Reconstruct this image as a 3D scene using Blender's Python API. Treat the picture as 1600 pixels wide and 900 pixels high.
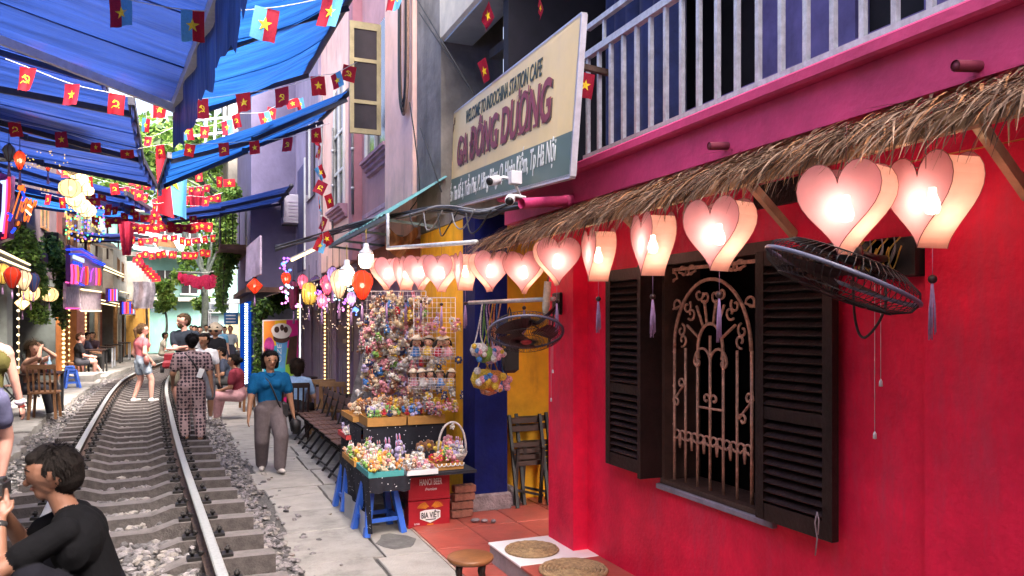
import bpy, bmesh, math, random
import numpy as np
from mathutils import Vector, Matrix
R = math.radians
rng = random.Random(7)
for _o in list(bpy.data.objects): bpy.data.objects.remove(_o)
scene = bpy.context.scene
COL = scene.collection

# ---------------------------------------------------------------- camera, sky, sun, exposure
F, CX, HY, CH = 1200.0, 800.0, 505.0, 1.85          # focal px, centre px, horizon row, eye height
YAW = math.atan(505/1200)
SY, CY = math.sin(YAW), math.cos(YAW)
cam_d = bpy.data.cameras.new('camera'); cam = bpy.data.objects.new('camera', cam_d); COL.objects.link(cam)
cam.location = (0, 0, CH); cam.rotation_euler = (R(90), 0, -YAW)
cam_d.sensor_width = 36; cam_d.lens = F/1600*36; cam_d.shift_y = 55/1600
cam_d.clip_start = .05; cam_d.clip_end = 1000
scene.camera = cam

SUN_EL, SUN_AZ = 56, 150                            # azimuth clockwise from +Y (street direction)
world = bpy.data.worlds.new('World'); scene.world = world; world.use_nodes = True
wn = world.node_tree.nodes; wl = world.node_tree.links
sky_n = wn.new('ShaderNodeTexSky'); sky_n.sky_type = 'NISHITA'; sky_n.sun_disc = False
sky_n.sun_elevation = R(SUN_EL); sky_n.sun_rotation = R(SUN_AZ); sky_n.air_density = .5; sky_n.dust_density = 10.0; sky_n.ozone_density = 0.0
bg = wn['Background']; bg.inputs['Strength'].default_value = .15
wl.new(sky_n.outputs[0], bg.inputs['Color'])
sun_d = bpy.data.lights.new('sun', 'SUN'); sun_d.energy = .8; sun_d.angle = R(14); sun_d.color = (1, .95, .86)
sun = bpy.data.objects.new('sun', sun_d); COL.objects.link(sun)
_sd = Vector((math.sin(R(SUN_AZ))*math.cos(R(SUN_EL)), math.cos(R(SUN_AZ))*math.cos(R(SUN_EL)), math.sin(R(SUN_EL))))
sun.rotation_euler = (-_sd).to_track_quat('-Z', 'Y').to_euler()
vs = scene.view_settings
vs.view_transform = 'Standard'; vs.look = 'None'; vs.gamma = 1; vs.use_curve_mapping = False; vs.exposure = 3.2
cy = scene.cycles
cy.use_denoising = True; cy.max_bounces = 8; cy.diffuse_bounces = 4; cy.transparent_max_bounces = 12
cy.sample_clamp_indirect = 6; cy.caustics_reflective = False; cy.caustics_refractive = False
cy.use_light_tree = True

# ---------------------------------------------------------------- geometry helpers
def at(px, py, t=None, X=None, Y=None, Z=None):
    """point of the place seen at photo pixel (px,py), at depth t or on the plane X=, Y= or Z="""
    u = (px-CX)/F; v = (HY-py)/F
    d = Vector((SY+u*CY, CY-u*SY, v))
    if t is None:
        if X is not None: t = X/d.x
        elif Y is not None: t = Y/d.y
        else: t = (Z-CH)/v
    return Vector((0, 0, CH)) + d*t

def frame(p0, p1):
    d = (Vector(p1)-Vector(p0)); L = d.length; d = d/L if L else Vector((0, 0, 1))
    a = Vector((0, 0, 1)) if abs(d.z) < .9 else Vector((1, 0, 0))
    s = d.cross(a).normalized(); return d, s, s.cross(d), L

class MB:
    """collects shapes; build() links them as one mesh object"""
    def __init__(s): s.v = []; s.f = []; s.m = []; s.sm = []
    def add(s, vs_, fs, m=0, sm=False):
        b = len(s.v); s.v += [tuple(q) for q in vs_]; s.f += [tuple(i+b for i in f) for f in fs]
        s.m += [m]*len(fs); s.sm += [sm]*len(fs); return s
    def box(s, c, d, rot=None, m=0, bev=0.0):
        x, y, z = d[0]/2, d[1]/2, d[2]/2
        if bev:
            b = min(bev, x*.9, y*.9, z*.9); 
            rings = [(x-b, y-b, -z), (x, y, -z+b), (x, y, z-b), (x-b, y-b, z)]
            vv = []
            for (rx, ry, rz) in rings:
                for (sx, sy) in ((-1, -1), (1, -1), (1, 1), (-1, 1)):
                    vv += [Vector((sx*rx, sy*ry, rz))]
            ff = [(3, 2, 1, 0)]
            for r in range(3):
                for i in range(4):
                    j = (i+1) % 4; ff.append((r*4+i, r*4+j, r*4+4+j, r*4+4+i))
            ff.append((12, 13, 14, 15))
        else:
            vv = [Vector((a*x, b*y, c_*z)) for c_ in (-1, 1) for (a, b) in ((-1, -1), (1, -1), (1, 1), (-1, 1))]
            ff = [(3, 2, 1, 0), (4, 5, 6, 7), (0, 1, 5, 4), (1, 2, 6, 5), (2, 3, 7, 6), (3, 0, 4, 7)]
        if rot is not None:
            rm = rot if isinstance(rot, Matrix) else Matrix.Rotation(rot, 3, 'Z')
            vv = [rm @ q for q in vv]
        c = Vector(c); return s.add([q+c for q in vv], ff, m)
    def span(s, lo, hi, m=0, bev=0.0):
        lo = Vector(lo); hi = Vector(hi); return s.box((lo+hi)/2, tuple(abs(a) for a in (hi-lo)), None, m, bev)
    def bar(s, p0, p1, w, h, m=0, up=None):
        """box-section bar; w sideways, h along 'up'"""
        p0 = Vector(p0); p1 = Vector(p1); d = (p1-p0).normalized()
        if up is None: up = Vector((0, 0, 1)) if abs(d.z) < .95 else Vector((1, 0, 0))
        sd = d.cross(Vector(up)).normalized(); u2 = sd.cross(d)
        q = []
        for p in (p0, p1):
            for (a, b) in ((-1, -1), (1, -1), (1, 1), (-1, 1)): q.append(p+sd*(a*w/2)+u2*(b*h/2))
        return s.add(q, [(3, 2, 1, 0), (4, 5, 6, 7), (0, 1, 5, 4), (1, 2, 6, 5), (2, 3, 7, 6), (3, 0, 4, 7)], m)
    def tube(s, pts, r, n=6, m=0, cap=True, closed=False, sm=True):
        pts = [Vector(p) for p in pts]; N = len(pts); rs = r if isinstance(r, (list, tuple)) else [r]*N
        vv = []; prev = None
        for i, p in enumerate(pts):
            if closed: d = pts[(i+1) % N]-pts[i-1]
            else: d = pts[min(i+1, N-1)]-pts[max(i-1, 0)]
            d = d.normalized() if d.length > 1e-9 else Vector((0, 0, 1))
            if prev is None:
                a = Vector((0, 0, 1)) if abs(d.z) < .9 else Vector((1, 0, 0)); sd = d.cross(a).normalized()
            else:
                sd = prev-d*prev.dot(d); sd = sd.normalized() if sd.length > 1e-6 else d.orthogonal().normalized()
            prev = sd; u = d.cross(sd)
            for k in range(n):
                a = 2*math.pi*k/n; vv.append(p+sd*(math.cos(a)*rs[i])+u*(math.sin(a)*rs[i]))
        ff = []
        for i in range(N if closed else N-1):
            j = (i+1) % N
            for k in range(n):
                l = (k+1) % n; ff.append((i*n+k, i*n+l, j*n+l, j*n+k))
        if cap and not closed: ff += [tuple(range(n-1, -1, -1)), tuple((N-1)*n+k for k in range(n))]
        return s.add(vv, ff, m, sm)
    def cyl(s, p0, p1, r0, r1=None, n=12, m=0, sm=True): return s.tube([p0, p1], [r0, r0 if r1 is None else r1], n, m, True, False, sm)
    def lathe(s, prof, c=(0, 0, 0), n=16, m=0, sm=True, axis=None, lobes=0, lobe=0.0):
        """profile of (r,z) turned about z (or 'axis')"""
        c = Vector(c); vv = []; ff = []
        q = Vector((0, 0, 1)).rotation_difference(Vector(axis)).to_matrix() if axis is not None else None
        for (r, z) in prof:
            for k in range(n):
                a = 2*math.pi*k/n; rr = r*(1-lobe*abs(math.sin(a*lobes/2))) if lobes else r
                p = Vector((rr*math.cos(a), rr*math.sin(a), z)); vv.append(c+(q @ p if q else p))
        for i in range(len(prof)-1):
            for k in range(n):
                l = (k+1) % n; ff.append((i*n+k, i*n+l, i*n+n+l, i*n+n+k))
        if prof[0][0] > 1e-5: ff.append(tuple(range(n-1, -1, -1)))
        if prof[-1][0] > 1e-5: ff.append(tuple((len(prof)-1)*n+k for k in range(n)))
        return s.add(vv, ff, m, sm)
    def ball(s, c, r, n=8, k=6, m=0, rot=None):
        r = (r, r, r) if not isinstance(r, (list, tuple, Vector)) else r
        c = Vector(c); vv = [Vector((0, 0, -r[2]))]; ff = []
        for i in range(1, k):
            a = math.pi*i/k-math.pi/2
            for j in range(n):
                b = 2*math.pi*j/n; vv.append(Vector((r[0]*math.cos(a)*math.cos(b), r[1]*math.cos(a)*math.sin(b), r[2]*math.sin(a))))
        vv.append(Vector((0, 0, r[2]))); last = len(vv)-1
        for j in range(n):
            l = (j+1) % n; ff.append((0, 1+l, 1+j)); ff.append((last, 1+(k-2)*n+j, 1+(k-2)*n+l))
            for i in range(k-2): ff.append((1+i*n+j, 1+i*n+l, 1+(i+1)*n+l, 1+(i+1)*n+j))
        if rot is not None: vv = [rot @ q for q in vv]
        return s.add([q+c for q in vv], ff, m, True)
    def prism(s, poly, o, ux, uy, un, th, m=0, me=None):
        """polygon (2D) on axes ux,uy from origin o, thickness th along un"""
        o = Vector(o); ux = Vector(ux); uy = Vector(uy); un = Vector(un); n = len(poly)
        a = [o+ux*p[0]+uy*p[1] for p in poly]; b = [q+un*th for q in a]
        s.add(a+b, [tuple(range(n-1, -1, -1)), tuple(range(n, 2*n))], m)
        s.add(a+b, [(i, (i+1) % n, n+(i+1) % n, n+i) for i in range(n)], m if me is None else me); return s
    def grid(s, fn, nu, nv, m=0, sm=True):
        vv = [fn(i/nu, j/nv) for j in range(nv+1) for i in range(nu+1)]
        ff = [(j*(nu+1)+i, j*(nu+1)+i+1, (j+1)*(nu+1)+i+1, (j+1)*(nu+1)+i) for j in range(nv) for i in range(nu)]
        return s.add(vv, ff, m, sm)
    def mesh(s, name, mats):
        me = bpy.data.meshes.new(name); me.from_pydata([tuple(p) for p in s.v], [], s.f)
        for mm in (mats if isinstance(mats, (list, tuple)) else [mats]): me.materials.append(mm)
        me.polygons.foreach_set('material_index', s.m); me.polygons.foreach_set('use_smooth', s.sm); me.update()
        return me
    def build(s, name, mats, parent=None, world=True):
        return link(name, s.mesh(name, mats), parent, world)

KIDS = {}
def link(name, data, parent=None, world=True):
    o = bpy.data.objects.new(name, data); COL.objects.link(o)
    if parent is not None:
        o.parent = parent; KIDS.setdefault(parent.name, []).append(o)
        if world and parent.type == 'EMPTY' and parent.parent is None:
            o.matrix_parent_inverse = Matrix.Translation(-Vector(parent.location))
    return o
def tag(o, label=None, cat=None, group=None, kind=None):
    if label: o['label'] = label
    if cat: o['category'] = cat
    if group: o['group'] = group
    if kind: o['kind'] = kind
    return o
def thing(name, label, cat, loc=(0, 0, 0), group=None, rz=0):
    o = bpy.data.objects.new(name, None); COL.objects.link(o); o.location = loc; o.rotation_euler = (0, 0, rz); o.empty_display_size = .05
    return tag(o, label, cat, group)
def struct(name, loc=(0, 0, 0)):
    o = bpy.data.objects.new(name, None); COL.objects.link(o); o.location = loc; o['kind'] = 'structure'; return o
def copy_tree(o, parent=None):
    c = o.copy(); COL.objects.link(c)
    if parent is not None: c.parent = parent; KIDS.setdefault(parent.name, []).append(c)
    for ch in KIDS.get(o.name, []): copy_tree(ch, c)
    return c

# ---------------------------------------------------------------- materials
MATS = {}; GE, GL = .105, .095
def M(name, rgb, rough=.6, var=.18, scale=6.0, bump=.0, metal=0.0, dirt=None, dirt_amt=.0, dirt_scale=1.5, bscale=None, spec=.4, sheen=0, detail=6, obcol=False, trans=None):
    """procedural paint / cloth / metal with colour variation, soft blotches and fine relief"""
    if name in MATS: return MATS[name]
    m = bpy.data.materials.new(name); m.use_nodes = True; nt = m.node_tree; N = nt.nodes; L = nt.links
    b = N['Principled BSDF']; b.inputs['Roughness'].default_value = rough; b.inputs['Metallic'].default_value = metal
    b.inputs['Specular IOR Level'].default_value = spec
    if sheen: b.inputs['Sheen Weight'].default_value = sheen
    tc = N.new('ShaderNodeTexCoord')
    nz = N.new('ShaderNodeTexNoise'); nz.inputs['Scale'].default_value = scale; nz.inputs['Detail'].default_value = detail; nz.inputs['Roughness'].default_value = .65
    L.new(tc.outputs['Object'], nz.inputs['Vector'])
    mx = N.new('ShaderNodeMix'); mx.data_type = 'RGBA'
    hi = tuple(min(1, c*(1+var)) for c in rgb); lo = tuple(c*(1-var*1.4 if var < .7 else .1) for c in rgb)
    ramp = N.new('ShaderNodeMapRange'); ramp.inputs[1].default_value = .3; ramp.inputs[2].default_value = .7
    L.new(nz.outputs['Fac'], ramp.inputs[0]); L.new(ramp.outputs[0], mx.inputs['Factor'])
    mx.inputs['A'].default_value = (*lo, 1); mx.inputs['B'].default_value = (*hi, 1)
    out = mx.outputs['Result']
    if obcol:
        oi = N.new('ShaderNodeObjectInfo'); mm = N.new('ShaderNodeMix'); mm.data_type = 'RGBA'; mm.blend_type = 'MULTIPLY'; mm.inputs['Factor'].default_value = 1
        L.new(out, mm.inputs['A']); L.new(oi.outputs['Color'], mm.inputs['B']); out = mm.outputs['Result']
    if dirt is not None:
        n2 = N.new('ShaderNodeTexNoise'); n2.inputs['Scale'].default_value = dirt_scale; n2.inputs['Detail'].default_value = 9; n2.inputs['Roughness'].default_value = .7
        mp = N.new('ShaderNodeMapping'); mp.inputs['Scale'].default_value = (1.5, 1.5, .3); L.new(tc.outputs['Object'], mp.inputs['Vector']); L.new(mp.outputs[0], n2.inputs['Vector'])
        r2 = N.new('ShaderNodeMapRange'); r2.inputs[1].default_value = .52; r2.inputs[2].default_value = .75; r2.inputs[4].default_value = dirt_amt
        L.new(n2.outputs['Fac'], r2.inputs[0])
        m2 = N.new('ShaderNodeMix'); m2.data_type = 'RGBA'; L.new(r2.outputs[0], m2.inputs['Factor']); L.new(out, m2.inputs['A']); m2.inputs['B'].default_value = (*dirt, 1)
        out = m2.outputs['Result']
    L.new(out, b.inputs['Base Color'])
    if bump:
        bp = N.new('ShaderNodeBump'); bp.inputs['Strength'].default_value = bump; bp.inputs['Distance'].default_value = .02
        nb = N.new('ShaderNodeTexNoise'); nb.inputs['Scale'].default_value = bscale or scale*5; nb.inputs['Detail'].default_value = 8
        L.new(tc.outputs['Object'], nb.inputs['Vector']); L.new(nb.outputs['Fac'], bp.inputs['Height']); L.new(bp.outputs[0], b.inputs['Normal'])
    if trans:
        o = N['Material Output']; t = N.new('ShaderNodeBsdfTranslucent'); L.new(out, t.inputs['Color'])
        ms = N.new('ShaderNodeMixShader'); ms.inputs[0].default_value = trans; L.new(b.outputs[0], ms.inputs[1]); L.new(t.outputs[0], ms.inputs[2]); L.new(ms.outputs[0], o.inputs['Surface'])
    MATS[name] = m; return m
def E(name, rgb, strength):
    if name in MATS: return MATS[name]
    m = bpy.data.materials.new(name); m.use_nodes = True; nt = m.node_tree; nt.nodes.clear()
    e = nt.nodes.new('ShaderNodeEmission'); e.inputs[0].default_value = (*rgb, 1); e.inputs[1].default_value = strength*GE
    o = nt.nodes.new('ShaderNodeOutputMaterial'); nt.links.new(e.outputs[0], o.inputs[0]); MATS[name] = m; return m
def paper(name, rgb, clear=.12, trans=.75):
    """thin lantern silk: diffuse + translucent, a little open weave"""
    if name in MATS: return MATS[name]
    m = bpy.data.materials.new(name); m.use_nodes = True; nt = m.node_tree; N = nt.nodes; L = nt.links; N.clear()
    tc = N.new('ShaderNodeTexCoord'); nz = N.new('ShaderNodeTexNoise'); nz.inputs['Scale'].default_value = 14; nz.inputs['Detail'].default_value = 5
    L.new(tc.outputs['Object'], nz.inputs['Vector'])
    mx = N.new('ShaderNodeMix'); mx.data_type = 'RGBA'; L.new(nz.outputs['Fac'], mx.inputs['Factor'])
    mx.inputs['A'].default_value = (*[c*.82 for c in rgb], 1); mx.inputs['B'].default_value = (*[min(1, c*1.1) for c in rgb], 1)
    d = N.new('ShaderNodeBsdfDiffuse'); t = N.new('ShaderNodeBsdfTranslucent'); p = N.new('ShaderNodeBsdfTransparent')
    L.new(mx.outputs['Result'], d.inputs[0]); L.new(mx.outputs['Result'], t.inputs[0])
    a = N.new('ShaderNodeMixShader'); a.inputs[0].default_value = trans; L.new(d.outputs[0], a.inputs[1]); L.new(t.outputs[0], a.inputs[2])
    b = N.new('ShaderNodeMixShader'); b.inputs[0].default_value = clear; L.new(a.outputs[0], b.inputs[1]); L.new(p.outputs[0], b.inputs[2])
    o = N.new('ShaderNodeOutputMaterial'); L.new(b.outputs[0], o.inputs[0]); MATS[name] = m; return m
def text(body, name, mat, M4, size=.1, parent=None, ext=.002, shear=0, bold=0, align='CENTER', sx=1.0):
    """flat lettering; M4 places it (x right, y up, z out)"""
    c = bpy.data.curves.new(name, 'FONT'); c.body = body; c.size = size; c.extrude = ext; c.shear = shear; c.offset = bold
    c.align_x = align; c.align_y = 'CENTER'; c.materials.append(mat); c.resolution_u = 4
    o = bpy.data.objects.new(name, c); COL.objects.link(o)
    W = M4 @ Matrix.Diagonal((sx, 1, 1, 1))
    if parent is not None:
        o.parent = parent; KIDS.setdefault(parent.name, []).append(o)
        base = Matrix.Translation(-Vector(parent.location)) if (parent.type == 'EMPTY' and parent.parent is None) else Matrix.Identity(4)
        o.matrix_parent_inverse = base
    o.matrix_basis = W; return o
def axes(o, ux, uy):
    ux = Vector(ux).normalized(); uy = Vector(uy); uy = (uy-ux*uy.dot(ux)).normalized(); n = ux.cross(uy)
    return Matrix(((ux.x, uy.x, n.x, o[0]), (ux.y, uy.y, n.y, o[1]), (ux.z, uy.z, n.z, o[2]), (0, 0, 0, 1)))
def lamp(loc, energy, rgb, radius, parent=None, name='bulb_light'):
    d = bpy.data.lights.new(name, 'POINT'); d.energy = energy*GL; d.color = rgb; d.shadow_soft_size = radius
    o = bpy.data.objects.new(name, d); COL.objects.link(o)
    if parent is not None:
        o.parent = parent; KIDS.setdefault(parent.name, []).append(o)
        if parent.type == 'EMPTY' and parent.parent is None: o.matrix_parent_inverse = Matrix.Translation(-Vector(parent.location))
    o.location = loc; return o
def crom(pts, n):
    """Catmull-Rom samples through pts"""
    P = [Vector(p) for p in pts]; P = [P[0]*2-P[1]]+P+[P[-1]*2-P[-2]]; out = []
    for i in range(1, len(P)-2):
        for k in range(n):
            t = k/n; a, b, c, d = P[i-1:i+3]
            out.append(.5*((2*b)+(c-a)*t+(2*a-5*b+4*c-d)*t*t+(3*b-a-3*c+d)*t**3))
    out.append(P[-2]); return out
# ---------------------------------------------------------------- ground, track, pavements
concrete = M('concrete_slab', (.235, .225, .21), .85, .16, 3.5, .45, dirt=(.10, .095, .09), dirt_amt=.9, dirt_scale=2.6, bscale=45)
concrete_b = M('concrete_slab_pale', (.285, .27, .25), .85, .14, 4.5, .4, dirt=(.16, .15, .14), dirt_amt=.5, dirt_scale=1.7, bscale=60)
dirtm = M('dirt', (.11, .10, .09), .95, .3, 12, .6)
gravel_m = M('ballast_stone', (.175, .16, .165), .8, .45, 30, .3, bscale=90)
gravel_d = M('ballast_stone_dark', (.085, .08, .083), .85, .3, 30, .3, bscale=90)
gravel_w = M('ballast_stone_warm', (.22, .20, .185), .85, .3, 30, .3, bscale=90)
sleeper_m = M('sleeper_concrete', (.12, .107, .105), .8, .2, 14, .35, dirt=(.06, .048, .042), dirt_amt=.8, dirt_scale=5)
rail_m = M('rail_rust', (.10, .065, .05), .7, .3, 20, .4, metal=.3)
railtop_m = M('rail_polished', (.34, .355, .35), .38, .15, 40, .12, metal=.35)
iron_m = M('black_iron', (.02, .018, .018), .6, .3, 20, .2, metal=.4)

CL = crom([(.22, -6, 0), (.07, -3, 0), (-.1, 0, 0), (-.37, 5, 0), (-.62, 9.5, 0), (-.82, 14, 0), (-1.0, 19, 0), (-1.0, 23.5, 0), (-.6, 29, 0), (.15, 35, 0), (2.3, 45, 0), (7.5, 60, 0), (16, 78, 0)], 24)
_cy = np.array([p.y for p in CL]); _cx = np.array([p.x for p in CL])
def XC(y): return float(np.interp(y, _cy, _cx))
def tang(y):
    d = Vector((XC(y+.1)-XC(y-.1), .2, 0)).normalized(); return d, Vector((d.y, -d.x, 0))
def PE(y): return max(XC(y)+1.12, float(np.interp(y, [-6, 6, 12, 20, 27], [.85, .78, .66, .5, .5])))      # street edge of the right pavement
def LE(y): return float(np.interp(y, [-6, 4, 7, 9, 11, 14, 20, 26, 32, 40, 60], [-2.1, -2.1, -2.15, -2.0, -1.85, -2.2, -2.25, -2.35, -1.9, -.9, 4]))  # edge of the left pavement

g = MB(); g.add([(-150, -150, -.06), (150, -150, -.06), (150, 250, -.06), (-150, 250, -.06)], [(0, 1, 2, 3)])
tag(g.build('ground', dirtm), kind='structure')

# ballast bed surface
def bed_z(off, y):
    a = .175 if y > 6.2 else .25
    if off > .58: return float(np.interp(off, [.58, .68, .95, 1.15, 1.5], [a-.07, .03, .015, .005, -.01]))
    if off < -.95: return float(np.interp(off, [-2.2, -1.3, -.95], [.10, .15, .19]))
    return a-.05+.015*math.cos(off*2)
b = MB(); ys = [(-6+i*.35) for i in range(235)]; offs = [-2.4, -1.7, -1.3, -.95, -.6, -.3, 0, .3, .57, .7, .95, 1.15, 1.5]
b.grid(lambda u, v: Vector((XC(ys[int(round(v*234))])+offs[int(round(u*12))], ys[int(round(v*234))], bed_z(offs[int(round(u*12))], ys[int(round(v*234))])-.012)), 12, 234)
tag(b.build('ballast_bed', M('ballast_sand', (.10, .095, .092), .95, .5, 60, .8, bscale=120)), kind='structure')

# stones: one scattered mass
def stones(name, n, yr, offr, sizes, seed, dens=None, zf=None, flat=.65):
    r = random.Random(seed); mb = MB()
    ico = []
    ph = (1+5**.5)/2
    base = [Vector(q).normalized() for q in ((-1, ph, 0), (1, ph, 0), (-1, -ph, 0), (1, -ph, 0), (0, -1, ph), (0, 1, ph), (0, -1, -ph), (0, 1, -ph), (ph, 0, -1), (ph, 0, 1), (-ph, 0, -1), (-ph, 0, 1))]
    fs = [(0, 11, 5), (0, 5, 1), (0, 1, 7), (0, 7, 10), (0, 10, 11), (1, 5, 9), (5, 11, 4), (11, 10, 2), (10, 7, 6), (7, 1, 8), (3, 9, 4), (3, 4, 2), (3, 2, 6), (3, 6, 8), (3, 8, 9), (4, 9, 5), (2, 4, 11), (6, 2, 10), (8, 6, 7), (9, 8, 1)]
    for i in range(12):
        ico.append([q*(.75+.5*r.random()) for q in base])
    for i in range(n):
        y = yr[0]+(yr[1]-yr[0])*(r.random()**1.5); off = r.uniform(*offr); x = XC(y)+off
        if dens and r.random() > dens(off, y): continue
        s = r.uniform(*sizes)*(1+.02*max(0, y-6)); sh = ico[r.randrange(12)]
        rot = Matrix.Rotation(r.random()*6.28, 3, 'Z') @ Matrix.Rotation(r.uniform(-.5, .5), 3, 'X')
        sc = Vector((r.uniform(.8, 1.3), r.uniform(.6, .95), flat*r.uniform(.7, 1.1)))*s
        z = (zf(off, y) if zf else bed_z(off, y))+s*.12+r.uniform(-.25, .25)*s
        m = r.choices((0, 1, 2), (6, 3, 2))[0]
        mb.add([rot @ Vector((q.x*sc.x, q.y*sc.y, q.z*sc.z))+Vector((x, y, z)) for q in sh], fs, m)
    o = mb.build(name, [gravel_m, gravel_d, gravel_w]); return tag(o, kind='stuff')
tag(stones('ballast_gravel', 12500, (3.2, 24), (-.97, .97), (.022, .046), 3, lambda o, y: 0 if .46 < abs(o) < .6 else .1 if o > .6 else 1), 'grey crushed stone ballast lying between the rails and sleepers', 'ballast')
tag(stones('shoulder_gravel', 4200, (4.0, 26), (.93, 1.5), (.016, .036), 5, lambda o, y: 1 if XC(y)+o < PE(y)-.02 else .06, lambda o, y: max(.0, .03-(o-.95)*.1)), 'loose grey stones along the sleeper ends beside the right pavement', 'gravel')
tag(stones('verge_gravel', 6500, (4.0, 26), (-2.1, -.9), (.014, .034), 9, lambda o, y: .85 if o < -1 else .6), 'small gravel between the left rail and the broken pavement edge', 'gravel')

# track: rails, sleepers with clips
track = struct('railway_track', (0, 0, 0))
def rail(side):
    prof = [(-.055, .0), (.055, 0), (.055, .012), (.012, .03), (.009, .09), (.032, .1), (.033, .122), (.026, .13), (-.026, .13), (-.033, .122), (-.032, .1), (-.009, .09), (-.012, .03), (-.055, .012)]
    mb = MB(); yy = [(-5+i*.3) for i in range(130)]+[34+i*1.0 for i in range(40)]; vv = []
    for y in yy:
        d, s = tang(y); c = Vector((XC(y), y, .272))+s*(side*.533)
        for (a, z) in prof: vv.append(c+s*a+Vector((0, 0, z)))
    n = len(prof); ff = []; mm = []
    for i in range(len(yy)-1):
        for k in range(n):
            l = (k+1) % n; ff.append((i*n+k, i*n+l, i*n+n+l, i*n+n+k)); mm.append(1 if k in (6, 7, 8) else 0)
    mb.v = [tuple(q) for q in vv]; mb.f = ff; mb.m = mm; mb.sm = [k in () for k in mm]
    return mb.build('rail', [rail_m, railtop_m], track)
rail(-1); rail(1)
sm_ = MB()      # sleeper, lying along local x
sec = [(-.95, .0, .215), (-.72, .0, .222), (-.36, .0, .222), (-.2, .0, .17), (.2, .0, .17), (.36, .0, .222), (.72, .0, .222), (.95, .0, .215)]
vv = []; ff = []
for (x, _, h) in sec:
    vv += [(x, -.092, 0), (x, .092, 0), (x, .08, h), (x, -.08, h)]
for i in range(len(sec)-1):
    for k in range(4):
        l = (k+1) % 4; ff.append((i*4+k, i*4+4+k, i*4+4+l, i*4+l))
ff += [(3, 2, 1, 0), (28, 29, 30, 31)]
sm_.add(vv, ff); sm_.m = [0 if all(q % 4 >= 2 for q in f) else 1 for f in sm_.f]; SLEEPER = sm_.mesh('sleeper', [sleeper_m, M('sleeper_shaded_soiled_side', (.07, .06, .058), .9, .3, 16, .5, dirt=(.12, .105, .1), dirt_amt=.5, dirt_scale=7)])  # side faces darker: shade put into the colour, with some staining
cm_ = MB()
for s in (-1, 1):
    for e in (-1, 1):
        x = s*.533+e*.1
        cm_.box((x, 0, .235), (.09, .1, .018), None, 0); cm_.tube([(x-e*.03, 0, .245), (x-e*.055, 0, .262), (x-e*.03, 0, .275)], .012, 5)
        cm_.cyl((x+e*.01, 0, .24), (x+e*.01, 0, .292), .012, n=6); cm_.cyl((x+e*.01, 0, .262), (x+e*.01, 0, .28), .022, n=6)
CLIP = cm_.mesh('rail_clip', iron_m)
y = 3.3; k = 0
while y < 50:
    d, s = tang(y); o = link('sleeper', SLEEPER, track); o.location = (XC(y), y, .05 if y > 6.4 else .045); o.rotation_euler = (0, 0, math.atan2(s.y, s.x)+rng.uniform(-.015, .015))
    if y < 24: link('rail_clip', CLIP, o)
    y += .56; k += 1

# right pavement: uneven slabs with open joints over a dirt bed
pav = struct('pavement')
mb = MB(); yy = [-4+i*.8 for i in range(70)]
mb.grid(lambda u, v: Vector((PE(yy[int(round(v*69))])+u*(3.4-PE(yy[int(round(v*69))])), yy[int(round(v*69))], -.022)), 1, 69)
mb.build('joint_bed', M('joint_dirt', (.07, .065, .06), .95, .3, 25, .5), pav)
def slab(poly, z, name, mat, parent, th=.06, seed=0, rag=.012):
    """irregular slab from a polygon in plan, edges broken up a little"""
    r = random.Random(seed); pts = []
    n = len(poly)
    for i in range(n):
        a = Vector((*poly[i], 0)); b2 = Vector((*poly[(i+1) % n], 0)); L = (b2-a).length; k = max(1, int(L/.13))
        nn = Vector((-(b2-a).y, (b2-a).x, 0)).normalized()
        for j in range(k):
            p = a.lerp(b2, j/k)
            if j: p += nn*r.uniform(-.2, 1)*rag
            pts.append(p)
    cen = sum(pts, Vector())/len(pts); m = MB(); N = len(pts); tl = Vector((r.uniform(-.006, .006), r.uniform(-.006, .006), 0))
    top = [Vector((p.x, p.y, z+(p-cen).dot(tl))) for p in pts]
    mid = [cen.lerp(p, 1+.006/max(.05, (p-cen).length)) for p in pts]; mid = [Vector((p.x, p.y, z-.008)) for p in mid]
    bot = [Vector((p.x, p.y, z-th)) for p in mid]
    m.add(top+mid+bot, [tuple(range(N))]+[(i+N, (i+1) % N+N, (i+1) % N, i) for i in range(N)]+[(i+2*N, (i+1) % N+2*N, (i+1) % N+N, i+N) for i in range(N)])
    return m.build(name, mat, parent)
y = 2.6; k = 0
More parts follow.
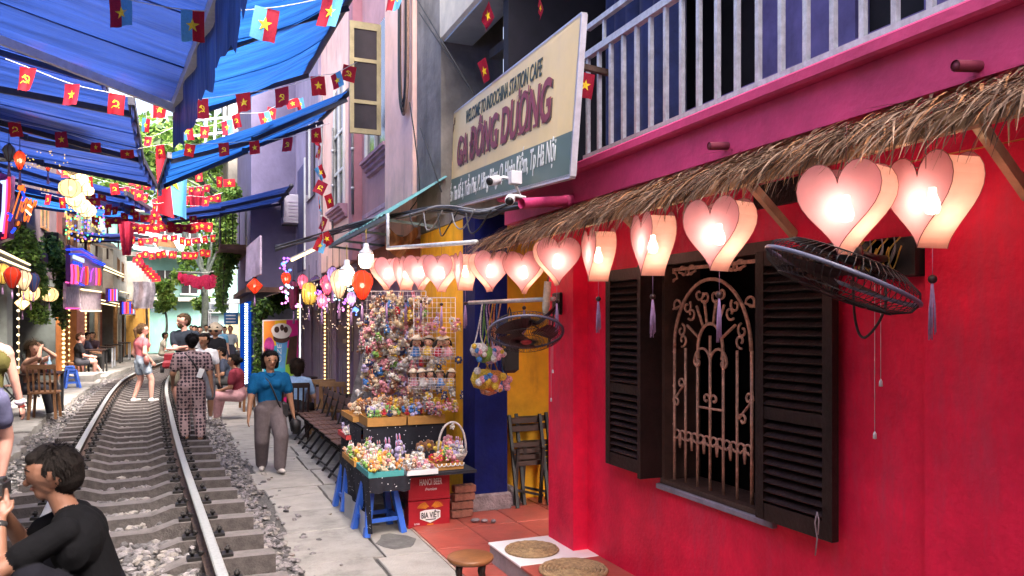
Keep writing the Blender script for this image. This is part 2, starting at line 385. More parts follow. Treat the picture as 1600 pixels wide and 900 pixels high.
while y < 34:
    dy = rng.uniform(.75, 1.15); x0 = PE(y); xs = [x0+rng.uniform(-.04, .05)]
    a = rng.uniform(.55, .75); xs += [x0+a, x0+a+rng.uniform(.5, .75), 2.78]
    if y > 20: xs = [x0, x0+.95, 2.78]
    for i in range(len(xs)-1):
        sh = rng.uniform(-.05, .05); j = .011; e1 = PE(y+dy)-x0 if i == 0 else (PE(y+dy)-x0)*.5
        e2 = (PE(y+dy)-x0)*.5 if i < len(xs)-2 else 0
        if xs[i+1]-xs[i] < .1: continue
        sp = (rng.random() < .28 and y < 16)
        q = [(xs[i]+j, y+j+sh), (xs[i+1]-j, y+j+sh), (xs[i+1]-j+e2, y+dy-j+sh), (xs[i]+j+e1, y+dy-j+sh)]
        mt = concrete_b if rng.random() < .4 else concrete
        if i == len(xs)-2 and 4.0 < y < 6.75: q[1] = (min(q[1][0], 1.83), q[1][1]); q[2] = (min(q[2][0], 1.83), q[2][1])
        if q[1][0]-q[0][0] < .15: continue
        if sp:      # cracked in two
            m1 = rng.uniform(.35, .65); c0 = Vector(q[0]).lerp(Vector(q[3]), m1); c1 = Vector(q[1]).lerp(Vector(q[2]), m1+rng.uniform(-.2, .2)); gpp = Vector((0, .007))
            slab([q[0], q[1], tuple(c1-gpp), tuple(c0-gpp)], 0, 'paving_slab', mt, pav, seed=k); k += 1
            slab([tuple(c0+gpp), tuple(c1+gpp), q[2], q[3]], rng.uniform(-.006, .003), 'paving_slab', mt, pav, seed=k); k += 1
        else: slab(q, rng.uniform(-.006, .004), 'paving_slab', mt, pav, seed=k); k += 1
    y += dy
# hollow patched with dark mortar beside the crates
slab([(1.62+(.15+.025*math.sin(k*2.1+1))*math.cos(k*.52), 6.38+(.24+.03*math.cos(k*1.7))*math.sin(k*.52)) for k in range(12)], .006, 'mortar_patch', M('wet_mortar', (.115, .112, .108), .8, .25, 9, .5), pav, .02, 5, .03)

# terracotta floor of the cafe front, the step with its white marble tile
terra = M('terracotta_tile', (.36, .075, .055), .42, .16, 5, .12, dirt=(.20, .11, .09), dirt_amt=.5, dirt_scale=3)
tf = struct('tiled_floor')
m = MB(); m.span((1.83, 2.2, -.05), (4.2, 7.6, .012)); m.build('tile_bed', M('grout', (.33, .26, .22), .9, .2, 20), tf)
for i in range(5):
    for j in range(10):
        x0 = 1.845+i*.47; y0 = 2.25+j*.53
        if x0 > 3.2 and y0 < 4.6: continue
        m = MB(); m.box((x0+.23, y0+.26, .014), (.458, .518, .018), None, 0, .003); m.build('tile', terra, tf)
st = struct('doorstep')
m = MB(); m.span((2.13, 2.6, .0), (2.9, 5.50, .148)); m.build('step_riser', M('grey_cement', (.30, .29, .29), .8, .15, 7, .4, dirt=(.16, .15, .15), dirt_amt=.6), st)
m = MB(); m.box((2.51, 5.20, .157), (.78, .62, .018), None, 0, .003); m.build('white_tile', M('white_marble', (.78, .77, .75), .25, .05, 3), st)
for j in range(5):
    m = MB(); m.box((2.51, 4.62-j*.53, .157), (.78, .522, .018), None, 0, .003); m.build('tile', terra, st)

# left pavement
lp = struct('pavement'); lp['label'] = 'left concrete pavement in front of the bars'
y = 3.0; k = 900
while y < 40:
    dy = rng.uniform(1.0, 1.9); xs = [-5.2, LE(y)-rng.uniform(.8, 1.1), LE(y)]
    for i in range(2):
        e = LE(y+dy)-LE(y); r1 = rng.uniform(-.12, .12) if i == 1 else 0
        q = [(xs[i]+.008, y+.008), (xs[i+1]-.008+r1, y+.008), (xs[i+1]-.008+e+r1*.4, y+dy-.008), (xs[i]+.008+(e if i else 0), y+dy-.008)]
        slab(q, .24+rng.uniform(-.012, .012), 'paving_slab', concrete_b if rng.random() < .5 else concrete, lp, .26, k, .05 if i else .01); k += 1
    y += dy
# ---------------------------------------------------------------- red cafe building
WX = 2.74
red = M('red_wall_paint', (.76, .009, .055), .6, .22, 2.4, .3, dirt=(.50, .05, .10), dirt_amt=.85, dirt_scale=2.1, bscale=38, spec=.3)
magenta = M('magenta_paint', (.56, .045, .17), .6, .2, 2.2, .2, dirt=(.26, .03, .08), dirt_amt=.5, bscale=30)
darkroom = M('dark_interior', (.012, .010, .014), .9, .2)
wood_d = M('dark_brown_wood', (.020, .008, .007), .5, .35, 9, .25, dirt=(.05, .03, .027), dirt_amt=.35, dirt_scale=6, spec=.25)
cafe = thing('cafe_building', 'red painted cafe with magenta balcony ledge and shuttered window', 'building', (WX, 3.5, 0))
w0, w1, wz0, wz1 = at(1034, 750, X=WX).y, at(1210, 800, X=WX).y, at(1110, 780, X=WX).z, at(1090, 392, X=WX).z
WY0, WY1 = w1, w0      # window opening along Y
m = MB()
m.span((WX, WY1, 0), (WX+.25, 5.06, 2.76)); m.span((WX, -1.0, 0), (WX+.25, WY0, 2.76))
m.span((WX, WY0, 0), (WX+.25, WY1, wz0)); m.span((WX, WY0, wz1), (WX+.25, WY1, 2.76))
m.build('wall', red, cafe)
m = MB(); m.span((2.62, 5.06, 0), (3.1, 5.48, 2.74), 0, .006); m.build('pillar', red, cafe)
yp = at(1455, 500, X=WX).y
m = MB(); m.span((WX-.035, -1.0, 0), (WX-.001, yp, 2.70), 0, .004); m.build('wall_pier', red, cafe)
m = MB(); m.span((WX+.9, -1, 0), (WX+1.0, 5.0, 2.76)); m.span((WX+.25, 4.95, 0), (WX+.9, 5.0, 2.76)); m.span((3.4, 4.9, 2.77), (4.5, 5.6, 2.9)); m.span((4.41, 4.9, 0), (4.5, 7.4, 2.77)); m.build('room_wall', darkroom, cafe)  # slab and end wall past the room added unseen against a sun leak
m = MB(); m.span((2.60, -1.5, 2.725), (3.4, 6.35, 2.93)); m.build('fascia', magenta, cafe)
m = MB(); m.span((2.54, -1.5, 2.932), (3.4, 6.38, 3.0), 0, .012); m.build('ledge', magenta, cafe)
for (px, py) in ((1128, 228), (1520, 103)):
    p = at(px, py, X=2.56); m = MB(); m.tube([p+Vector((.1, 0, .01)), p+Vector((-.07, .015, -.004))], .021, 10, cap=False); m.tube([p+Vector((.1, 0, .01)), p+Vector((-.066, .015, -.004))], .017, 10); m.build('drain_spout', M('spout_maroon', (.16, .02, .045), .6, .3, 8), cafe)
# window: frame, sill, grille
wood_f = M('window_frame_wood', (.055, .026, .02), .5, .3, 8, .2)
m = MB()
for (ya, yb, za, zb) in ((WY0, WY0+.05, wz0, wz1), (WY1-.05, WY1, wz0, wz1), (WY0+.05, WY1-.05, wz1-.06, wz1), (WY0+.05, WY1-.05, wz0, wz0+.03)): m.span((WX-.012, ya, za), (WX+.256, yb, zb))
win = m.build('window_frame', wood_f, cafe)
m = MB(); m.span((WX-.03, WY0-.02, wz0-.035), (WX+.1, WY1+.02, wz0-.002), 0, .004); m.build('sill', M('sill_cement', (.22, .19, .24), .7, .2, 9, .3), win)
grm = M('rusted_pink_iron', (.52, .27, .20), .6, .35, 40, .3, dirt=(.20, .08, .05), dirt_amt=.8, dirt_scale=18, metal=.2)
gr = MB().box((WX+.05, (WY0+WY1)/2, wz1-.09), (.012, WY1-WY0-.1, .02)).build('window_grille', grm, cafe)
GW = at(1040, 600, X=WX+.05).y-at(1190, 600, X=WX+.05).y; GH = wz1-wz0-.1; gy0 = at(1040, 600, X=WX+.05).y; gz0 = wz0+.03
def GP(a, b, dx=0): return Vector((WX+.05+dx, gy0-a*GW, gz0+b*GH))     # a 0..1 left to right in view, b 0..1 upward
def gbar(pts, r=.007):
    mb = MB(); mb.tube(pts, r*1.25, 6); mb.build('grille_bar', grm, gr)
def spiral(c, r0, a0, turns, sgn, k=14):
    return [c+Vector((0, -math.cos(a0+sgn*turns*6.283*i/k)*r0*(1-.72*i/k), math.sin(a0+sgn*turns*6.283*i/k)*r0*(1-.72*i/k))) for i in range(k+1)]
for a in (.02, .11): gbar([GP(a, 0), GP(a, .98 if a < .1 else .62)], .008)
for i, a in enumerate((.24, .375, .51, .645, .78)):
    gbar([GP(a, 0), GP(a, (.62, .60, .68, .60, .62)[i])], .007)
gbar([GP(.915, 0), GP(.915, .62)], .008); gbar([GP(1.0, 0), GP(1.0, .98)], .008)
for b_ in (.26, .44, .60): gbar([GP(.02, b_), GP(.11, b_)], .006)
gbar([GP(.375, .36), GP(.645, .36)], .006)
for i in range(6):      # row of little hearts
    c = GP(.175+.135*i, .20)
    for sg in (-1, 1): gbar([c+Vector((0, 0, -.06))]+spiral(c+Vector((0, -sg*.033, .014)), .042, math.pi if sg > 0 else 0, .95, -sg if False else sg*-1, 12), .0055)
for (a, b_) in ((.16, .41), (.86, .38)):      # side S scrolls
    for sg in (1, -1): gbar([GP(a, b_)]+spiral(GP(a+.03*sg, b_+.045*sg), .035, 0 if sg > 0 else math.pi, 1.0, sg), .006)
cc = GP(.51, .62); R1, R2 = GW*.40, GW*.13
gbar([cc+Vector((0, -math.cos(t)*R1, math.sin(t)*R1*1.15)) for t in np.linspace(0, math.pi, 25)], .009)
gbar([cc+Vector((0, -math.cos(t)*R2, math.sin(t)*R2*1.3)) for t in np.linspace(-.4, math.pi+.4, 15)], .008)
for t in (.5, 1.05, 1.57-.22, 1.57+.22, 2.1, 2.65):
    d = Vector((0, -math.cos(t), math.sin(t)*1.15)); gbar([cc+d*R2*1.05, cc+d*R1*.72], .007)
for t in (.25, .78, 1.3, 1.84, 2.36, 2.9):
    d = Vector((0, -math.cos(t), math.sin(t)*1.15)); c = cc+d*R1*.8
    for sg in (-1, 1): gbar(spiral(c+Vector((0, -sg*.03*abs(math.sin(t)), .03*math.cos(t)*sg)), .042, t+math.pi/2*sg, .95, sg, 12), .006)
for (a, b_) in ((.09, .80), (.26, .955), (.76, .955), (.95, .80), (.05, .93)):
    for sg in (-1, 1): gbar([GP(a, b_)]+spiral(GP(a, b_)+Vector((0, sg*.04, .02)), .044, 0 if sg < 0 else math.pi, .95, -sg, 12), .006)
for sg in (-1, 1):      # the central lyre
    gbar([GP(.51, .40), GP(.51, .56)]+[GP(.51, .56)+Vector((0, -sg*(.075-.075*math.cos(t)), .075*math.sin(t)*1.1)) for t in np.linspace(.2, 3.0, 9)]+spiral(GP(.51, .56)+Vector((0, -sg*.12, 0)), .03, 0 if sg > 0 else math.pi, .8, -sg, 10), .0065)
    gbar(spiral(GP(.51, .385)+Vector((0, -sg*.035, .02)), .032, math.pi if sg > 0 else 0, .9, -sg, 12), .006)
# shutters
def shutter(y0, y1, z0, z1, xoff, label):
    """opened back near the wall; y0 near edge, y1 far edge; slat lines on the street face"""
    fx = WX-xoff; sh = MB()
    fw = .058; t = .04; mid = z0+(z1-z0)*.40
    sh.span((fx-t, y0, z0), (fx, y0+fw, z1), 0, .004); sh.span((fx-t, y1-fw, z0), (fx, y1, z1), 0, .004)
    for (za, zb) in ((z0, z0+.085), (z1-.075, z1), (mid-.03, mid+.03)): sh.span((fx-t+.003, y0+fw, za), (fx-.003, y1-fw, zb))
    o = sh.build('shutter', wood_d, cafe); o['label'] = label
    for (za, zb) in ((z0+.09, mid-.035), (mid+.035, z1-.08)):
        n = max(3, int((zb-za)/.043))
        for i in range(n):
            zc = za+(i+.5)*(zb-za)/n
            mb = MB(); mb.box((fx-t/2, (y0+y1)/2, zc), (.044, y1-y0-2*fw+.006, .008), Matrix.Rotation(R(-38), 3, 'Y')); mb.build('slat', wood_d, o)
    mb = MB(); mb.span((fx+.001, y0+.01, z0+.02), (fx+.006, y1-.01, z1-.02)); mb.build('backing', darkroom, o)
    return o
sl0, sl1 = at(1300, 800, X=WX-.09).y-.02, at(1180, 800, X=WX-.09).y+.04
szb, szt = at(1240, 825, X=WX-.06).z, at(1240, 388, X=WX-.06).z
shutter(sl0+.02, sl1-.04, szb, szt, .05, 'right shutter with a string tied to its bottom corner')
o_ = shutter(at(1014, 750, X=WX-.09).y, at(946, 735, X=WX-.09).y, szb+.02, szt-.0, .05, 'left shutter with flaked bottom rail')
m = MB(); m.span((WX-.17, WY1-.02, szb+.02), (WX-.012, WY1+.015, szt)); m.build('shutter_leaf', wood_d, cafe)     # second leaf folded out edge-on
sp = at(1277, 800, X=WX-.11); m = MB(); m.tube([sp, sp+Vector((-.004, .01, -.05)), sp+Vector((0, 0, -.12)), sp+Vector((0, .012, -.2))], .0035, 5); m.tube([sp, sp+Vector((-.01, -.02, -.03)), sp+Vector((-.004, -.008, -.1))], .003, 5); m.build('tied_string', M('twine', (.3, .22, .24), .9, .2), cafe)
# upper storey behind the railing
pb = M('violet_plaster', (.15, .13, .34), .8, .25, 2.5, .2, dirt=(.05, .05, .10), dirt_amt=.7)
m = MB(); m.span((3.0, -1.5, 3.0), (3.1, 4.2, 3.24)); m.build('upper_kerb', pb, cafe)
m = MB(); m.span((4.2, -2, 3.0), (4.3, 9.2, 6.2)); m.span((2.7, 6.5, 3.0), (4.2, 6.62, 6.2)); m.span((2.6, -2, 5.6), (4.3, 9, 5.7)); m.span((2.75, -9, 5.72), (4.3, 7.9, 9.4)); m.span((2.75, -9, 0), (4.3, -2.05, 5.72)); m.build('upper_wall', M('upper_dark_wall', (.013, .012, .02), .8, .4, 2, .2), cafe)  # top storey box is unseen, added to keep sun off the track
m = MB()
for i in range(3): m.span((4.10-i*.02, 1.0+i*1.4, 3.2), (4.19, 1.9+i*1.4, 5.2))
m.build('upper_door', pb, cafe)
def fold(u, v): return Vector((3.55+.05*math.sin(u*40)+.02*math.sin(u*91), 5.0+u*1.25, 3.05+v*2.5))
m = MB(); m.grid(fold, 40, 4); m.build('curtain', M('navy_curtain', (.03, .045, .16), .8, .3, 5, sheen=.3, trans=.25), cafe)
steel = M('galvanised_steel', (.50, .52, .57), .45, .2, 18, .12, metal=.25, dirt=(.22, .2, .22), dirt_amt=.4, dirt_scale=8)
rl = MB(); RX = 2.86; rz0, rz1, ry1 = 3.14, 3.93, 5.32
rl.span((RX-.02, -1.5, rz0-.02), (RX+.02, ry1, rz0+.02)); rl.span((RX-.025, -1.5, rz1-.025), (RX+.025, ry1, rz1+.025)); rl.span((RX-.02, -1.5, rz1-.16), (RX+.02, ry1, rz1-.125)) if False else None
ro = rl.build('balcony_railing', steel, cafe)
for i in range(38):
    y = ry1-.05-i*.176; foot = i % 4 in (1, 2) if False else (i % 6 in (1, 2))
    mb = MB(); mb.span((RX-.014, y-.014, rz0+.02 if not foot else 3.0), (RX+.014, y+.014, rz1-.025 if not foot else rz1-.02)); mb.build('baluster', steel, ro)
mb = MB(); mb.bar((RX, ry1-.05, rz1+.21), (RX, -1.5, rz1+.21), .04, .04); mb.build('top_rail', steel, ro)
for i in range(8):
    y = ry1-.3-i*.83; mb = MB(); mb.span((RX-.011, y-.011, rz1+.025), (RX+.011, y+.011, rz1+.19)); mb.build('post', steel, ro)

# ---------------------------------------------------------------- thatch eave
timber = M('pale_timber', (.42, .25, .15), .7, .25, 9, .2)
palm = [M('dry_palm_a', (.20, .115, .07), .75, .35, 30), M('dry_palm_b', (.29, .185, .125), .75, .35, 30), M('dry_palm_c', (.085, .042, .025), .8, .35, 30), M('dry_palm_d', (.36, .155, .06), .75, .3, 30)]
th = thing('thatch_awning', 'dry palm thatch eave on timber brackets over the lanterns', 'awning', (2.4, 3.5, 2.4))
EX = 2.26
def ez(y): return 2.49+.006*(5.5-y)
m = MB(); m.bar((EX+.05, -1, ez(-1)-.02), (EX+.05, 5.9, ez(5.9)-.02), .04, .035); m.bar((EX+.3, -1, ez(-1)+.1), (EX+.3, 5.9, ez(5.9)+.1), .04, .035); m.build('batten', timber, th)
for y in (.6, 1.75, 2.9, 4.05, 5.2):
    m = MB(); m.bar((WX-.0, y, 2.70), (EX-.02, y, ez(y)), .045, .045); m.build('rafter', timber, th)
    m = MB(); m.bar((WX-.005, y+.03, 2.28), (EX+.16, y+.03, ez(y)+.045), .03, .04); m.build('bracket', timber, th)
mb = MB(); r = random.Random(4)
def strand(p, d, L, w, m_, droop):
    sd = d.cross(Vector((0, 0, 1))).normalized(); vv = []; n = 4; q = p.copy(); dd = d.copy()
    for i in range(n+1):
        ww = w*(1-.85*(i/n)**1.5); vv += [q-sd*ww, q+sd*ww]; q = q+dd*(L/n); dd = (dd+Vector((0, 0, -droop))).normalized()
    mb.add(vv, [(2*i, 2*i+1, 2*i+3, 2*i+2) for i in range(n)], m_)
for i in range(5600):
    y = r.uniform(-1, 6.0); u = r.random(); x = WX-.02-(WX-EX)*u; z = 2.74-(2.74-ez(y)-.02)*u+r.uniform(-.015, .035)
    d = Vector((-1, r.gauss(.15, .5), -.45+r.gauss(0, .14))).normalized()
    strand(Vector((x, y, z)), d, r.uniform(.15, .32), r.uniform(.003, .0075), r.choices((0, 1, 2, 3), (5, 3, 4, 2))[0], r.uniform(.03, .25))
for i in range(900):
    y = r.uniform(-1, 6.0); strand(Vector((EX+.06, y, ez(y)+.03)), Vector((-.6, r.gauss(0, .5), -.5)).normalized(), r.uniform(.12, .27), r.uniform(.003, .006), r.choices((0, 1, 2, 3), (4, 3, 3, 2))[0], .3)
tag(mb.build('thatch', palm, th), kind='stuff')

# ---------------------------------------------------------------- heart lanterns
silk = paper('pink_silk', (.70, .31, .36), .18, .68); silk_s = paper('peach_silk', (.80, .42, .35), .2, .70)
wire_m = M('lantern_wire', (.16, .05, .05), .7, .2)
def heart2d(s):
    pts = []
    for i in range(40):
        t = 2*math.pi*i/40; x = 16*math.sin(t)**3; y = 13*math.cos(t)-5*math.cos(2*t)-2*math.cos(3*t)-math.cos(4*t)
        pts.append((x/33*s*.98, (y-(-2.5))/29*s))
    return pts[::-1]
bulb_e = E('lantern_bulb', (1, .86, .62), 55)
tassel_m = M('mauve_thread', (.36, .22, .40), .9, .2, 60); bead_m = M('dark_bead', (.03, .012, .012), .4, .2)
HP = []
def heart_lantern(loc, s, rz, label, tassel=True, e=1.0, hang=.12):
    o = thing('heart_lantern', label, 'lantern', loc, 'heart lanterns under the eave', rz); P = heart2d(s); d = s*.40; n = len(P)
    if not HP:
        for k, yv in enumerate((-1, 1)):
            a = MB(); a.add([(p[0], yv*d/2, p[1]) for p in P], [tuple(range(n)) if yv < 0 else tuple(range(n-1, -1, -1))]); HP.append(a.mesh('panel', silk))
        for sd in (-1, 1):      # the two sides, open near the top
            a = MB()
            for i in range(n):
                j = (i+1) % n
                if (P[i][0]+P[j][0])*sd <= 0 or (min(P[i][1], P[j][1]) > s*.16 and min(abs(P[i][0]), abs(P[j][0])) < s*.36): continue
                a.add([(P[i][0], -d/2, P[i][1]), (P[j][0], -d/2, P[j][1]), (P[j][0], d/2, P[j][1]), (P[i][0], d/2, P[i][1])], [(0, 1, 2, 3)], 0, True)
            HP.append(a.mesh('side_band', silk_s))
        a = MB()
        for yv in (-1, 1): a.tube([(p[0], yv*d/2, p[1]) for p in P], .0015, 5, closed=True)
        a.tube([(0, 0, s*.3), (0, 0, s*.5+.02)], .002, 4); a.tube([(-s*.2, -d/2, s*.4), (-s*.2, d/2, s*.4)], .0025, 4); a.tube([(s*.2, -d/2, s*.4), (s*.2, d/2, s*.4)], .0025, 4)
        HP.append(a.mesh('wire_frame', wire_m))
        a = MB(); a.lathe([(0.0, -.04), (.02, -.034), (.027, -.012), (.02, .015), (.013, .03), (.012, .055), (0, .056)], (0, 0, -s*.02), 10); HP.append(a.mesh('bulb', bulb_e))
        a = MB(); z0 = -s*.5; a.tube([(0, 0, z0), (0, 0, z0-.1)], .0012, 4); a.ball((0, 0, z0-.11), .016, 10, 8, 1)
        rr = random.Random(3)
        for i in range(16):
            th_ = rr.random()*6.28; q = .009*rr.random()**.5; ex = rr.uniform(.008, .022); ln = rr.uniform(.15, .21)
            a.tube([(q*math.cos(th_)*.4, q*math.sin(th_)*.4, z0-.12), (math.cos(th_)*ex*.6, math.sin(th_)*ex*.6, z0-.12-ln*.5), (math.cos(th_)*ex*.7, math.sin(th_)*ex*.7, z0-.12-ln)], .0024, 4)
        HP.append(a.mesh('tassel', [tassel_m, bead_m]))
    for nm, me in zip(('front_panel', 'back_panel', 'side_band', 'side_band', 'wire_frame', 'bulb'), HP): 
        c = link(nm, me, o, False)
    if tassel: link('tassel', HP[6], o, False)
    a = MB(); a.tube([(0, 0, s*.5), (0, .005, s*.5+hang)], .0018, 4); a.build('cord', wire_m, o, False)
    lamp((0, -.0, -s*.05), 3.4*e, (1, .66, .36), .03, o); return o
S = .33
HL = [(1457, 315, 2.72, -46, 'largest heart lantern at the right end of the eave', 1),
      (1322, 327, 2.78, -26, 'heart lantern hanging above the big wall fan', 0),
      (1124, 367, 3.5, -38, 'heart lantern in front of the arched window grille', 1),
      (1020, 382, 4.05, -68, 'heart lantern half turned away at the left edge of the window grille', 1),
      (935, 399, 4.85, -72, 'narrow side-on heart lantern over the left shutter', 1),
      (870, 409, 5.35, 14, 'heart lantern in front of the red pillar with mauve tassel', 1),
      (819, 426, 6.0, -16, 'heart lantern hanging over the dark oscillating fan', 1),
      (765, 424, 6.2, 22, 'heart lantern in front of the blue pillar', 0),
      (727, 424, 6.6, -74, 'thin edge-on heart lantern against the yellow wall', 1),
      (690, 427, 6.8, -34, 'heart lantern over the right doll basket', 1),
      (658, 426, 7.3, -28, 'heart lantern third from the left end of the pole', 1),
      (634, 427, 7.6, -66, 'side-on heart lantern second from the left end of the pole', 1),
      (604, 428, 7.75, 24, 'leftmost heart lantern at the end of the pole', 1)]
for i, (px, py, t, rz, lab, ta) in enumerate(HL):
    p = at(px, py, t=t); face = math.atan2(p.x, p.y)      # turn towards the viewer, then by rz
    heart_lantern(p, S, -face+R(rz), lab, bool(ta), 1.0, .1 if i > 1 else .14)
pole = thing('lantern_pole', 'grey steel pole carrying the farther heart lanterns', 'pole', at(640, 390, t=7))
pa, pb_ = at(606, 388, t=7.75), at(745, 378, t=6.35); m = MB(); m.cyl(pa, pb_, .02, n=8); m.build('tube', steel, pole); m = MB(); m.cyl(pa, pa+Vector((0, 0, .35)), .018, n=8); m.build('upright', steel, pole)
# ---------------------------------------------------------------- cafe sign board
SGN = dict(NB=at(890, 275, t=4.9), NT=at(908, 22, t=4.9), FB=at(695, 327, t=8.8), FT=at(697, 187, t=8.8))
sign = thing('sign_board', 'large cream and green cafe sign with maroon lettering', 'sign', (SGN['NB']+SGN['FB'])/2)
sux = (SGN['NB']-SGN['FB']).normalized(); suy = (SGN['FT']-SGN['FB']+SGN['NT']-SGN['NB']).normalized(); sn = sux.cross(suy).normalized()
def on_sign(px, py, off=0.0):
    d = at(px, py, t=1.0)-Vector((0, 0, CH)); k = (SGN['FB']-Vector((0, 0, CH))).dot(sn)/d.dot(sn)
    return Vector((0, 0, CH))+d*k+sn*off
for _k, _px in (('NB', (890, 275)), ('NT', (908, 22)), ('FT', (697, 187)), ('FB', (695, 327))): SGN[_k] = on_sign(*_px)
def quadbox(mb, q, th, m=0):
    n = (q[1]-q[0]).cross(q[3]-q[0]).normalized(); mb.add(list(q)+[p-n*th for p in q], [(0, 1, 2, 3), (7, 6, 5, 4), (1, 0, 4, 5), (2, 1, 5, 6), (3, 2, 6, 7), (0, 3, 7, 4)], m)
mL, mR = SGN['FB'].lerp(SGN['FT'], .30), SGN['NB'].lerp(SGN['NT'], .285)
m = MB(); quadbox(m, [mL, mR, SGN['NT'], SGN['FT']], .03); m.build('upper_panel', M('cream_vinyl', (.86, .64, .30), .45, .06, 2, .0, dirt=(.66, .50, .36), dirt_amt=.4, dirt_scale=1.2), sign)
m = MB(); quadbox(m, [SGN['FB'], SGN['NB'], mR, mL], .03); m.build('lower_panel', M('green_vinyl', (.10, .16, .135), .45, .08, 2, dirt=(.16, .21, .18), dirt_amt=.5), sign)
alu = M('aluminium_trim', (.60, .58, .66), .4, .1, 20, metal=.5)
for (a, b) in (('FB', 'NB'), ('NB', 'NT'), ('NT', 'FT'), ('FT', 'FB')):
    m = MB(); m.bar(SGN[a]-sn*.02, SGN[b]-sn*.02, .028, .04, up=sn); m.build('trim', alu, sign)
for k in (.15, .5, .85):
    p = SGN['FB'].lerp(SGN['NB'], k); m = MB(); m.bar(p-sn*.04+suy*.1, Vector((2.9, p.y+.1, p.z+.1)), .04, .04); m.bar(p-sn*.04+suy*.9, Vector((2.95, p.y+.1, p.z+.9)), .04, .04); m.build('support', M('rust_steel', (.14, .09, .07), .7, .3, 15, metal=.4), sign)
def fit(body, p0, p1, h, name, mat, parent, n, bold=0, ext=.0015, skew=0, up=None):
    """lettering whose baseline runs from p0 to p1, letters h tall"""
    ux = (p1-p0).normalized(); uy = up if up is not None else n.cross(ux)
    o = text(body, name, mat, Matrix.Identity(4), 1.0, None, 0, skew, bold); bpy.context.view_layer.update(); w = max(o.dimensions.x, .01)
    o.data.extrude = ext; size = h/.69; o.data.align_y = 'BOTTOM_BASELINE'
    c = (p0+p1)/2; L = (p1-p0).length; A = Matrix(((ux.x, uy.x, n.x, c.x), (ux.y, uy.y, n.y, c.y), (ux.z, uy.z, n.z, c.z), (0, 0, 0, 1)))
    o.matrix_basis = A @ Matrix.Diagonal((L/w, size, 1, 1))
    if parent is not None:
        o.parent = parent; KIDS.setdefault(parent.name, []).append(o)
        if parent.type == 'EMPTY' and parent.parent is None: o.matrix_parent_inverse = Matrix.Translation(-Vector(parent.location))
    return o
ink = M('dark_green_ink', (.035, .06, .055), .6, .1); maroon = M('maroon_ink', (.26, .05, .075), .6, .1); whitei = M('white_ink', (.75, .76, .74), .6, .05); brown_i = M('brown_ink', (.12, .07, .05), .6, .1)
def sfit(body, a, b, h, name, mat, **k): return fit(body, on_sign(*a, .004), on_sign(*b, .004), h, name, mat, sign, sn, **k)
sfit('WELCOME TO INDOCHINA STATION CAFE', (728, 193), (847, 117), .125, 'lettering', ink, bold=.012)
for dx, mt, of in ((2, brown_i, .003), (0, maroon, .006)):
    a, b = (714+dx, 259+dx), (860+dx, 185+dx)
    fit('GA ĐÔNG DƯƠNG', on_sign(*a, of), on_sign(*b, of), .29, 'lettering', mt, sign, sn, bold=.02)
# slab feet under the big letters give them their serifs
for px in (718, 728, 738, 748, 762, 776, 790, 800, 812, 824, 836, 850):
    py = 259-(px-714)*74/146; p = on_sign(px, py, .0065); m = MB(); m.bar(p-sux*.035*(1.5-(px-714)/200), p+sux*.035*(1.5-(px-714)/200), .022, .002, up=sn); m.build('letter_serif', maroon, sign)
sfit('Chắn Tàu Số 5, Trần Phú, P. Hàng Bông, Q. Hoàn Kiếm, Tp Hà Nội', (699, 317), (868, 250), .15, 'lettering', whitei, bold=.01)
sfit('Coffee', (701, 245), (712, 190), .1, 'script_lettering', brown_i, skew=.4)

# cctv cameras, conduit box, cables
white_p = M('white_plastic', (.62, .60, .64), .35, .08, 10)
def cctv(px, py, t, aim, label):
    p = at(px, py, t=t); o = thing('security_camera', label, 'camera', p); a = Vector(aim).normalized()
    m = MB(); m.tube([p-a*.055, p-a*.05, p+a*.045, p+a*.05], [.028, .036, .036, .03], 14); m.build('housing', white_p, o)
    m = MB(); m.tube([p+a*.046, p+a*.058], [.03, .03], 14); m.build('lens_hood', M('black_plastic', (.012, .012, .014), .35, .1), o)
    m = MB(); m.tube([p-a*.04, p-a*.07+Vector((.03, 0, .02)), p+Vector((.12, -.01, .02))], .012, 8); m.build('arm', white_p, o); return o
cctv(772, 282, 5.75, (-.8, -.45, -.25), 'white bullet security camera pointing along the street below the sign')
cctv(797, 312, 5.6, (-.45, -.85, -.35), 'white bullet security camera tilted down above the drain pipe')
p = at(805, 278, t=5.75); jb = thing('junction_box', 'pale square junction box holding the security camera', 'box', p); m = MB(); m.box(p, (.085, .06, .1), None, 0, .006); m.build('case', white_p, jb); m = MB(); m.bar(p+Vector((0, 0, -.05)), p+Vector((.05, .02, -.13)), .02, .01); m.build('clip', white_p, jb)
dp = thing('drain_pipe', 'maroon plastic drain pipe jutting out under the sign', 'pipe', at(850, 315, t=5.4)); a, b = at(815, 318, t=5.3), at(882, 314, t=5.6); m = MB(); m.tube([a, b], .038, 14, cap=False); m.tube([a, b], .032, 14, cap=False); m.build('pipe', magenta, dp); m = MB(); m.tube([b, b+(b-a)*.2], .044, 14); m.build('collar', magenta, dp)
cab = M('black_cable', (.02, .02, .022), .6, .2); cabg = M('grey_cable', (.20, .20, .21), .6, .2)
r = random.Random(21); cb = thing('cable_bundle', 'sagging bundle of black and grey power cables below the sign', 'cables', at(680, 330, t=8))
for i in range(16):
    pts = []
    for k, (px, py, t) in enumerate(((430, 388, 16), (500, 368, 12.5), (560, 350, 10), (630, 334, 8.4), (690, 326, 7.4), (750, 333, 6.6), (800, 322, 6.0), (850, 318, 5.75))):
        pts.append(at(px, py+r.uniform(-5, 5)+(4 if i % 3 == 0 and k in (3, 5) else 0), t=t+r.uniform(-.1, .1)))
    m = MB(); m.tube(crom(pts, 6), r.uniform(.006, .013), 5); m.build('cable', cabg if i % 4 == 0 else cab, cb)
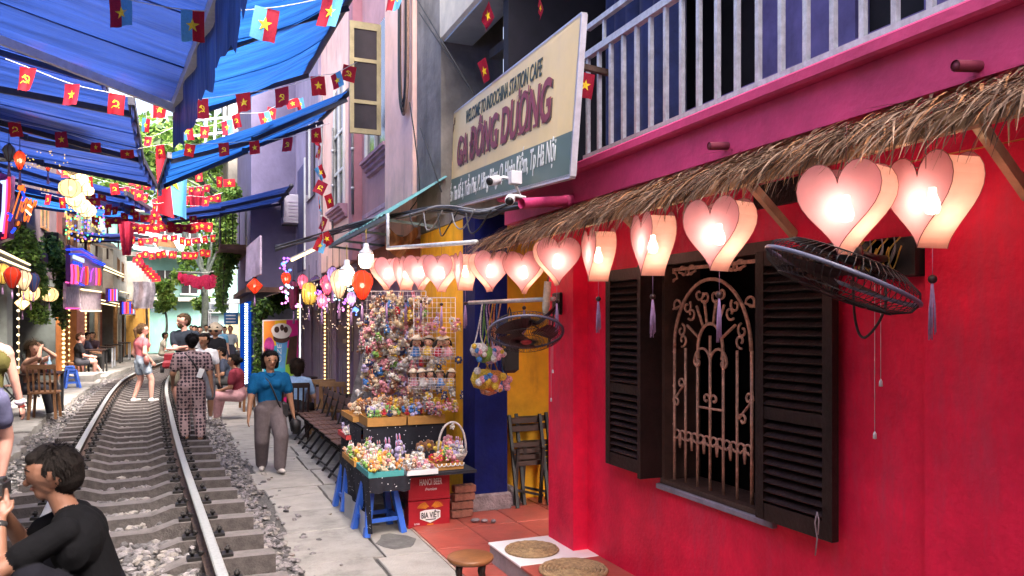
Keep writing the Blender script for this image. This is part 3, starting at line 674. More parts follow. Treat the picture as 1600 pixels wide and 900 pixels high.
for i in range(5):
    a = at(640+i*22, 333, t=8-i*.4); q = [a, a+Vector((0, -.1, -.12-.05*(i % 3))), a+Vector((.02, -.25, -.16)), a+Vector((.05, -.45, -.03))]; m = MB(); m.tube(crom(q, 6), .007, 5); m.build('cable', cabg if i % 2 else cab, cb)
for (a, b) in (((652, 0, 9), (742, 150, 7.6)), ((655, 20, 9), (735, 140, 7.8)), ((657, 200, 9), (690, 300, 8.2))):
    m = MB(); m.tube([at(a[0], a[1], t=a[2]), at(b[0], b[1], t=b[2])], .008, 5); m.build('cable', cab, cb)

# ---------------------------------------------------------------- yellow shop, recess, blue pillar
ochre = M('ochre_paint', (.80, .41, .012), .7, .2, 2.2, .2, dirt=(.24, .10, .02), dirt_amt=.75, dirt_scale=1.6)
blue_p = M('blue_paint', (.004, .007, .075), .7, .25, 4, .2, spec=.12, dirt=(.03, .035, .10), dirt_amt=.35, dirt_scale=5)
ys_ = thing('yellow_shop', 'ochre yellow shop front with a royal blue pillar', 'building', (2.8, 7.5, 0))
m = MB(); m.span((2.60, 7.36, 0), (3.2, 9.05, 2.92)); m.build('wall', ochre, ys_)
m = MB(); m.span((2.90, 7.34, 0), (4.4, 7.5, 2.92)); m.span((4.3, 5.5, 0), (4.4, 7.34, 2.92)); m.build('recess_wall', ochre, ys_)
m = MB(); m.span((2.555, 7.0, .0), (2.895, 7.35, 2.92), 0, .01); m.build('pillar', blue_p, ys_)
m = MB(); m.span((2.53, 6.98, 0), (2.93, 7.34, .2), 0, .03); m.build('pillar_base', M('rough_render', (.22, .17, .18), .95, .3, 9, .9), ys_)
m = MB(); m.lathe([(.16, 0), (.13, .08), (.07, .17), (0, .2)], (2.98, 7.22, .02), 9); m.build('mortar_heap', MATS['rough_render'], ys_)
m = MB(); m.span((2.6, 5.5, 2.93), (4.4, 9.05, 3.05)); m.build('roof_slab', M('stained_concrete', (.22, .20, .18), .9, .3, 2, .5, dirt=(.06, .055, .05), dirt_amt=.85, dirt_scale=1.2), ys_)
stc = MATS['stained_concrete']
# concrete party wall and pale upper house
ph = thing('concrete_house', 'tall grey stained concrete party wall beside the sign', 'building', (2.9, 8.6, 0))
m = MB(); m.span((2.56, 8.1, 3.05), (3.3, 9.06, 8.2)); m.build('party_wall', stc, ph)
m = MB(); m.span((2.64, 9.05, 3.0), (3.3, 9.12, 8)); m.build('return_wall', stc, ph)
uh = thing('pale_house', 'pale upper house wall behind the sign board', 'building', (3.4, 7, 3))
m = MB(); m.span((3.3, 6.7, 3.06), (3.45, 8.09, 8)); m.build('wall', M('limewash', (.27, .255, .23), .9, .2, 2, .3, dirt=(.22, .20, .18), dirt_amt=.7), uh)
p0, p1 = at(716, 130, X=3.2), at(852, 28, X=3.2); m = MB(); m.bar(p0, p1, .14, .10); m.build('ledge', stc, uh)
m = MB(); quadbox(m, [at(800, 55, X=3.25), at(850, 28, X=3.25), at(850, -60, X=3.25), at(798, -20, X=3.25)], .03); m.build('metal_panel', M('grey_sheet', (.28, .31, .36), .5, .1, 5), uh)
ac = thing('air_conditioner', 'cream air conditioner unit high above the cafe sign', 'air conditioner', at(765, 5, t=7)); a, b = at(714, -14, X=2.75), at(812, -12, X=2.75)
m = MB(); m.span((2.55, b.y, 4.95), (2.95, a.y, 5.5), 0, .03); m.build('case', M('aged_plastic', (.60, .52, .38), .5, .15, 4), ac); m = MB(); m.span((2.58, b.y+.08, 4.93), (2.9, a.y-.08, 4.95)); m.build('base_rail', M('grey_sheet', (.3, .3, .3)), ac)
m = MB(); m.span((2.545, b.y+.1, 5.05), (2.55, b.y+.55, 5.42)); m.build('fan_grille', iron_m, ac)

# ---------------------------------------------------------------- pink house
pink = M('pink_plaster', (.86, .56, .48), .8, .14, 1.6, .2, dirt=(.40, .25, .26), dirt_amt=.9, dirt_scale=2.2)
lilac = M('lilac_plaster', (.25, .165, .235), .8, .15, 1.6, .2, dirt=(.22, .15, .24), dirt_amt=.7)
mauve = M('mauve_plaster', (.50, .28, .29), .8, .14, 1.6, .2, dirt=(.32, .2, .26), dirt_amt=.7)
pkh = thing('pink_house', 'pink plaster house with open brown shutter and moulded sills', 'building', (2.7, 11, 0))
m = MB(); m.span((2.52, 9.12, 2.9), (3.2, 10.55, 9.6)); m.build('pilaster', pink, pkh)
m = MB(); m.span((2.66, 10.55, 2.9), (3.2, 13.6, 9.6)); m.build('wall', mauve, pkh)
m = MB(); m.span((2.56, 13.1, 2.9), (3.2, 16.4, 9.6)); m.build('far_wall', pink, pkh)
m = MB(); m.span((2.50, 12.75, 2.9), (2.66, 13.1, 9.6)); m.build('corner_strip', M('rose_plaster', (.42, .19, .23), .8, .15, 2), pkh)
# rows of painted brick where the plaster ends
brk = M('painted_brick', (.50, .34, .42), .8, .12, 3, .3)
for i in range(7):
    for j in range(11):
        y = 10.62+j*.19+(i % 2)*.095
        if y > 12.7: continue
        m = MB(); m.box((2.655, y+.09, 3.08+i*.085), (.02, .175, .072), None, 0, .004); m.build('brick', brk, pkh)
olive = M('olive_frame_paint', (.28, .24, .13), .6, .2, 6, .2); glass_d = M('dark_pane', (.03, .028, .032), .12, .2, 2, spec=.6); 
lf = MB(); lx0, lx1, ly, lz0, lz1 = 2.06, 2.50, 10.72, 4.50, 6.06
for q in ((lx0, lx0+.06, lz0, lz1), (lx1-.06, lx1, lz0, lz1), (lx0+.06, lx1-.06, lz0, lz0+.07), (lx0+.06, lx1-.06, lz1-.1, lz1), (lx0+.06, lx1-.06, lz0+.42, lz0+.47), (lx0+.06, lx1-.06, lz0+1.0, lz0+1.05)): lf.span((q[0], ly-.02, q[2]), (q[1], ly+.02, q[3]))
lo = lf.build('shutter', olive, pkh); lo['label'] = 'open olive-framed casement leaf with three dark panes'
for (a, b) in ((lz0+.07, lz0+.42), (lz0+.47, lz0+1.0), (lz0+1.05, lz1-.1)): m = MB(); m.span((lx0+.06, ly-.004, a), (lx1-.06, ly+.004, b)); m.build('pane', glass_d, lo)
m = MB(); m.span((2.62, 10.75, 4.45), (2.67, 12.2, 6.3)); wo = m.build('window', glass_d, pkh)
for yy_ in (10.75, 11.45, 12.15): m = MB(); m.span((2.58, yy_, 4.45), (2.64, yy_+.06, 6.3)); m.build('frame', M('white_frame', (.6, .62, .62), .5, .1), wo)
def sill(y0, y1, z, parent, x=2.66):
    prof = [(0, 0), (-.16, .0), (-.16, -.05), (-.13, -.05), (-.13, -.09), (-.09, -.10), (-.09, -.15), (-.05, -.17), (-.05, -.22), (0, -.24)]
    m = MB(); m.prism([(p[0], p[1]) for p in prof], (x, y0, z), (1, 0, 0), (0, 0, 1), (0, 1, 0), y1-y0); return m.build('window_sill', M('sill_mauve', (.40, .23, .30), .8, .15, 4, .2), parent)
sill(10.6, 12.2, 4.4, pkh); sill(13.5, 14.9, 3.95, pkh, 2.56)
m = MB(); m.span((2.55, 13.75, 4.0), (2.57, 14.7, 6.2)); wo = m.build('window', glass_d, pkh)
for yy_ in (13.7, 14.2, 14.68): m = MB(); m.span((2.52, yy_, 3.95), (2.56, yy_+.07, 6.25)); m.build('frame', MATS['white_frame'], wo)
for zz in (4.6, 5.3): m = MB(); m.span((2.525, 13.77, zz), (2.555, 14.68, zz+.05)); m.build('frame', MATS['white_frame'], wo)
# coil of cable on the pilaster
cc_ = thing('cable_coil', 'long brown coil of spare cable hung on the pink wall', 'cable coil', (2.45, 9.8, 5))
for i in range(9):
    c = at(629, 70, X=2.45); w_ = .13+.012*i; m = MB()
    m.tube([Vector((2.45+.008*(i % 3), c.y+w_*math.cos(t), 5.55+.95*math.copysign(abs(math.sin(t))**.6, math.sin(t))-.02*i)) for t in np.linspace(0, 2*math.pi, 28)[:-1]], .011, 5, closed=True); m.build('loop', M('tan_cable', (.30, .17, .11), .6, .25, 20) if i % 3 else cab, cc_)
m = MB(); m.tube(crom([at(640, 160, X=2.46), at(650, 230, X=2.46), at(655, 300, X=2.47), at(640, 330, X=2.44)], 6), .008, 5); m.build('tail', cab, cc_)
for (px, y0, y1, lab) in ((551, 130, 335, 'thin grey conduit running down the pink house'), (503, 150, 385, 'grey drain pipe between the pink and violet houses'), (520, 200, 380, 'second grey conduit on the far pink wall')):
    a, b = at(px, y0, X=2.5), at(px, y1, X=2.5); o = thing('conduit', lab, 'pipe', b); m = MB(); m.tube([a, a.lerp(b, .5)+Vector((0, .01, 0)), b], .022, 7); m.build('pipe', cabg, o)
    for k in (.2, .5, .8): m = MB(); m.tube([a.lerp(b, k)+Vector((0, 0, .02)), a.lerp(b, k)-Vector((0, 0, .02))], .032, 7); m.build('clip', steel, o)
o = thing('orange_cloth', 'faded orange cloth draped under the teal canopy', 'cloth', at(630, 372, t=9)); m = MB(); m.grid(lambda u, v: at(606+44*u+4*math.sin(v*5), 352+18*math.sin(u*3.1)+32*v, t=9+.12*math.sin(u*13+v*3)), 16, 8); m.build('sheet', M('orange_canvas', (.40, .17, .07), .85, .35, 5, .3, trans=.3), o)
o = thing('meter_box', 'grey electric meter box on the lilac wall', 'box', (2.55, 12.5, 2.0)); m = MB(); m.span((2.5, 12.4, 1.95), (2.62, 12.75, 2.4), 0, .01); m.build('case', cabg, o); m = MB(); m.span((2.493, 12.47, 2.15), (2.499, 12.68, 2.33)); m.build('window', glass_d, o)
# teal corrugated canopy
teal = M('teal_corrugated', (.13, .36, .34), .55, .15, 5, .1, dirt=(.2, .2, .16), dirt_amt=.5)
tc_ = thing('corrugated_canopy', 'teal corrugated canopy over the toy stall shop', 'canopy', (2.3, 10, 3.1))
m = MB(); m.grid(lambda u, v: Vector((2.6-.62*v, 8.0+3.7*u+.25*v, 3.45-.42*v+.025*abs(math.sin(u*60)))), 90, 3); m.build('sheet', teal, tc_)
m = MB(); m.bar((1.99, 8.2, 3.0), (1.99, 11.9, 3.02), .04, .05); m.build('edge_beam', M('grey_green_steel', (.16, .22, .22), .6, .2), tc_)
for y in (8.4, 9.6, 10.8, 11.7): m = MB(); m.bar((2.6, y, 2.95), (2.0, y, 3.0), .03, .03); m.build('strut', MATS['grey_green_steel'], tc_)

# ground floor under the pink house: lilac shutters with strips of warm lamps
gf = thing('lilac_shopfront', 'lilac ground floor shopfront with columns of warm string lamps', 'building', (2.65, 14, 0))
m = MB(); m.span((2.62, 9.06, 0), (2.9, 20, 2.89)); m.build('wall', lilac, gf)
m = MB(); m.span((2.40, 9.06, 2.55), (2.64, 11.9, 2.88)); m.build('lintel', M('rust_brown_paint', (.25, .07, .03), .7, .3, 3), gf)
for y in (10.6, 13.3, 14.7, 16.2, 17.9, 19.4): m = MB(); m.span((2.57, y, 0), (2.63, y+.28, 2.7)); m.build('pilaster', M('lilac_trim', (.30, .21, .29), .7, .12, 3), gf)
for (y0, y1) in ((10.95, 13.2), (13.7, 14.6), (15.1, 16.1), (16.6, 17.8)):
    m = MB(); m.span((2.605, y0, 0), (2.622, y1, 2.35)); d_ = m.build('roller_door', M('mauve_metal', (.21, .15, .21), .5, .15, 3), gf)
    for k in range(4): m = MB(); m.span((2.597, y0+(y1-y0)*(k+.1)/4, .1), (2.607, y0+(y1-y0)*(k+.9)/4, 2.25)); m.build('panel', MATS['mauve_metal'], d_)
m = MB()
m.grid(lambda u, v: Vector((2.55-.85*v, 11.9+8*u, 2.75-.28*v+.02*abs(math.sin(u*100)))), 120, 2); m.build('awning_sheet', M('rust_tin', (.20, .13, .10), .7, .35, 4, .2), gf)
warm_led = E('warm_led', (1, .62, .22), 5); 
def led_column(x, y, z0, z1, label, mat=None, step=.075, r=.021, nx=-1):
    o = thing('led_strip', label, 'string lights', (x, y, z0), 'columns of string lamps'); m = MB(); m.span((x+.004, y-.025, z0), (x+.012, y+.025, z1)); m.build('backing', M('led_backing', (.5, .35, .15), .6, .1), o)
    n = int((z1-z0)/step); m = MB()
    for i in range(n): m.ball((x-.004, y, z0+(i+.5)*step), r, 6, 4)
    tag(m.build('lamp_beads', mat or warm_led, o), kind='stuff'); return o
led_column(2.56, 13.4, .3, 2.6, 'warm string of lamps on the column beside the leaning planks')
led_column(2.56, 15.9, .3, 2.6, 'warm string of lamps on the column behind the small round table')
led_column(2.3, 18.0, .3, 2.6, 'warm string of lamps beside the ice cream poster', E('lime_led', (.95, .85, .25), 4.5))
# dark wall poster
po = thing('wall_poster', 'small dark night-scene poster on the lilac wall', 'poster', (2.58, 14.2, 1.7)); a, b = at(527, 545, X=2.59), at(552, 508, X=2.59); m = MB(); m.span((2.585, b.y, a.z), (2.595, a.y, b.z)); m.build('sheet', M('night_print', (.04, .03, .05), .4, .9, 12), po); m = MB(); m.span((2.58, (a.y+b.y)/2-.15, a.z+.12), (2.584, (a.y+b.y)/2+.15, a.z+.2)); m.build('print_block', M('beige_print', (.5, .38, .2), .5, .4, 20), po)
# leaning weathered planks
for i, (px0, px1, lab) in enumerate(((545, 590, 'weathered grey plank leaning left of the toys'), (566, 600, 'weathered grey plank partly behind the toys'))):
    pl = thing('plank', lab, 'plank', at(px0, 630, t=9.6)); a, b = at(px0+12, 632, t=9.6), at(px1-2, 506, t=9.3); m = MB(); m.bar(a, b, .17, .03, up=(.3, 1, 0)); m.build('board', M('weathered_wood', (.30, .29, .31), .9, .4, 14, .5, dirt=(.12, .11, .13), dirt_amt=.8, dirt_scale=5), pl)

# ---------------------------------------------------------------- violet house
vio = M('violet_grey_plaster', (.13, .115, .20), .85, .15, 2, .25, dirt=(.11, .10, .17), dirt_amt=.7)
vh = thing('violet_house', 'violet grey house jutting into the street with an air conditioner', 'building', (2, 20.5, 0))
m = MB(); m.span((1.43, 20.1, 2.75), (3.2, 26, 8.6)); m.build('wall', vio, vh)
m = MB(); m.span((2.5, 16.4, 2.7), (3.2, 20.1, 9.5)); m.build('side_wall', M('grey_violet_plaster', (.30, .26, .36), .85, .15, 2, .25), vh)
m = MB(); m.span((2.48, 18.4, 3.1), (2.51, 19.6, 5.6)); dr = m.build('door', M('door_violet', (.07, .07, .16), .6, .4, 30), vh)
m = MB(); m.span((2.47, 18.3, 3.1), (2.5, 18.4, 5.7)); m.build('frame', MATS['white_frame'], dr)
m = MB(); m.span((2.46, 16.8, 4.6), (2.49, 18.0, 6.3)); wv = m.build('window', glass_d, vh); m = MB(); m.span((2.44, 17.35, 4.6), (2.47, 17.45, 6.3)); m.build('frame', MATS['white_frame'], wv)
m = MB(); m.span((1.5, 20.3, 0), (2.62, 26, 2.74)); m.build('lower_wall', M('slate_paint', (.10, .10, .13), .8, .3, 2), vh)
m = MB(); m.span((1.3, 19.9, 2.62), (2.6, 26, 2.745)); m.build('floor_edge', M('old_timber', (.14, .07, .05), .8, .3, 4), vh)
a, b = at(441, 350, Y=19.7), at(474, 307, Y=19.7)
ac2 = thing('air_conditioner', 'grey air conditioner unit on the violet house wall', 'air conditioner', (a.x, 19.7, a.z)); m = MB(); m.span((a.x, 19.45, a.z), (b.x+.1, 19.95, b.z), 0, .02); m.build('case', M('lilac_metal', (.38, .36, .44), .5, .12, 4), ac2)
m = MB(); m.lathe([(.0, 0), (.2, 0), (.2, .02), (.18, .02), (.18, .01), (0, .01)], ((a.x)-.0, 19.7, (a.z+b.z)/2), 18, axis=(-1, 0, 0)); m.build('fan_ring', MATS['slate_paint'], ac2)
for i in range(6): m = MB(); m.span((a.x+.12, 19.44, a.z+.08+i*.085), (b.x+.02, 19.449, a.z+.11+i*.085)); m.build('louver', MATS['grey_violet_plaster'], ac2)
m = MB(); m.bar((a.x-.02, 19.6, a.z-.04), (b.x+.25, 19.6, a.z-.04), .04, .04); m.build('bracket', iron_m, ac2)
# ---------------------------------------------------------------- blue retractable awnings
def awn_mat(name, rgb, tr=.45):
    if name in MATS: return MATS[name]
    m = bpy.data.materials.new(name); m.use_nodes = True; nt = m.node_tree; N = nt.nodes; L = nt.links; N.clear()
    tc = N.new('ShaderNodeTexCoord'); mp = N.new('ShaderNodeMapping'); mp.inputs['Scale'].default_value = (.5, 5, 1); L.new(tc.outputs['Object'], mp.inputs['Vector'])
    nz = N.new('ShaderNodeTexNoise'); nz.inputs['Scale'].default_value = 1.6; nz.inputs['Detail'].default_value = 6; L.new(mp.outputs[0], nz.inputs['Vector'])
    rp = N.new('ShaderNodeMapRange'); rp.inputs[1].default_value = .35; rp.inputs[2].default_value = .7; L.new(nz.outputs['Fac'], rp.inputs[0])
    mx = N.new('ShaderNodeMix'); mx.data_type = 'RGBA'; L.new(rp.outputs[0], mx.inputs['Factor']); mx.inputs['A'].default_value = (*[c*.6 for c in rgb], 1); mx.inputs['B'].default_value = (*[min(1, c*1.25) for c in rgb], 1)
    d = N.new('ShaderNodeBsdfPrincipled'); d.inputs['Roughness'].default_value = .38; t = N.new('ShaderNodeBsdfTranslucent'); L.new(mx.outputs['Result'], d.inputs['Base Color']); L.new(mx.outputs['Result'], t.inputs[0])
    bp = N.new('ShaderNodeBump'); bp.inputs['Strength'].default_value = .8; bp.inputs['Distance'].default_value = .05; L.new(nz.outputs['Fac'], bp.inputs['Height']); L.new(bp.outputs[0], d.inputs['Normal'])
    a = N.new('ShaderNodeMixShader'); a.inputs[0].default_value = tr; L.new(d.outputs[0], a.inputs[1]); L.new(t.outputs[0], a.inputs[2])
    o = N.new('ShaderNodeOutputMaterial'); L.new(a.outputs[0], o.inputs[0]); MATS[name] = m; return m
navy = awn_mat('awning_navy', (.02, .055, .27), .29); azure = awn_mat('awning_azure', (.016, .11, .43), .46)
armw = M('white_arm_paint', (.55, .56, .62), .4, .12, 20); armd = M('dark_arm_paint', (.03, .03, .05), .45, .2, 20)
def awning(label, F0, F1, B0, B1, mat, arms=(.15, .85), val=.22, arm_m=armd, sag=.05, rip=.012, torn=False):
    F0, F1, B0, B1 = map(Vector, (F0, F1, B0, B1)); o = thing('blue_awning', label, 'awning', (F0+F1+B0+B1)/4, 'blue folding-arm awnings over the track')
    def fn(u, v):
        p = F0.lerp(F1, u).lerp(B0.lerp(B1, u), v); p.z += -sag*math.sin(math.pi*v)-.03*abs(math.sin(u*9.4))*math.sin(math.pi*v)+rip*math.sin(u*19+v*3)*math.sin(math.pi*v)+rip*.6*math.sin(u*47+v*9); return p
    m = MB(); m.grid(fn, 36, 14); m.build('canopy', mat, o)
    m = MB()
    for k in range(1, 4): m.tube([fn(k/4, j/10)+Vector((0, 0, -.004)) for j in range(11)], .006, 4)
    m.build('seams', mat, o)
    m = MB(); m.bar(F0+Vector((0, 0, -.02)), F1+Vector((0, 0, -.02)), .06, .09); m.build('front_bar', arm_m, o)
    m = MB(); m.cyl(B0, B1, .05, n=10); m.build('roller', arm_m, o)
    if val:
        m = MB(); N = 44; rr = random.Random(int(F0.y*10))
        dep = [val*(1+(.35*rr.random() if torn else .08*math.sin(i*1.3))) for i in range(N+1)]
        m.grid(lambda u, v: F0.lerp(F1, u)+Vector((.02*math.sin(u*30), 0, -.06-dep[int(round(u*N))]*v)), N, 3); m.build('valance', mat, o)
    for k in arms:
        b = B0.lerp(B1, k); f = F0.lerp(F1, k); e = b.lerp(f, .52)+(F1-F0).normalized()*(.28 if k < .5 else -.28)+Vector((0, 0, -.04))
        for (p, q) in ((b, e), (e, f)): m = MB(); m.bar(p+Vector((0, 0, -.1)), q+Vector((0, 0, -.07)), .045, .06); m.build('folding_arm', arm_m, o)
        m = MB(); m.box(e+Vector((0, 0, -.08)), (.09, .09, .08)); m.build('elbow', armd, o)
    return o
awning('large dark blue awning overhead at the top left with torn valance', (.30, 2.9, 3.62), (-.10, 6.75, 3.62), (-3.6, 2.9, 4.75), (-3.6, 6.75, 4.72), navy, (.3, .975), .3, armw, .06, .01, True)
awning('added unseen blue awning behind the viewer cutting frontal sky light', (1.3, -9.5, 3.6), (.6, -3.2, 3.6), (-3.6, -9.5, 4.7), (-3.6, -3.2, 4.7), navy, (.2, .8), .2)  # out of view, added so the light falls more from above
awning('second blue awning on the left under the large one', at(205, 153, t=7.34), at(222, 250, t=10.1), (-3.7, 8.2, 4.62), (-3.7, 11.2, 4.72), navy, (.12, .9), .1)
awning('third blue awning on the left above the round cream lanterns', at(216, 236, t=10.9), at(243, 288, t=12.6), (-3.7, 11.6, 4.9), (-3.7, 14.1, 4.6), navy, (.1, .9), .12)
awning('bright blue awning overhead on the right below the flags', (.12, 5.4, 4.62), at(285, 182, t=10.3), (1.75, 5.4, 5.5), at(478, 113, t=10.9), azure, (.05, .55, .97), .12, armd, .10, .02)
awning('narrow blue awning on the right over the hanging vines', (-.25, 11.9, 4.25), at(249, 291, t=12.1), (2.3, 11.9, 5.45), at(500, 186, t=13.1), azure, (.1, .9), .12)
awning('small far blue awning behind the big hanging flag', at(252, 332, t=17), at(262, 345, t=19.5), (2.1, 17.6, 4.9), (2.1, 20, 4.9), navy, (.2, .9), .1)
awning('small far blue awning on the left with pale underside', at(190, 318, t=16.5), at(235, 345, t=20), (-3.4, 17.5, 4.6), (-3.4, 21.5, 4.7), azure, (.2, .9), .1)
awning('faded blue awning low down at the far left bend', at(205, 365, t=24), at(238, 372, t=27), (-3.3, 26, 4.6), (-3.3, 29, 4.6), navy, (.2, .9), .1)
awning('dark blue awning corner at the far upper left', at(160, 112, t=8.6), at(168, 150, t=10.4), (-3.9, 8.6, 5.35), (-3.9, 11.0, 5.2), navy, (.2, .8), .08)
# ---------------------------------------------------------------- flags
fred = M('flag_red', (.50, .012, .03), .75, .15, 12, .1, trans=.35); fblue = M('flag_sky_blue', (.12, .42, .72), .75, .12, 12, .1, trans=.35); fyel = M('flag_yellow', (.85, .60, .03), .7, .1, 12); fdred = M('flag_deep_red', (.36, .01, .04), .75, .2, 12, .1, trans=.35); fpink = M('flag_pink_red', (.72, .04, .14), .75, .2, 12, .1, trans=.4)
def star2d(r): return [(r*(1 if i % 2 == 0 else .4)*math.sin(i*math.pi/5), r*(1 if i % 2 == 0 else .4)*math.cos(i*math.pi/5)) for i in range(10)]
def bendf(k):
    r = random.Random(k); a, b, c = r.uniform(-.1, .1), r.uniform(2, 5), r.uniform(0, 6); tw = r.uniform(-.12, .12); fo = r.uniform(.02, .07)
    return lambda x, z: Vector((x*(1-abs(tw)*.3)+z*tw*.15, fo*math.sin(b*x*2+c)*(.2-z)+a*x*z*2+.10*z*z*(1 if k % 2 else -1), z))
FLG = {}
def flag_meshes(kind, k):
    key = (kind, k)
    if key in FLG: return FLG[key]
    bf = bendf(k); W, H = .5, 1.3 if kind == 'B' else .72 if kind == 'W' else 1.25
    if kind == 'W': W, H = .75, 1.0
    m = MB(); nu, nv = 8, 6
    half = kind == 'B'
    vv = [bf(-W+2*W*i/nu, -H*j/nv) for j in range(nv+1) for i in range(nu+1)]
    ff = [(j*(nu+1)+i, j*(nu+1)+i+1, (j+1)*(nu+1)+i+1, (j+1)*(nu+1)+i) for j in range(nv) for i in range(nu)]
    m.add(vv, ff, 0, True)
    if half:
        sgn = k % 2
        m.m = [1 if ((idx % nu) >= nu/2) != bool(sgn) else 0 for idx in range(len(ff))]
    cloth = m.mesh('cloth', [fdred if k % 3 == 0 else fred, fblue])
    e = MB(); cz = -H/2; polys = []
    if kind in 'SBW': polys.append(star2d(.30))
    else:
        arc = [(.2*math.cos(t)+.0, .2*math.sin(t)) for t in np.linspace(-2.3, 1.9, 14)]; arc2 = [(.145*math.cos(t)-.025, .145*math.sin(t)+.02) for t in np.linspace(1.8, -2.2, 14)]
        polys.append(arc+arc2); polys.append([(-.16, -.12), (-.12, -.16), (-.26, -.28), (-.29, -.25)])
        polys.append([(-.14, .10), (-.10, .14), (.22, -.2), (.18, -.24)]); polys.append([(-.24, .10), (-.09, .25), (-.02, .18), (-.17, .03)])
    for pg in polys:
        n = len(pg)
        for s in (-1, 1):
            pts = [bf(x, z+cz)+Vector((0, s*.012, 0)) for (x, z) in pg]
            if kind in 'SBW':
                c = bf(0, cz)+Vector((0, s*.012, 0)); e.add([c]+pts, [(0, 1+i, 1+(i+1) % n) for i in range(n)])
            elif n > 8:
                h = n//2; e.add(pts, [(i, i+1, n-2-i, n-1-i) for i in range(h-1)])
            else: e.add(pts, [tuple(range(n))])
    FLG[key] = (cloth, e.mesh('emblem', fyel)); return FLG[key]
NAMEK = {'H': 'red flag with hammer and sickle', 'S': 'red flag with yellow star', 'B': 'red and blue flag', 'W': 'wide red flag'}
ORD = ['leftmost', 'second', 'third', 'fourth', 'fifth', 'sixth', 'seventh', 'eighth', 'ninth', 'tenth', 'eleventh', 'twelfth', 'thirteenth', 'fourteenth']
def flag(p, w, kind, k, where, rz=0, tilt=0, group='flags strung over the track', nth=None):
    lab = NAMEK[kind]+(', '+ORD[nth]+(' from the left' if nth else '') if nth is not None else '')+' '+where
    o = thing('flag', lab, 'flag', p, group); o.rotation_euler = (0, R(tilt), rz); o.scale = (w, w, w)
    c, e = flag_meshes(kind, k % 6); link('cloth', c, o, False); link('emblem', e, o, False); return o
string_m = M('flag_string', (.6, .6, .6), .8, .1)
def string(pts, label, r=.003):
    o = thing('flag_string', label, 'string', pts[0]); m = MB(); m.tube(crom(pts, 8), r, 4); m.build('cord', string_m, o)
fr_ = random.Random(12)
def row(lst, t, where, wpx=24, string_label=None, sc=1.0):
    """flags hung at photo pixels, at depth t (a number or start,end)"""
    pts = []
    for i, it in enumerate(lst):
        px, py, k = it[:3]; w = (it[3] if len(it) > 3 else wpx)*sc; tl = it[4] if len(it) > 4 else fr_.uniform(-9, 9)
        tt = t if not isinstance(t, tuple) else t[0]+(t[1]-t[0])*i/max(1, len(lst)-1)
        h = w*1.25*(.6 if k == 'X' else 1); p = at(px, py-h*.55, t=tt); pts.append(p)
        flag(p, w/F*tt, k, i*5+int(px) % 7, where, -YAW*.9+fr_.uniform(-.5, .5), tl, nth=i)
    if string_label and len(pts) > 1: string([pts[0]*1.5-pts[1]*.5]+pts+[pts[-1]*1.5-pts[-2]*.5], string_label)
row([(188, 22, 'B', 36, -5), (301, 41, 'B', 36, 0), (418, 39, 'B', 38, 10), (521, 20, 'B', 38, 12), (622, -4, 'B', 36, 10)], 4.3, 'on the nearest string', 36, 'white cord of the nearest flags across the top')
row([(44, 126, 'H', 30, 8), (113, 150, 'S', 27, 3), (183, 164, 'H', 25), (250, 173, 'S', 22), (316, 171, 'H', 24), (379, 162, 'S', 24, -8), (440, 154, 'H', 25, -6), (496, 135, 'S', 23, -8), (524, 128, 'B', 20, -20), (547, 117, 'H', 21, 10)], (6.2, 7.2), 'on the second string', 24, 'cord of the second row of flags')
row([(22, 203, 'H', 18), (95, 219, 'S', 19), (150, 233, 'W', 15), (198, 243, 'W', 13), (250, 238, 'H', 17), (298, 236, 'S', 15), (349, 235, 'H', 17), (397, 232, 'S', 17), (450, 227, 'H', 18), (494, 212, 'S', 18)], (8.5, 9.0), 'on the third string', 17, 'cord of the third row of flags')
row([(229, 196, 'B', 16, 14), (232, 222, 'S', 12), (290, 206, 'B', 20, -4), (320, 208, 'S', 15), (354, 200, 'B', 18, -8), (368, 190, 'H', 17, -8), (412, 188, 'B', 18, -14), (425, 178, 'S', 14), (455, 165, 'W', 14, -20), (467, 164, 'B', 14, -16)], (11, 11.8), 'in the bright gap', 16, 'thin cord of small flags in the bright gap')
row([(102, 271, 'H', 12), (140, 285, 'S', 13), (178, 296, 'H', 14), (217, 306, 'S', 13), (242, 325, 'S', 10), (290, 314, 'S', 11), (322, 316, 'H', 12), (340, 310, 'S', 10)], (13, 17), 'beside the round lanterns', 12, 'cord of flags beside the round lanterns')
row([(76, 313, 'H', 13), (97, 318, 'S', 13), (110, 316, 'H', 11), (147, 318, 'W', 12), (170, 329, 'S', 14), (180, 330, 'H', 10), (205, 330, 'H', 12), (242, 337, 'S', 11), (276, 330, 'W', 12), (307, 330, 'S', 12)], (14, 19), 'below the round lanterns', 12, 'cord of flags crossing below the round lanterns')
row([(310, 278, 'S', 11), (343, 285, 'H', 13), (358, 288, 'W', 12), (330, 312, 'W', 9)], 15, 'by the vines', 12)
row([(212+i*9.5+fr_.uniform(-2, 2), 357+2*math.sin(i), 'SHW'[i % 3], 12) for i in range(13)], (18, 20), 'in the crowded row', 12, 'cord of the crowded dark red flags')
row([(216+i*10+fr_.uniform(-3, 3), 398+fr_.uniform(-3, 3), 'HS'[i % 2], 9) for i in range(12)], (24, 26), 'in the far row', 9, 'cord of the far row of flags')
row([(214+i*4.2, 408+i*4.2, 'W', 9) for i in range(8)], (22, 24), 'in the slanting row', 8)
row([(108+i*17+fr_.uniform(-3, 3), 300+8*math.sin(i*.9)+i*1.5, 'SHW'[i % 3], 11) for i in range(9)], (15, 18), 'on the sagging mid string', 11, 'sagging middle cord of flags')
row([(150+i*15+fr_.uniform(-3, 3), 345-i*.5+5*math.sin(i*1.3), 'HSW'[i % 3], 11) for i in range(12)], (17, 19), 'on the low left string', 11, 'low left cord of flags')
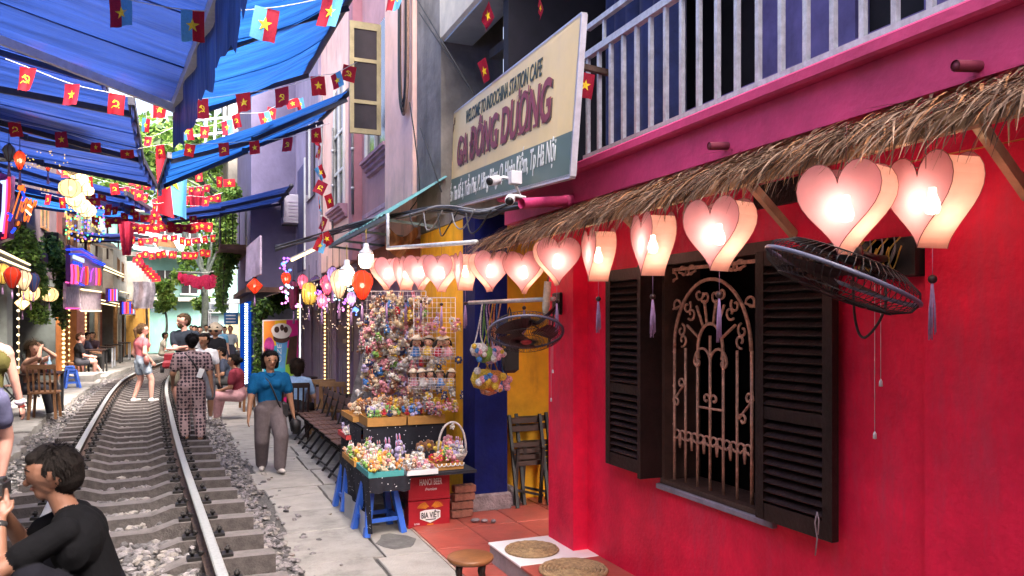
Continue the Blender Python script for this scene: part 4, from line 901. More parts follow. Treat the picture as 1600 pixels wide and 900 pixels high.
row([(205+i*12+fr_.uniform(-3, 3), 285+i*1.2+4*math.sin(i), 'SH'[i % 2], 9) for i in range(11)], (19, 21), 'behind the big hanging flag', 9, 'cord of flags behind the big hanging flag')
row([(205+i*13+fr_.uniform(-3, 3), 376+3*math.sin(i*1.1), 'HSW'[i % 3], 9) for i in range(11)], (22, 24), 'above the roof hatches', 9, 'cord of flags above the roof hatches')
awning('blue awning on the left just above the round lanterns row', at(196, 300, t=15.5), at(236, 326, t=18), (-3.6, 15.6, 4.9), (-3.6, 18.4, 4.9), navy, (.2, .9), .1)
# vertical chain of flags down the facade
ch = [(497, 218), (500, 235), (497, 268), (505, 292), (512, 312), (499, 318), (508, 348), (506, 372), (504, 382)]
for i, (px, py) in enumerate(ch): flag(at(px, py-8, t=11.5), .16, 'HSB'[i % 3], i, ['topmost', 'second', 'third', 'fourth', 'fifth', 'sixth', 'seventh', 'eighth', 'lowest'][i]+' of the chain down the pink facade', .9+i*.7, 25*(-1)**i, 'flags hanging down the pink facade')
string([at(494, 195, t=11.5), at(500, 300, t=11.5), at(506, 390, t=11.5)], 'cord of the vertical flag chain on the facade')
# flags by the sign
for (px, py, t, w, k, rz, tl, lab) in ((768, 40, 6.6, .16, 'S', 1.2, 38, 'folded and hanging above the sign board'), (752, 120, 6.9, .16, 'S', 1.0, -35, 'folded behind the upper edge of the sign board'), (917, 140, 5.15, .13, 'S', .5, 4, 'hanging between the sign board and the railing'), (846, 30, 5.8, .1, 'W', 1.3, 20, 'tucked behind the corner of the sign board')):
    flag(at(px, py-26, t=t), w, k, 3, lab, rz-YAW, tl, 'flags around the sign board')
# large hanging flag
bf_ = thing('large_flag', 'large half red half sky blue flag with yellow star hanging vertically', 'flag', at(268, 262, t=15.5)); w_ = 50/F*15.5; h_ = 92/F*15.5; o0 = at(243, 240, t=15.5); ux = Vector((CY, -SY, 0)); sl_ = Vector((.06, 0, 0))
fold2 = lambda x, z: o0+ux*(x*w_)+Vector((0, 0, -z*h_))+Vector((SY, CY, 0))*(.08*math.sin(x*9+z*2))+ux*(.07*z*math.sin(x*3))
m = MB(); m.grid(lambda u, v: fold2(u*.46, v+.1*u), 8, 10); m.build('red_half', fred, bf_); m = MB(); m.grid(lambda u, v: fold2(.46+u*.54, .08+v*.95+.1*u), 8, 10); m.build('blue_half', fblue, bf_)
m = MB(); pg = star2d(.2); 
for s in (-.02, -.02): pts = [fold2(.5+x*1.35, .46-z)+Vector((SY, CY, 0))*s for (x, z) in pg]; c = fold2(.5, .46)+Vector((SY, CY, 0))*s; m.add([c]+pts, [(0, 1+i, 1+(i+1) % 10) for i in range(10)])
m.build('star', fyel, bf_)
# two draped red cloths at the left bars
for (px, py, t, lab) in ((198, 345, 20, 'long red draped cloth hanging beside the neon bars'), (307, 298, 21, 'dark red cloth bunched under the far awning')):
    p = at(px, py, t=t); o = thing('red_drape', lab, 'drape', p); m = MB(); m.grid(lambda u, v: p+ux*((u-.5)*.45*(1-.5*v))+Vector((0, .08*math.sin(u*12), -v*.9)), 12, 6); m.build('cloth', fdred, o)
# pink lantern-flag cluster over the far street
cl_ = thing('red_garland', 'dense garland of small red pennants over the far street', 'garland', at(320, 435, t=34)); m = MB(); r = random.Random(2)
for i in range(140):
    _x = r.uniform(280, 347); q = at(_x, 426+6*math.sin((_x-280)/67*3.14)+r.uniform(-3, 16)*(.35+.65*(_x-280)/67), t=34+r.uniform(-1.5, 1.5)); s = r.uniform(.07, .13); a = r.random()*3; m.add([q+Vector((s*math.cos(a), s*math.sin(a), 0)), q-Vector((s*math.cos(a), s*math.sin(a), 0)), q-Vector((s*math.cos(a), s*math.sin(a), 2.4*s)), q+Vector((s*math.cos(a), s*math.sin(a), -2.4*s))], [(0, 1, 2, 3)])
tag(m.build('pennants', fpink, cl_), kind='stuff'); m = MB(); m.tube([at(275, 424, t=34), at(320, 426, t=34), at(352, 422, t=34)], .015, 4); m.build('cord', string_m, cl_)
# ---------------------------------------------------------------- left bars
GZ = .245
plast_g = M('grey_green_render', (.15, .17, .16), .8, .25, 2, .3, dirt=(.08, .08, .08), dirt_amt=.7)
wood_m = M('mid_wood', (.20, .095, .04), .55, .3, 7, .2); wood_l = M('light_wood', (.36, .20, .09), .55, .25, 7, .2); black_m = M('black_paint', (.015, .014, .015), .5, .3, 10, .1)
cream_w = M('cream_wall', (.48, .42, .30), .8, .15, 2, .2); redroom = M('dark_red_wall', (.12, .02, .02), .8, .3, 2)
def LF(y): return float(np.interp(y, [0, 27, 34, 42, 50, 60], [-3.45, -3.45, -3.35, -2.8, -2.0, 1.0]))
def bar_house(name, label, y0, y1, z_up, ground, upper, inside, lint=.35, door=2.45, posts=(), upwin=()):
    """open-fronted bar: floor slab, back and side walls, lintel, upper storey with windows"""
    x = (LF(y0)+LF(y1))/2; o = thing(name, label, 'building', (x, (y0+y1)/2, GZ))
    m = MB(); m.span((x-2.6, y0, GZ), (x-2.45, y1, GZ+door+lint)); m.build('back_wall', inside, o)
    for y in (y0, y1-.12): m = MB(); m.span((x-2.45, y, GZ), (x, y+.12, GZ+door+lint)); m.build('side_wall', ground, o)
    m = MB(); m.span((x-2.45, y0, GZ-.02), (x+.02, y1, GZ+.012)); m.build('floor', M('bar_floor', (.16, .13, .11), .6, .2, 3), o)
    m = MB(); m.span((x-.18, y0+.12, GZ+door), (x+.004, y1-.12, GZ+door+lint)); m.build('lintel', ground, o)
    m = MB(); m.span((x-2.6, y0+.01, GZ+door+lint+.002), (x+.02, y1-.01, z_up)); m.build('upper_wall', upper, o)
    for (a, b, w) in posts: m = MB(); m.span((x-.05, a, GZ), (x+.09, a+w, GZ+door)); m.build('post', b, o)
    for (a, b, c, d) in upwin:
        m = MB(); m.span((x+.0, a, c), (x+.026, b, d)); w = m.build('window', glass_d, o); f = MB()
        for q in ((a-.06, a), (b, b+.06), ((a+b)/2-.02, (a+b)/2+.02)): f.span((x+.02, q[0], c-.05), (x+.05, q[1], d+.05))
        f.span((x+.02, a, d), (x+.05, b, d+.05)); f.span((x+.02, a, c-.06), (x+.07, b, c)); f.build('frame', wood_m, w)
    return o
bar_house('bar_house', 'dark green bar house at the left edge with neon sign', -8.0, 17.4, 7.0, plast_g, plast_g, redroom, posts=((17.0, plast_g, .4),))  # length behind the viewer is unseen, added to block frontal sky light
h2 = bar_house('bar_house', 'bar with pictures inside and plants over its front', 17.42, 24.9, 6.6, plast_g, M('dark_mauve_wall', (.10, .07, .085), .8, .25, 2, .2), cream_w, posts=((18.1, plast_g, .55),), upwin=((22.4, 23.4, 4.3, 5.6),))
h3 = bar_house('bar_house', 'narrow bar with glowing orange column', 24.92, 29.2, 6.2, M('rust_orange_wall', (.42, .15, .04), .7, .25, 3), redroom, redroom, posts=((25.0, MATS['rust_orange_wall'], .75),), upwin=((26.2, 27.0, 4.0, 5.2), (27.6, 28.4, 4.0, 5.2)))
h4 = bar_house('bar_house', 'bar with salmon column and yellow doors', 29.22, 36.0, 5.6, M('salmon_wall', (.55, .25, .20), .75, .2, 3), MATS['limewash'], M('yellow_room', (.42, .30, .10), .8, .2, 2), posts=((29.3, MATS['salmon_wall'], .7), (32.0, plast_g, .3), (33.4, wood_l, .8)), upwin=((30.5, 31.3, 3.8, 4.8),))
h5 = bar_house('bar_house', 'far bar with orange striped awning at the bend', 36.02, 43.5, 5.2, plast_g, MATS['limewash'], cream_w, posts=((37, wood_l, .5), (39, MATS['limewash'], .5), (41, wood_m, .5)), upwin=((38, 39, 3.9, 4.7), (40.5, 41.5, 3.9, 4.7)))
h6 = bar_house('bar_house', 'last bar before the bend with louvred yellow doors', 43.52, 51, 5.0, M('ochre_door', (.50, .26, .05), .7, .2, 3), MATS['limewash'], cream_w, posts=((44.2, M('ochre_door', (.5, .26, .05)), .7), (46.5, plast_g, .4), (48, MATS['ochre_door'], .7)))
rhs = thing('rear_light_blocker', 'added unseen wall behind the viewer blocking low sky light', 'building', (0, -13, 0)); m = MB(); m.span((-9, -14, 0), (9, -13, 8.5)); m.build('wall', plast_g, rhs)  # out of view, added to cut low sky light on the sleepers
for i in range(4): m = MB(); m.span((-3.5+i*2, -12.99, 1), (-2.5+i*2, -12.95, 2.6)); m.build('window', glass_d, rhs)
# framed pictures in the second bar
for (y, z, w, h, lab) in ((21.6, 1.75, .9, .62, 'framed landscape picture inside the second bar'), (19.6, 1.9, .5, .6, 'small framed picture behind the seated woman')):
    x = LF(20)-2.44; o = thing('picture', lab, 'picture', (x, y, z)); m = MB(); m.span((x, y, z), (x+.03, y+w, z+h)); m.build('frame', wood_d, o); m = MB(); m.span((x+.031, y+.05, z+.05), (x+.036, y+w-.05, z+h-.05)); m.build('print', M('faded_print', (.32, .20, .16), .5, .8, 5), o)
# led columns
led_column(-3.30, 18.9, .5, 3.0, 'warm string of lamps on the grey green post at the far left', E('led_cool', (1, .82, .5), 5), .17, .03)
led_column(-3.28, 25.1, .3, 2.75, 'warm string of lamps on the glowing orange column', None, .13, .045)
led_column(-3.28, 26.2, .3, 2.75, 'thin string of lamps inside the narrow bar', None, .17, .028)
led_column(-3.22, 29.5, .3, 2.7, 'warm string of lamps on the salmon column', None, .13, .042)
led_column(-3.2, 36.4, .3, 2.7, 'warm string of lamps at the far bars', None, .16, .04)
def led_bar(p, q, label, mat=warm_led, double=.0, r=.016):
    o = thing('led_bar', label, 'led light', (Vector(p)+Vector(q))/2, 'led bars on the left bars'); m = MB(); m.bar(Vector(p)+Vector((-.03, 0, 0)), Vector(q)+Vector((-.03, 0, 0)), .04, .05+double); m.build('channel', black_m, o)
    for k, dz in enumerate((double/2, -double/2) if double else (0,)): m = MB(); m.tube([Vector(p)+Vector((.01, 0, dz)), Vector(q)+Vector((.01, 0, dz))], r, 6); m.build('light_tube', mat, o)
led_w = E('white_warm_led', (1, .78, .4), 4)
led_bar(at(-2, 397, X=-2.55), at(46, 418, X=-2.9), 'double led bar above the row of silk lanterns', led_w, .11)
led_bar(at(162, 418, X=-2.75), at(193, 431, X=-2.9), 'led bar right of the neon bar sign', led_w, .12, .02)
led_bar(at(187, 455, X=-2.8), at(213, 461, X=-2.8), 'led bar under the far balcony', led_w)
led_bar(at(157, 471, X=-2.9), at(186, 477, X=-2.9), 'led bar over the far drinks counter', led_w, .12, .02)
# neon blade sign
nb = thing('neon_sign', 'tall blade sign with orange neon script at the left edge', 'neon sign', at(20, 325, t=12))
a, b = at(-30, 380, t=12), at(12, 268, t=12)
pl0 = [at(-40, 392, t=12), at(14, 372, t=12), at(16, 274, t=12), at(-40, 262, t=12)]; m = MB(); quadbox(m, pl0, .12); m.build('panel', M('neon_panel', (.10, .02, .14), .4, .2), nb)
on_, rn, bn, wn_, pn = E('neon_orange', (1, .17, .03), 2), E('neon_red', (1, .03, .04), 2), E('neon_blue', (.02, .06, 1), 2.4), E('neon_white', (.5, .65, 1), 2), E('neon_pink', (1, .10, .42), 2)
def ptube(pp, t, mat, parent, r=.012, name='neon_tube', n=6):
    m = MB(); m.tube([at(x, y, t=t) for (x, y) in pp], r, n); return m.build(name, mat, parent)
ptube([(14, 276), (15, 300), (8, 372), (3, 372)], 11.9, rn, nb, .018); ptube([(2, 285), (8, 282), (6, 330), (1, 362)], 11.9, wn_, nb, .03); ptube([(11, 280), (9, 330), (5, 365)], 11.9, pn, nb, .016)
fit('Tiger', at(15, 336, t=11.88), at(47, 349, t=11.88), .52, 'neon_lettering', on_, nb, Vector((-SY, -CY, 0)), bold=.015, up=Vector((.18, 0, 1)).normalized())
ptube([(35, 300), (38, 308), (35, 314)], 11.85, bn, nb, .02); ptube([(12, 333), (18, 336), (14, 345)], 11.85, bn, nb, .02); ptube([(18, 364), (24, 356)], 11.85, bn, nb, .02); ptube([(44, 320), (49, 324)], 11.85, led_w, nb, .015); ptube([(40, 328), (48, 336)], 11.85, led_w, nb, .015)
m = MB(); m.bar(at(2, 250, t=12), at(2, 205, t=12), .06, .06); m.bar(at(-10, 250, t=12), at(20, 250, t=12), .05, .05); m.build('bracket', iron_m, nb)
# blue neon roof sign with coloured bars
ns = thing('neon_sign', 'blue neon outline sign with pink and orange vertical bars', 'neon sign', at(130, 420, t=22))
q = [at(110, 448, X=-2.62), at(160, 446, X=-2.62), at(160, 405, X=-2.62), at(110, 383, X=-2.62)]; m = MB(); quadbox(m, [q[1], q[0], q[3], q[2]], -.1); m.build('panel', M('neon_panel', (.1, .02, .14)), ns)
def xtube(pp, X, mat, parent, r=.02): m = MB(); m.tube([at(x, y, X=X) for (x, y) in pp], r, 5); m.build('neon_tube', mat, parent)
for pp in (((104, 390), (128, 389), (145, 399)), ((109, 397), (132, 398), (146, 406)), ((146, 405), (164, 413), (162, 415), (146, 408)), ((118, 440), (131, 446))): xtube(pp, -2.57, bn, ns, .022)
for i in range(7): xtube([(115+i*2.6, 398+i), (115+i*2.6, 404+i*1.1)], -2.56, wn_, ns, .02)
for i in range(5): xtube([(115+i*3, 408+i), (115.5+i*3, 413+i)], -2.56, bn, ns, .02)
for (x, m_) in ((112, pn), (114, rn), (118, pn), (121, on_), (134, rn), (136, on_), (150, pn), (154, on_), (156, rn)): xtube([(x, 413+(x-110)*.15), (x+1, 430), (x, 443+(x-110)*.05)], -2.56, m_, ns, .026)
xtube([(126, 440), (128, 425), (131, 418)], -2.56, E('neon_violet', (.5, .08, 1), 2), ns); xtube([(141, 440), (143, 425), (146, 420)], -2.56, E('neon_violet', (.5, .08, 1), 2), ns)
for (x0, y0, x1, y1, lab) in ((170, 450, 184, 472, 'small red and blue neon sign farther along the bars'), (191, 470, 212, 492, 'lowest red and blue neon sign near the bend')):
    o = thing('neon_sign', lab, 'neon sign', at(x0, y1, X=-2.5)); m = MB(); quadbox(m, [at(x1, y1, X=-2.5), at(x0, y1, X=-2.5), at(x0, y0, X=-2.5), at(x1, y0, X=-2.5)], -.1); m.build('panel', M('neon_panel', (.1, .02, .14)), o)
    for i in range(7): xtube([(x0+1+i*(x1-x0)/7.5, y0+2), (x0+1+i*(x1-x0)/7.5, y1-2)], -2.45, (bn, pn, rn, on_, bn, rn, wn_)[i], o, .03)
for (x0, y0, x1, y1, lab) in ((103, 441, 125, 482, 'pink framed menu board below the neon sign'), (127, 452, 158, 486, 'yellow framed menu board below the neon sign')):
    o = thing('menu_board', lab, 'sign', at(x0, y1, X=-2.7)); m = MB(); quadbox(m, [at(x1, y1, X=-2.7), at(x0, y1, X=-2.7), at(x0, y0, X=-2.7), at(x1, y0+4, X=-2.7)], -.06); m.build('board', M('menu_print', (.38, .30, .34), .5, .5, 9), o)
    m = MB(); m.tube([at(x0, y1, X=-2.66), at(x1, y1, X=-2.66)], .02, 5); m.tube([at(x0, y0, X=-2.66), at(x1, y0+4, X=-2.66)], .02, 5); m.build('light_edge', pn if x0 < 110 else led_w, o)
# upper timberwork of the narrow bar with fairy lights
tw = thing('timber_balcony', 'dark timber balcony hung with fairy lights over the narrow bar', 'balcony', at(140, 380, X=-2.9))
for i in range(6):
    m = MB(); m.bar(at(100+i*8, 355+i*5, X=-2.95), at(160+i*6, 372+i*4, X=-2.95), .08, .06); m.build('plank', wood_m if i % 2 else wood_d, tw)
for i in range(6): m = MB(); m.bar(at(100+i*17, 340, X=-3.0), at(100+i*17, 405, X=-3.0), .07, .07); m.build('post', wood_d, tw)
r = random.Random(8)
for nm, col, n in (('amber', (1, .6, .15), 70), ('blue', (.1, .2, 1), 34), ('green', (.1, 1, .4), 26), ('violet', (.7, .15, 1), 24)):
    m = MB()
    for i in range(n):
        x = r.choice((104, 108, 112, 118, 122, 128, 133, 138, 143, 150, 156, 162))+r.uniform(-1.5, 1.5); y = r.uniform(318, 378); m.ball(at(x, y, t=16+r.uniform(-.6, .6)), .02, 5, 3)
    o = thing('fairy_lights', nm+' fairy lights hanging below the round cream lanterns', 'fairy lights', at(130, 350, t=16), 'fairy light strings'); tag(m.build('lamp_beads', E('fairy_'+nm, col, 2.2), o), kind='stuff')
m = MB()
for i in range(40): m.ball(at(r.uniform(8, 110), r.uniform(236, 264), t=10.8), .008, 5, 3)
o = thing('fairy_lights', 'amber fairy lights under the lower left awning', 'fairy lights', at(60, 245, t=10.5), 'fairy light strings'); tag(m.build('lamp_beads', E('fairy_amber', (1, .6, .15), 2.2), o), kind='stuff')
m = MB()
for i in range(12): m.ball(at(r.uniform(0, 22), r.uniform(180, 196), t=9.5), .018, 5, 3)
o = thing('fairy_lights', 'magenta fairy lights under the second left awning', 'fairy lights', at(12, 188, t=9.5), 'fairy light strings'); tag(m.build('lamp_beads', E('fairy_magenta', (1, .08, .5), 3), o), kind='stuff')

# ---------------------------------------------------------------- silk lanterns
cream_s = paper('cream_silk', (.93, .78, .50), .04, .7); 
def silk_lantern(px, py, t, w, h, label, mat, kind='onion', glow=0, tas=None, col=(1, .7, .35)):
    """onion, round, drum or diamond lantern w x h photo pixels"""
    p = at(px, py, t=t); W = w/F*t/2; H = h/F*t/2; o = thing('silk_lantern', label, 'lantern', p, 'silk lanterns along the bars')
    prof = {'onion': [(.28, 1), (.75, .78), (1, .42), (.98, .15), (.72, -.35), (.42, -.8), (.2, -1)], 'round': [(.3, 1), (.66, .8), (.92, .45), (1, 0), (.92, -.45), (.66, -.8), (.3, -1)], 'drum': [(.5, 1), (.9, .75), (1, .3), (1, -.3), (.85, -.75), (.45, -1)], 'diamond': [(.05, 1), (1, .1), (.95, -.05), (.05, -1)]}[kind]
    m = MB(); m.lathe([(a*W, b*H) for (a, b) in prof[::-1]], p, 16 if kind != 'diamond' else 4, sm=kind != 'diamond'); m.f = [f for f in m.f if len(f) == 4]; m.m = m.m[:len(m.f)]; m.sm = m.sm[:len(m.f)]; m.build('shade', mat, o)
    m = MB()
    for k in range(8 if kind != 'diamond' else 4): m.tube([p+Vector((a*W*1.01*math.cos(k*math.pi*2/(8 if kind != 'diamond' else 4)), a*W*1.01*math.sin(k*math.pi*2/(8 if kind != 'diamond' else 4)), b*H)) for (a, b) in prof], .0035*t/9, 4)
    m.build('ribs', wire_m if kind != 'round' else wood_m, o)
    m = MB(); m.cyl(p+Vector((0, 0, H*.96)), p+Vector((0, 0, H*1.1)), W*.3, n=8); m.tube([p+Vector((0, 0, H*1.1)), p+Vector((0, 0, H*1.1+.25))], .004, 4); m.build('cap', wood_d, o)
    m = MB(); m.cyl(p-Vector((0, 0, H*.96)), p-Vector((0, 0, H*1.06)), W*.25, n=8); m.build('base_ring', wood_d, o)
    if tas:
        m = MB(); m.cyl(p-Vector((0, 0, H*1.1)), p-Vector((0, 0, H*1.1+.04)), .012, n=6); m.tube([p-Vector((0, 0, H*1.1+.04)), p-Vector((0, 0, H*1.1+tas))], [.010, .022], 7); m.build('tassel', tassel_m, o)
    if glow: m = MB(); m.ball(p, .03, 8, 6); m.build('bulb', bulb_e, o); lamp(p, glow*.26, col, .05, o)
    return o
pink_s = paper('rose_silk', (.55, .10, .22), .02, .5); red_s = paper('red_silk', (.62, .045, .02), .02, .55); blue_s = paper('blue_silk', (.05, .09, .25), .01, .4); yel_s = paper('yellow_silk', (.62, .45, .10), .02, .5); whit_s = paper('ivory_silk', (.62, .53, .40), .04, .5); gry_s = paper('grey_silk', (.35, .40, .40), .03, .4); vio_s = paper('violet_silk', (.22, .16, .42), .02, .5)
for i, (x, y, rr_, lab) in enumerate(((113, 263, 11, 'topmost of the upper strand of round cream lanterns'), (119, 270, 12, 'second of the upper strand of round cream lanterns'), (125, 281, 12, 'third of the upper strand of round cream lanterns'), (130, 291, 10, 'fourth of the upper strand of round cream lanterns'), (137, 298, 9, 'lowest of the upper strand of round cream lanterns'), (109, 294, 16, 'biggest round cream lantern in front of the others'), (118, 311, 14, 'second of the lower strand of round cream lanterns'), (128, 322, 13, 'third of the lower strand of round cream lanterns'), (137, 329, 12, 'lowest round cream lantern above the fairy lights'))):
    silk_lantern(x, y, 12.2+.35*(i % 5), 2*rr_, 1.72*rr_, lab, cream_s, 'round', 5.5)
for a in ((4, 428, 15, 24, 32, 'amber silk lantern cut by the left edge', yel_s, 'onion', 1.5), (19, 434, 15, 24, 34, 'red silk lantern second from the left edge', red_s, 'onion', 0), (37, 438, 15.4, 22, 32, 'ivory wire lantern between the red and blue ones', whit_s, 'onion', 2), (52, 441, 15.8, 18, 30, 'dark blue silk lantern beside the trailing plant', blue_s, 'onion', 0), (48, 457, 16.5, 26, 26, 'glowing yellow round lantern behind the blue one', cream_s, 'round', 7), (77, 460, 17.5, 26, 22, 'glowing wide cream lantern under the trailing plant', cream_s, 'round', 8), (35, 474, 16.6, 22, 22, 'glowing amber diamond lantern below the ivory one', cream_s, 'diamond', 5), (14, 239, 9.5, 17, 26, 'pale grey silk lantern hanging below the left awning', gry_s, 'onion', 0), (31, 251, 9.8, 16, 30, 'red silk lantern hanging below the left awning', red_s, 'onion', .8), (75, 258, 12, 9, 20, 'small red silk lantern beside the fairy lights', red_s, 'onion', .5)):
    silk_lantern(a[0], a[1], a[2], a[3], a[4], a[5], a[6], a[7], a[8], .18)
for a in ((566, 446, 8.6, 34, 46, 'red patterned silk lantern beside the right bulb', red_s, 'onion', 1.2), (530, 444, 9.2, 28, 46, 'ivory wire lantern behind the left bulb', whit_s, 'onion', .6), (511, 446, 10.5, 22, 32, 'rose silk lantern in the cluster under the tin roof', pink_s, 'onion', .3), (494, 447, 12.5, 20, 30, 'violet silk lantern in the cluster under the tin roof', vio_s, 'onion', 0), (483, 459, 11.5, 22, 34, 'yellow silk lantern painted with black flowers', yel_s, 'drum', .4), (459, 462, 13.5, 14, 44, 'red and teal silk lantern at the end of the cluster', pink_s, 'drum', 0), (447, 436, 14.5, 15, 22, 'small orange red lantern high in the cluster', red_s, 'onion', .5), (398, 447, 15.5, 24, 26, 'glowing red diamond lantern by the ice cream poster', red_s, 'diamond', 2.5)):
    silk_lantern(a[0], a[1], a[2], a[3], a[4], a[5], a[6], a[7], a[8], .22, (1, .45, .25))
for a in ((520, 432, 9.8, 18, 30, 'deep violet silk lantern above the ivory one', vio_s, 'onion', .4), (473, 442, 12.5, 16, 26, 'pink silk lantern left of the yellow one', pink_s, 'onion', .6), (503, 470, 9.6, 15, 22, 'small rose silk lantern low in the cluster', pink_s, 'round', .5), (549, 468, 9.2, 15, 24, 'small violet silk lantern low beside the red one', vio_s, 'onion', .5)):
    silk_lantern(a[0], a[1], a[2], a[3], a[4], a[5], a[6], a[7], a[8], .2, (1, .4, .6))
# led bulbs
for (px, py, t, lab) in ((572, 402, 8.2, 'bare led bulb nearest the heart lanterns'), (542, 428, 8.6, 'bare led bulb in front of the ivory lantern')):
    p = at(px, py, t=t); o = thing('led_bulb', lab, 'bulb', p); s = t/F; m = MB(); m.lathe([(0, -17*s), (8*s, -16*s), (11.5*s, -10*s), (11.5*s, 4*s)], p, 14); m.build('globe', E('led_globe', (1, .78, .55), 26), o)
    m = MB(); m.lathe([(11.6*s, 4*s), (11*s, 8*s), (5*s, 14*s), (4*s, 22*s), (0, 22*s)], p, 14); m.build('housing', white_p, o); m = MB(); m.tube([p+Vector((0, 0, 22*s)), p+Vector((0, 0, 45*s))], .005, 5); m.build('cord', M('yellow_flex', (.4, .28, .05), .6, .1), o); lamp(p-Vector((0, 0, 20*s)), 8, (1, .75, .5), .05, o)
# glittering star lights on the lantern cluster
r = random.Random(5)
for nm, col, spots in (('pink', (1, .25, .75), ((503, 476), (512, 472), (533, 485), (466, 474), (443, 452), (445, 470))), ('ice blue', (.45, .8, 1), ((525, 465), (550, 455), (452, 445), (548, 450), (450, 460))), ('blue', (.1, .2, 1), ((556, 485), (552, 487), (446, 412), (449, 424))), ('violet', (.45, .12, 1), ((498, 455), (540, 470), (441, 418), (448, 408)))):
    o = thing('star_lights', nm+' star shaped lights among the silk lanterns', 'fairy lights', at(510, 465, t=9.5), 'star lights by the lanterns'); m = MB()
    for (x, y) in spots:
        for k in range(5): m.ball(at(x+r.uniform(-5, 5), y+r.uniform(-5, 5), t=10+r.uniform(-.5, .5)), r.uniform(.008, .022), 5, 3)
    tag(m.build('lamp_beads', E('star_'+nm.replace(' ', '_'), col, 5), o), kind='stuff')
m = MB()
for i in range(140): m.ball(at(470+r.random()*105, 440+r.random()*75, t=9.8), .0045, 4, 3)
o = thing('star_lights', 'curtain of tiny warm lights around the silk lanterns', 'fairy lights', at(520, 470, t=9.8), 'star lights by the lanterns'); tag(m.build('lamp_beads', E('tiny_warm', (1, .7, .5), 4), o), kind='stuff')
# tube lamp under the tin roof
o = thing('tube_lamp', 'yellow tube lamp under the rusty tin roof', 'lamp', at(476, 396, t=15)); m = MB(); m.tube([at(456, 407, t=15), at(497, 387, t=14)], .02, 6); m.build('tube', E('tube_yellow', (1, .72, .25), 10), o); m = MB(); m.bar(at(455, 404, t=15), at(498, 384, t=14), .06, .03); m.build('batten', white_p, o)

# ---------------------------------------------------------------- plants
leaf = [M('leaf_a', (.075, .16, .03), .55, .35, 9, trans=.35), M('leaf_b', (.15, .29, .05), .55, .35, 9, trans=.4), M('leaf_c', (.03, .065, .018), .6, .35, 9, trans=.3), M('leaf_d', (.26, .40, .08), .55, .3, 9, trans=.4)]
bark = M('bark', (.10, .075, .055), .9, .35, 12, .6); 
def leaves(n, fn, s, seed, wts=(4, 3, 3, 1), hang=.0):
    r = random.Random(seed); m = MB()
    for i in range(n):
        p = fn(r); z = r.uniform(s*.6, s*1.3); d = Vector((r.gauss(0, 1), r.gauss(0, 1), r.gauss(-hang, .6))).normalized(); sd = d.cross(Vector((r.gauss(0, 1), r.gauss(0, 1), r.gauss(0, 1)))).normalized()*z*.32; up = d.cross(sd).normalized()*z*.1
        m.add([p, p+d*z*.5+sd+up, p+d*z, p+d*z*.5-sd+up], [(0, 1, 2), (0, 2, 3)], r.choices((0, 1, 2, 3), wts)[0])
    return m
def clump(cs, n, s, seed, wts=(4, 3, 3, 1), hang=0):
    """leaves in ellipsoid clumps [(centre, radii, weight)]"""
    def fn(r):
        c, q, _ = r.choices(cs, [k[2] for k in cs])[0]
        while True:
            v = Vector((r.uniform(-1, 1), r.uniform(-1, 1), r.uniform(-1, 1)))
            if v.length < 1: break
        v = v*(.55+.45*r.random()) if r.random() < .6 else v
        return Vector(c)+Vector((v.x*q[0], v.y*q[1], v.z*q[2]))
    return leaves(n, fn, s, seed, wts, hang)
def hanging_plant(label, spots, n, s, seed, wts, pot_at, hang=.5):
    o = thing('hanging_plant', label, 'plant', pot_at); clump(spots, n, s, seed, wts, hang).build('foliage', leaf, o)
    r = random.Random(seed); m = MB()
    for k in range(7):
        c = r.choice(spots)[0]; m.tube(crom([pot_at, Vector(pot_at).lerp(Vector(c), .5)+Vector((r.uniform(-.1, .1), r.uniform(-.1, .1), .05)), Vector(c)+Vector((0, 0, -.2))], 4), .006, 4)
    m.build('stems', bark, o); m = MB(); m.box(Vector(pot_at), (.3, .9, .22), None, 0, .02); m.build('trough', wood_d, o); return o
def px_clumps(lst, t, k=1.0): return [(at(x, y, t=t+dt), (rx/F*t, .35, ry/F*t), wgt) for (x, y, rx, ry, dt, wgt) in lst]
hanging_plant('dark trailing plant hanging over the bar front beside the neon script', px_clumps([(32, 372, 18, 22, 0, 3), (50, 390, 14, 24, .3, 2), (30, 395, 12, 14, 0, 1), (20, 378, 12, 16, 0, 1)], 15.5), 2600, .09, 31, (4, 3, 3, 1), at(35, 358, t=15.8))
hanging_plant('trailing plant dropping down between the two bars', px_clumps([(85, 400, 15, 30, 0, 3), (95, 430, 10, 36, .3, 2), (88, 470, 9, 30, 0, 1.5), (98, 490, 7, 24, 0, 1), (78, 375, 12, 14, 0, 1)], 19), 3000, .10, 32, (4, 3, 2, 1.5), at(85, 372, t=19.3))
hanging_plant('bright green trailing plant lit by the lanterns', px_clumps([(60, 425, 12, 24, 0, 3), (66, 445, 9, 20, 0, 2), (55, 485, 9, 22, .2, 1.5), (68, 490, 7, 18, .2, 1)], 17), 1500, .09, 33, (3, 4, 1, 3), at(58, 402, t=17.2))
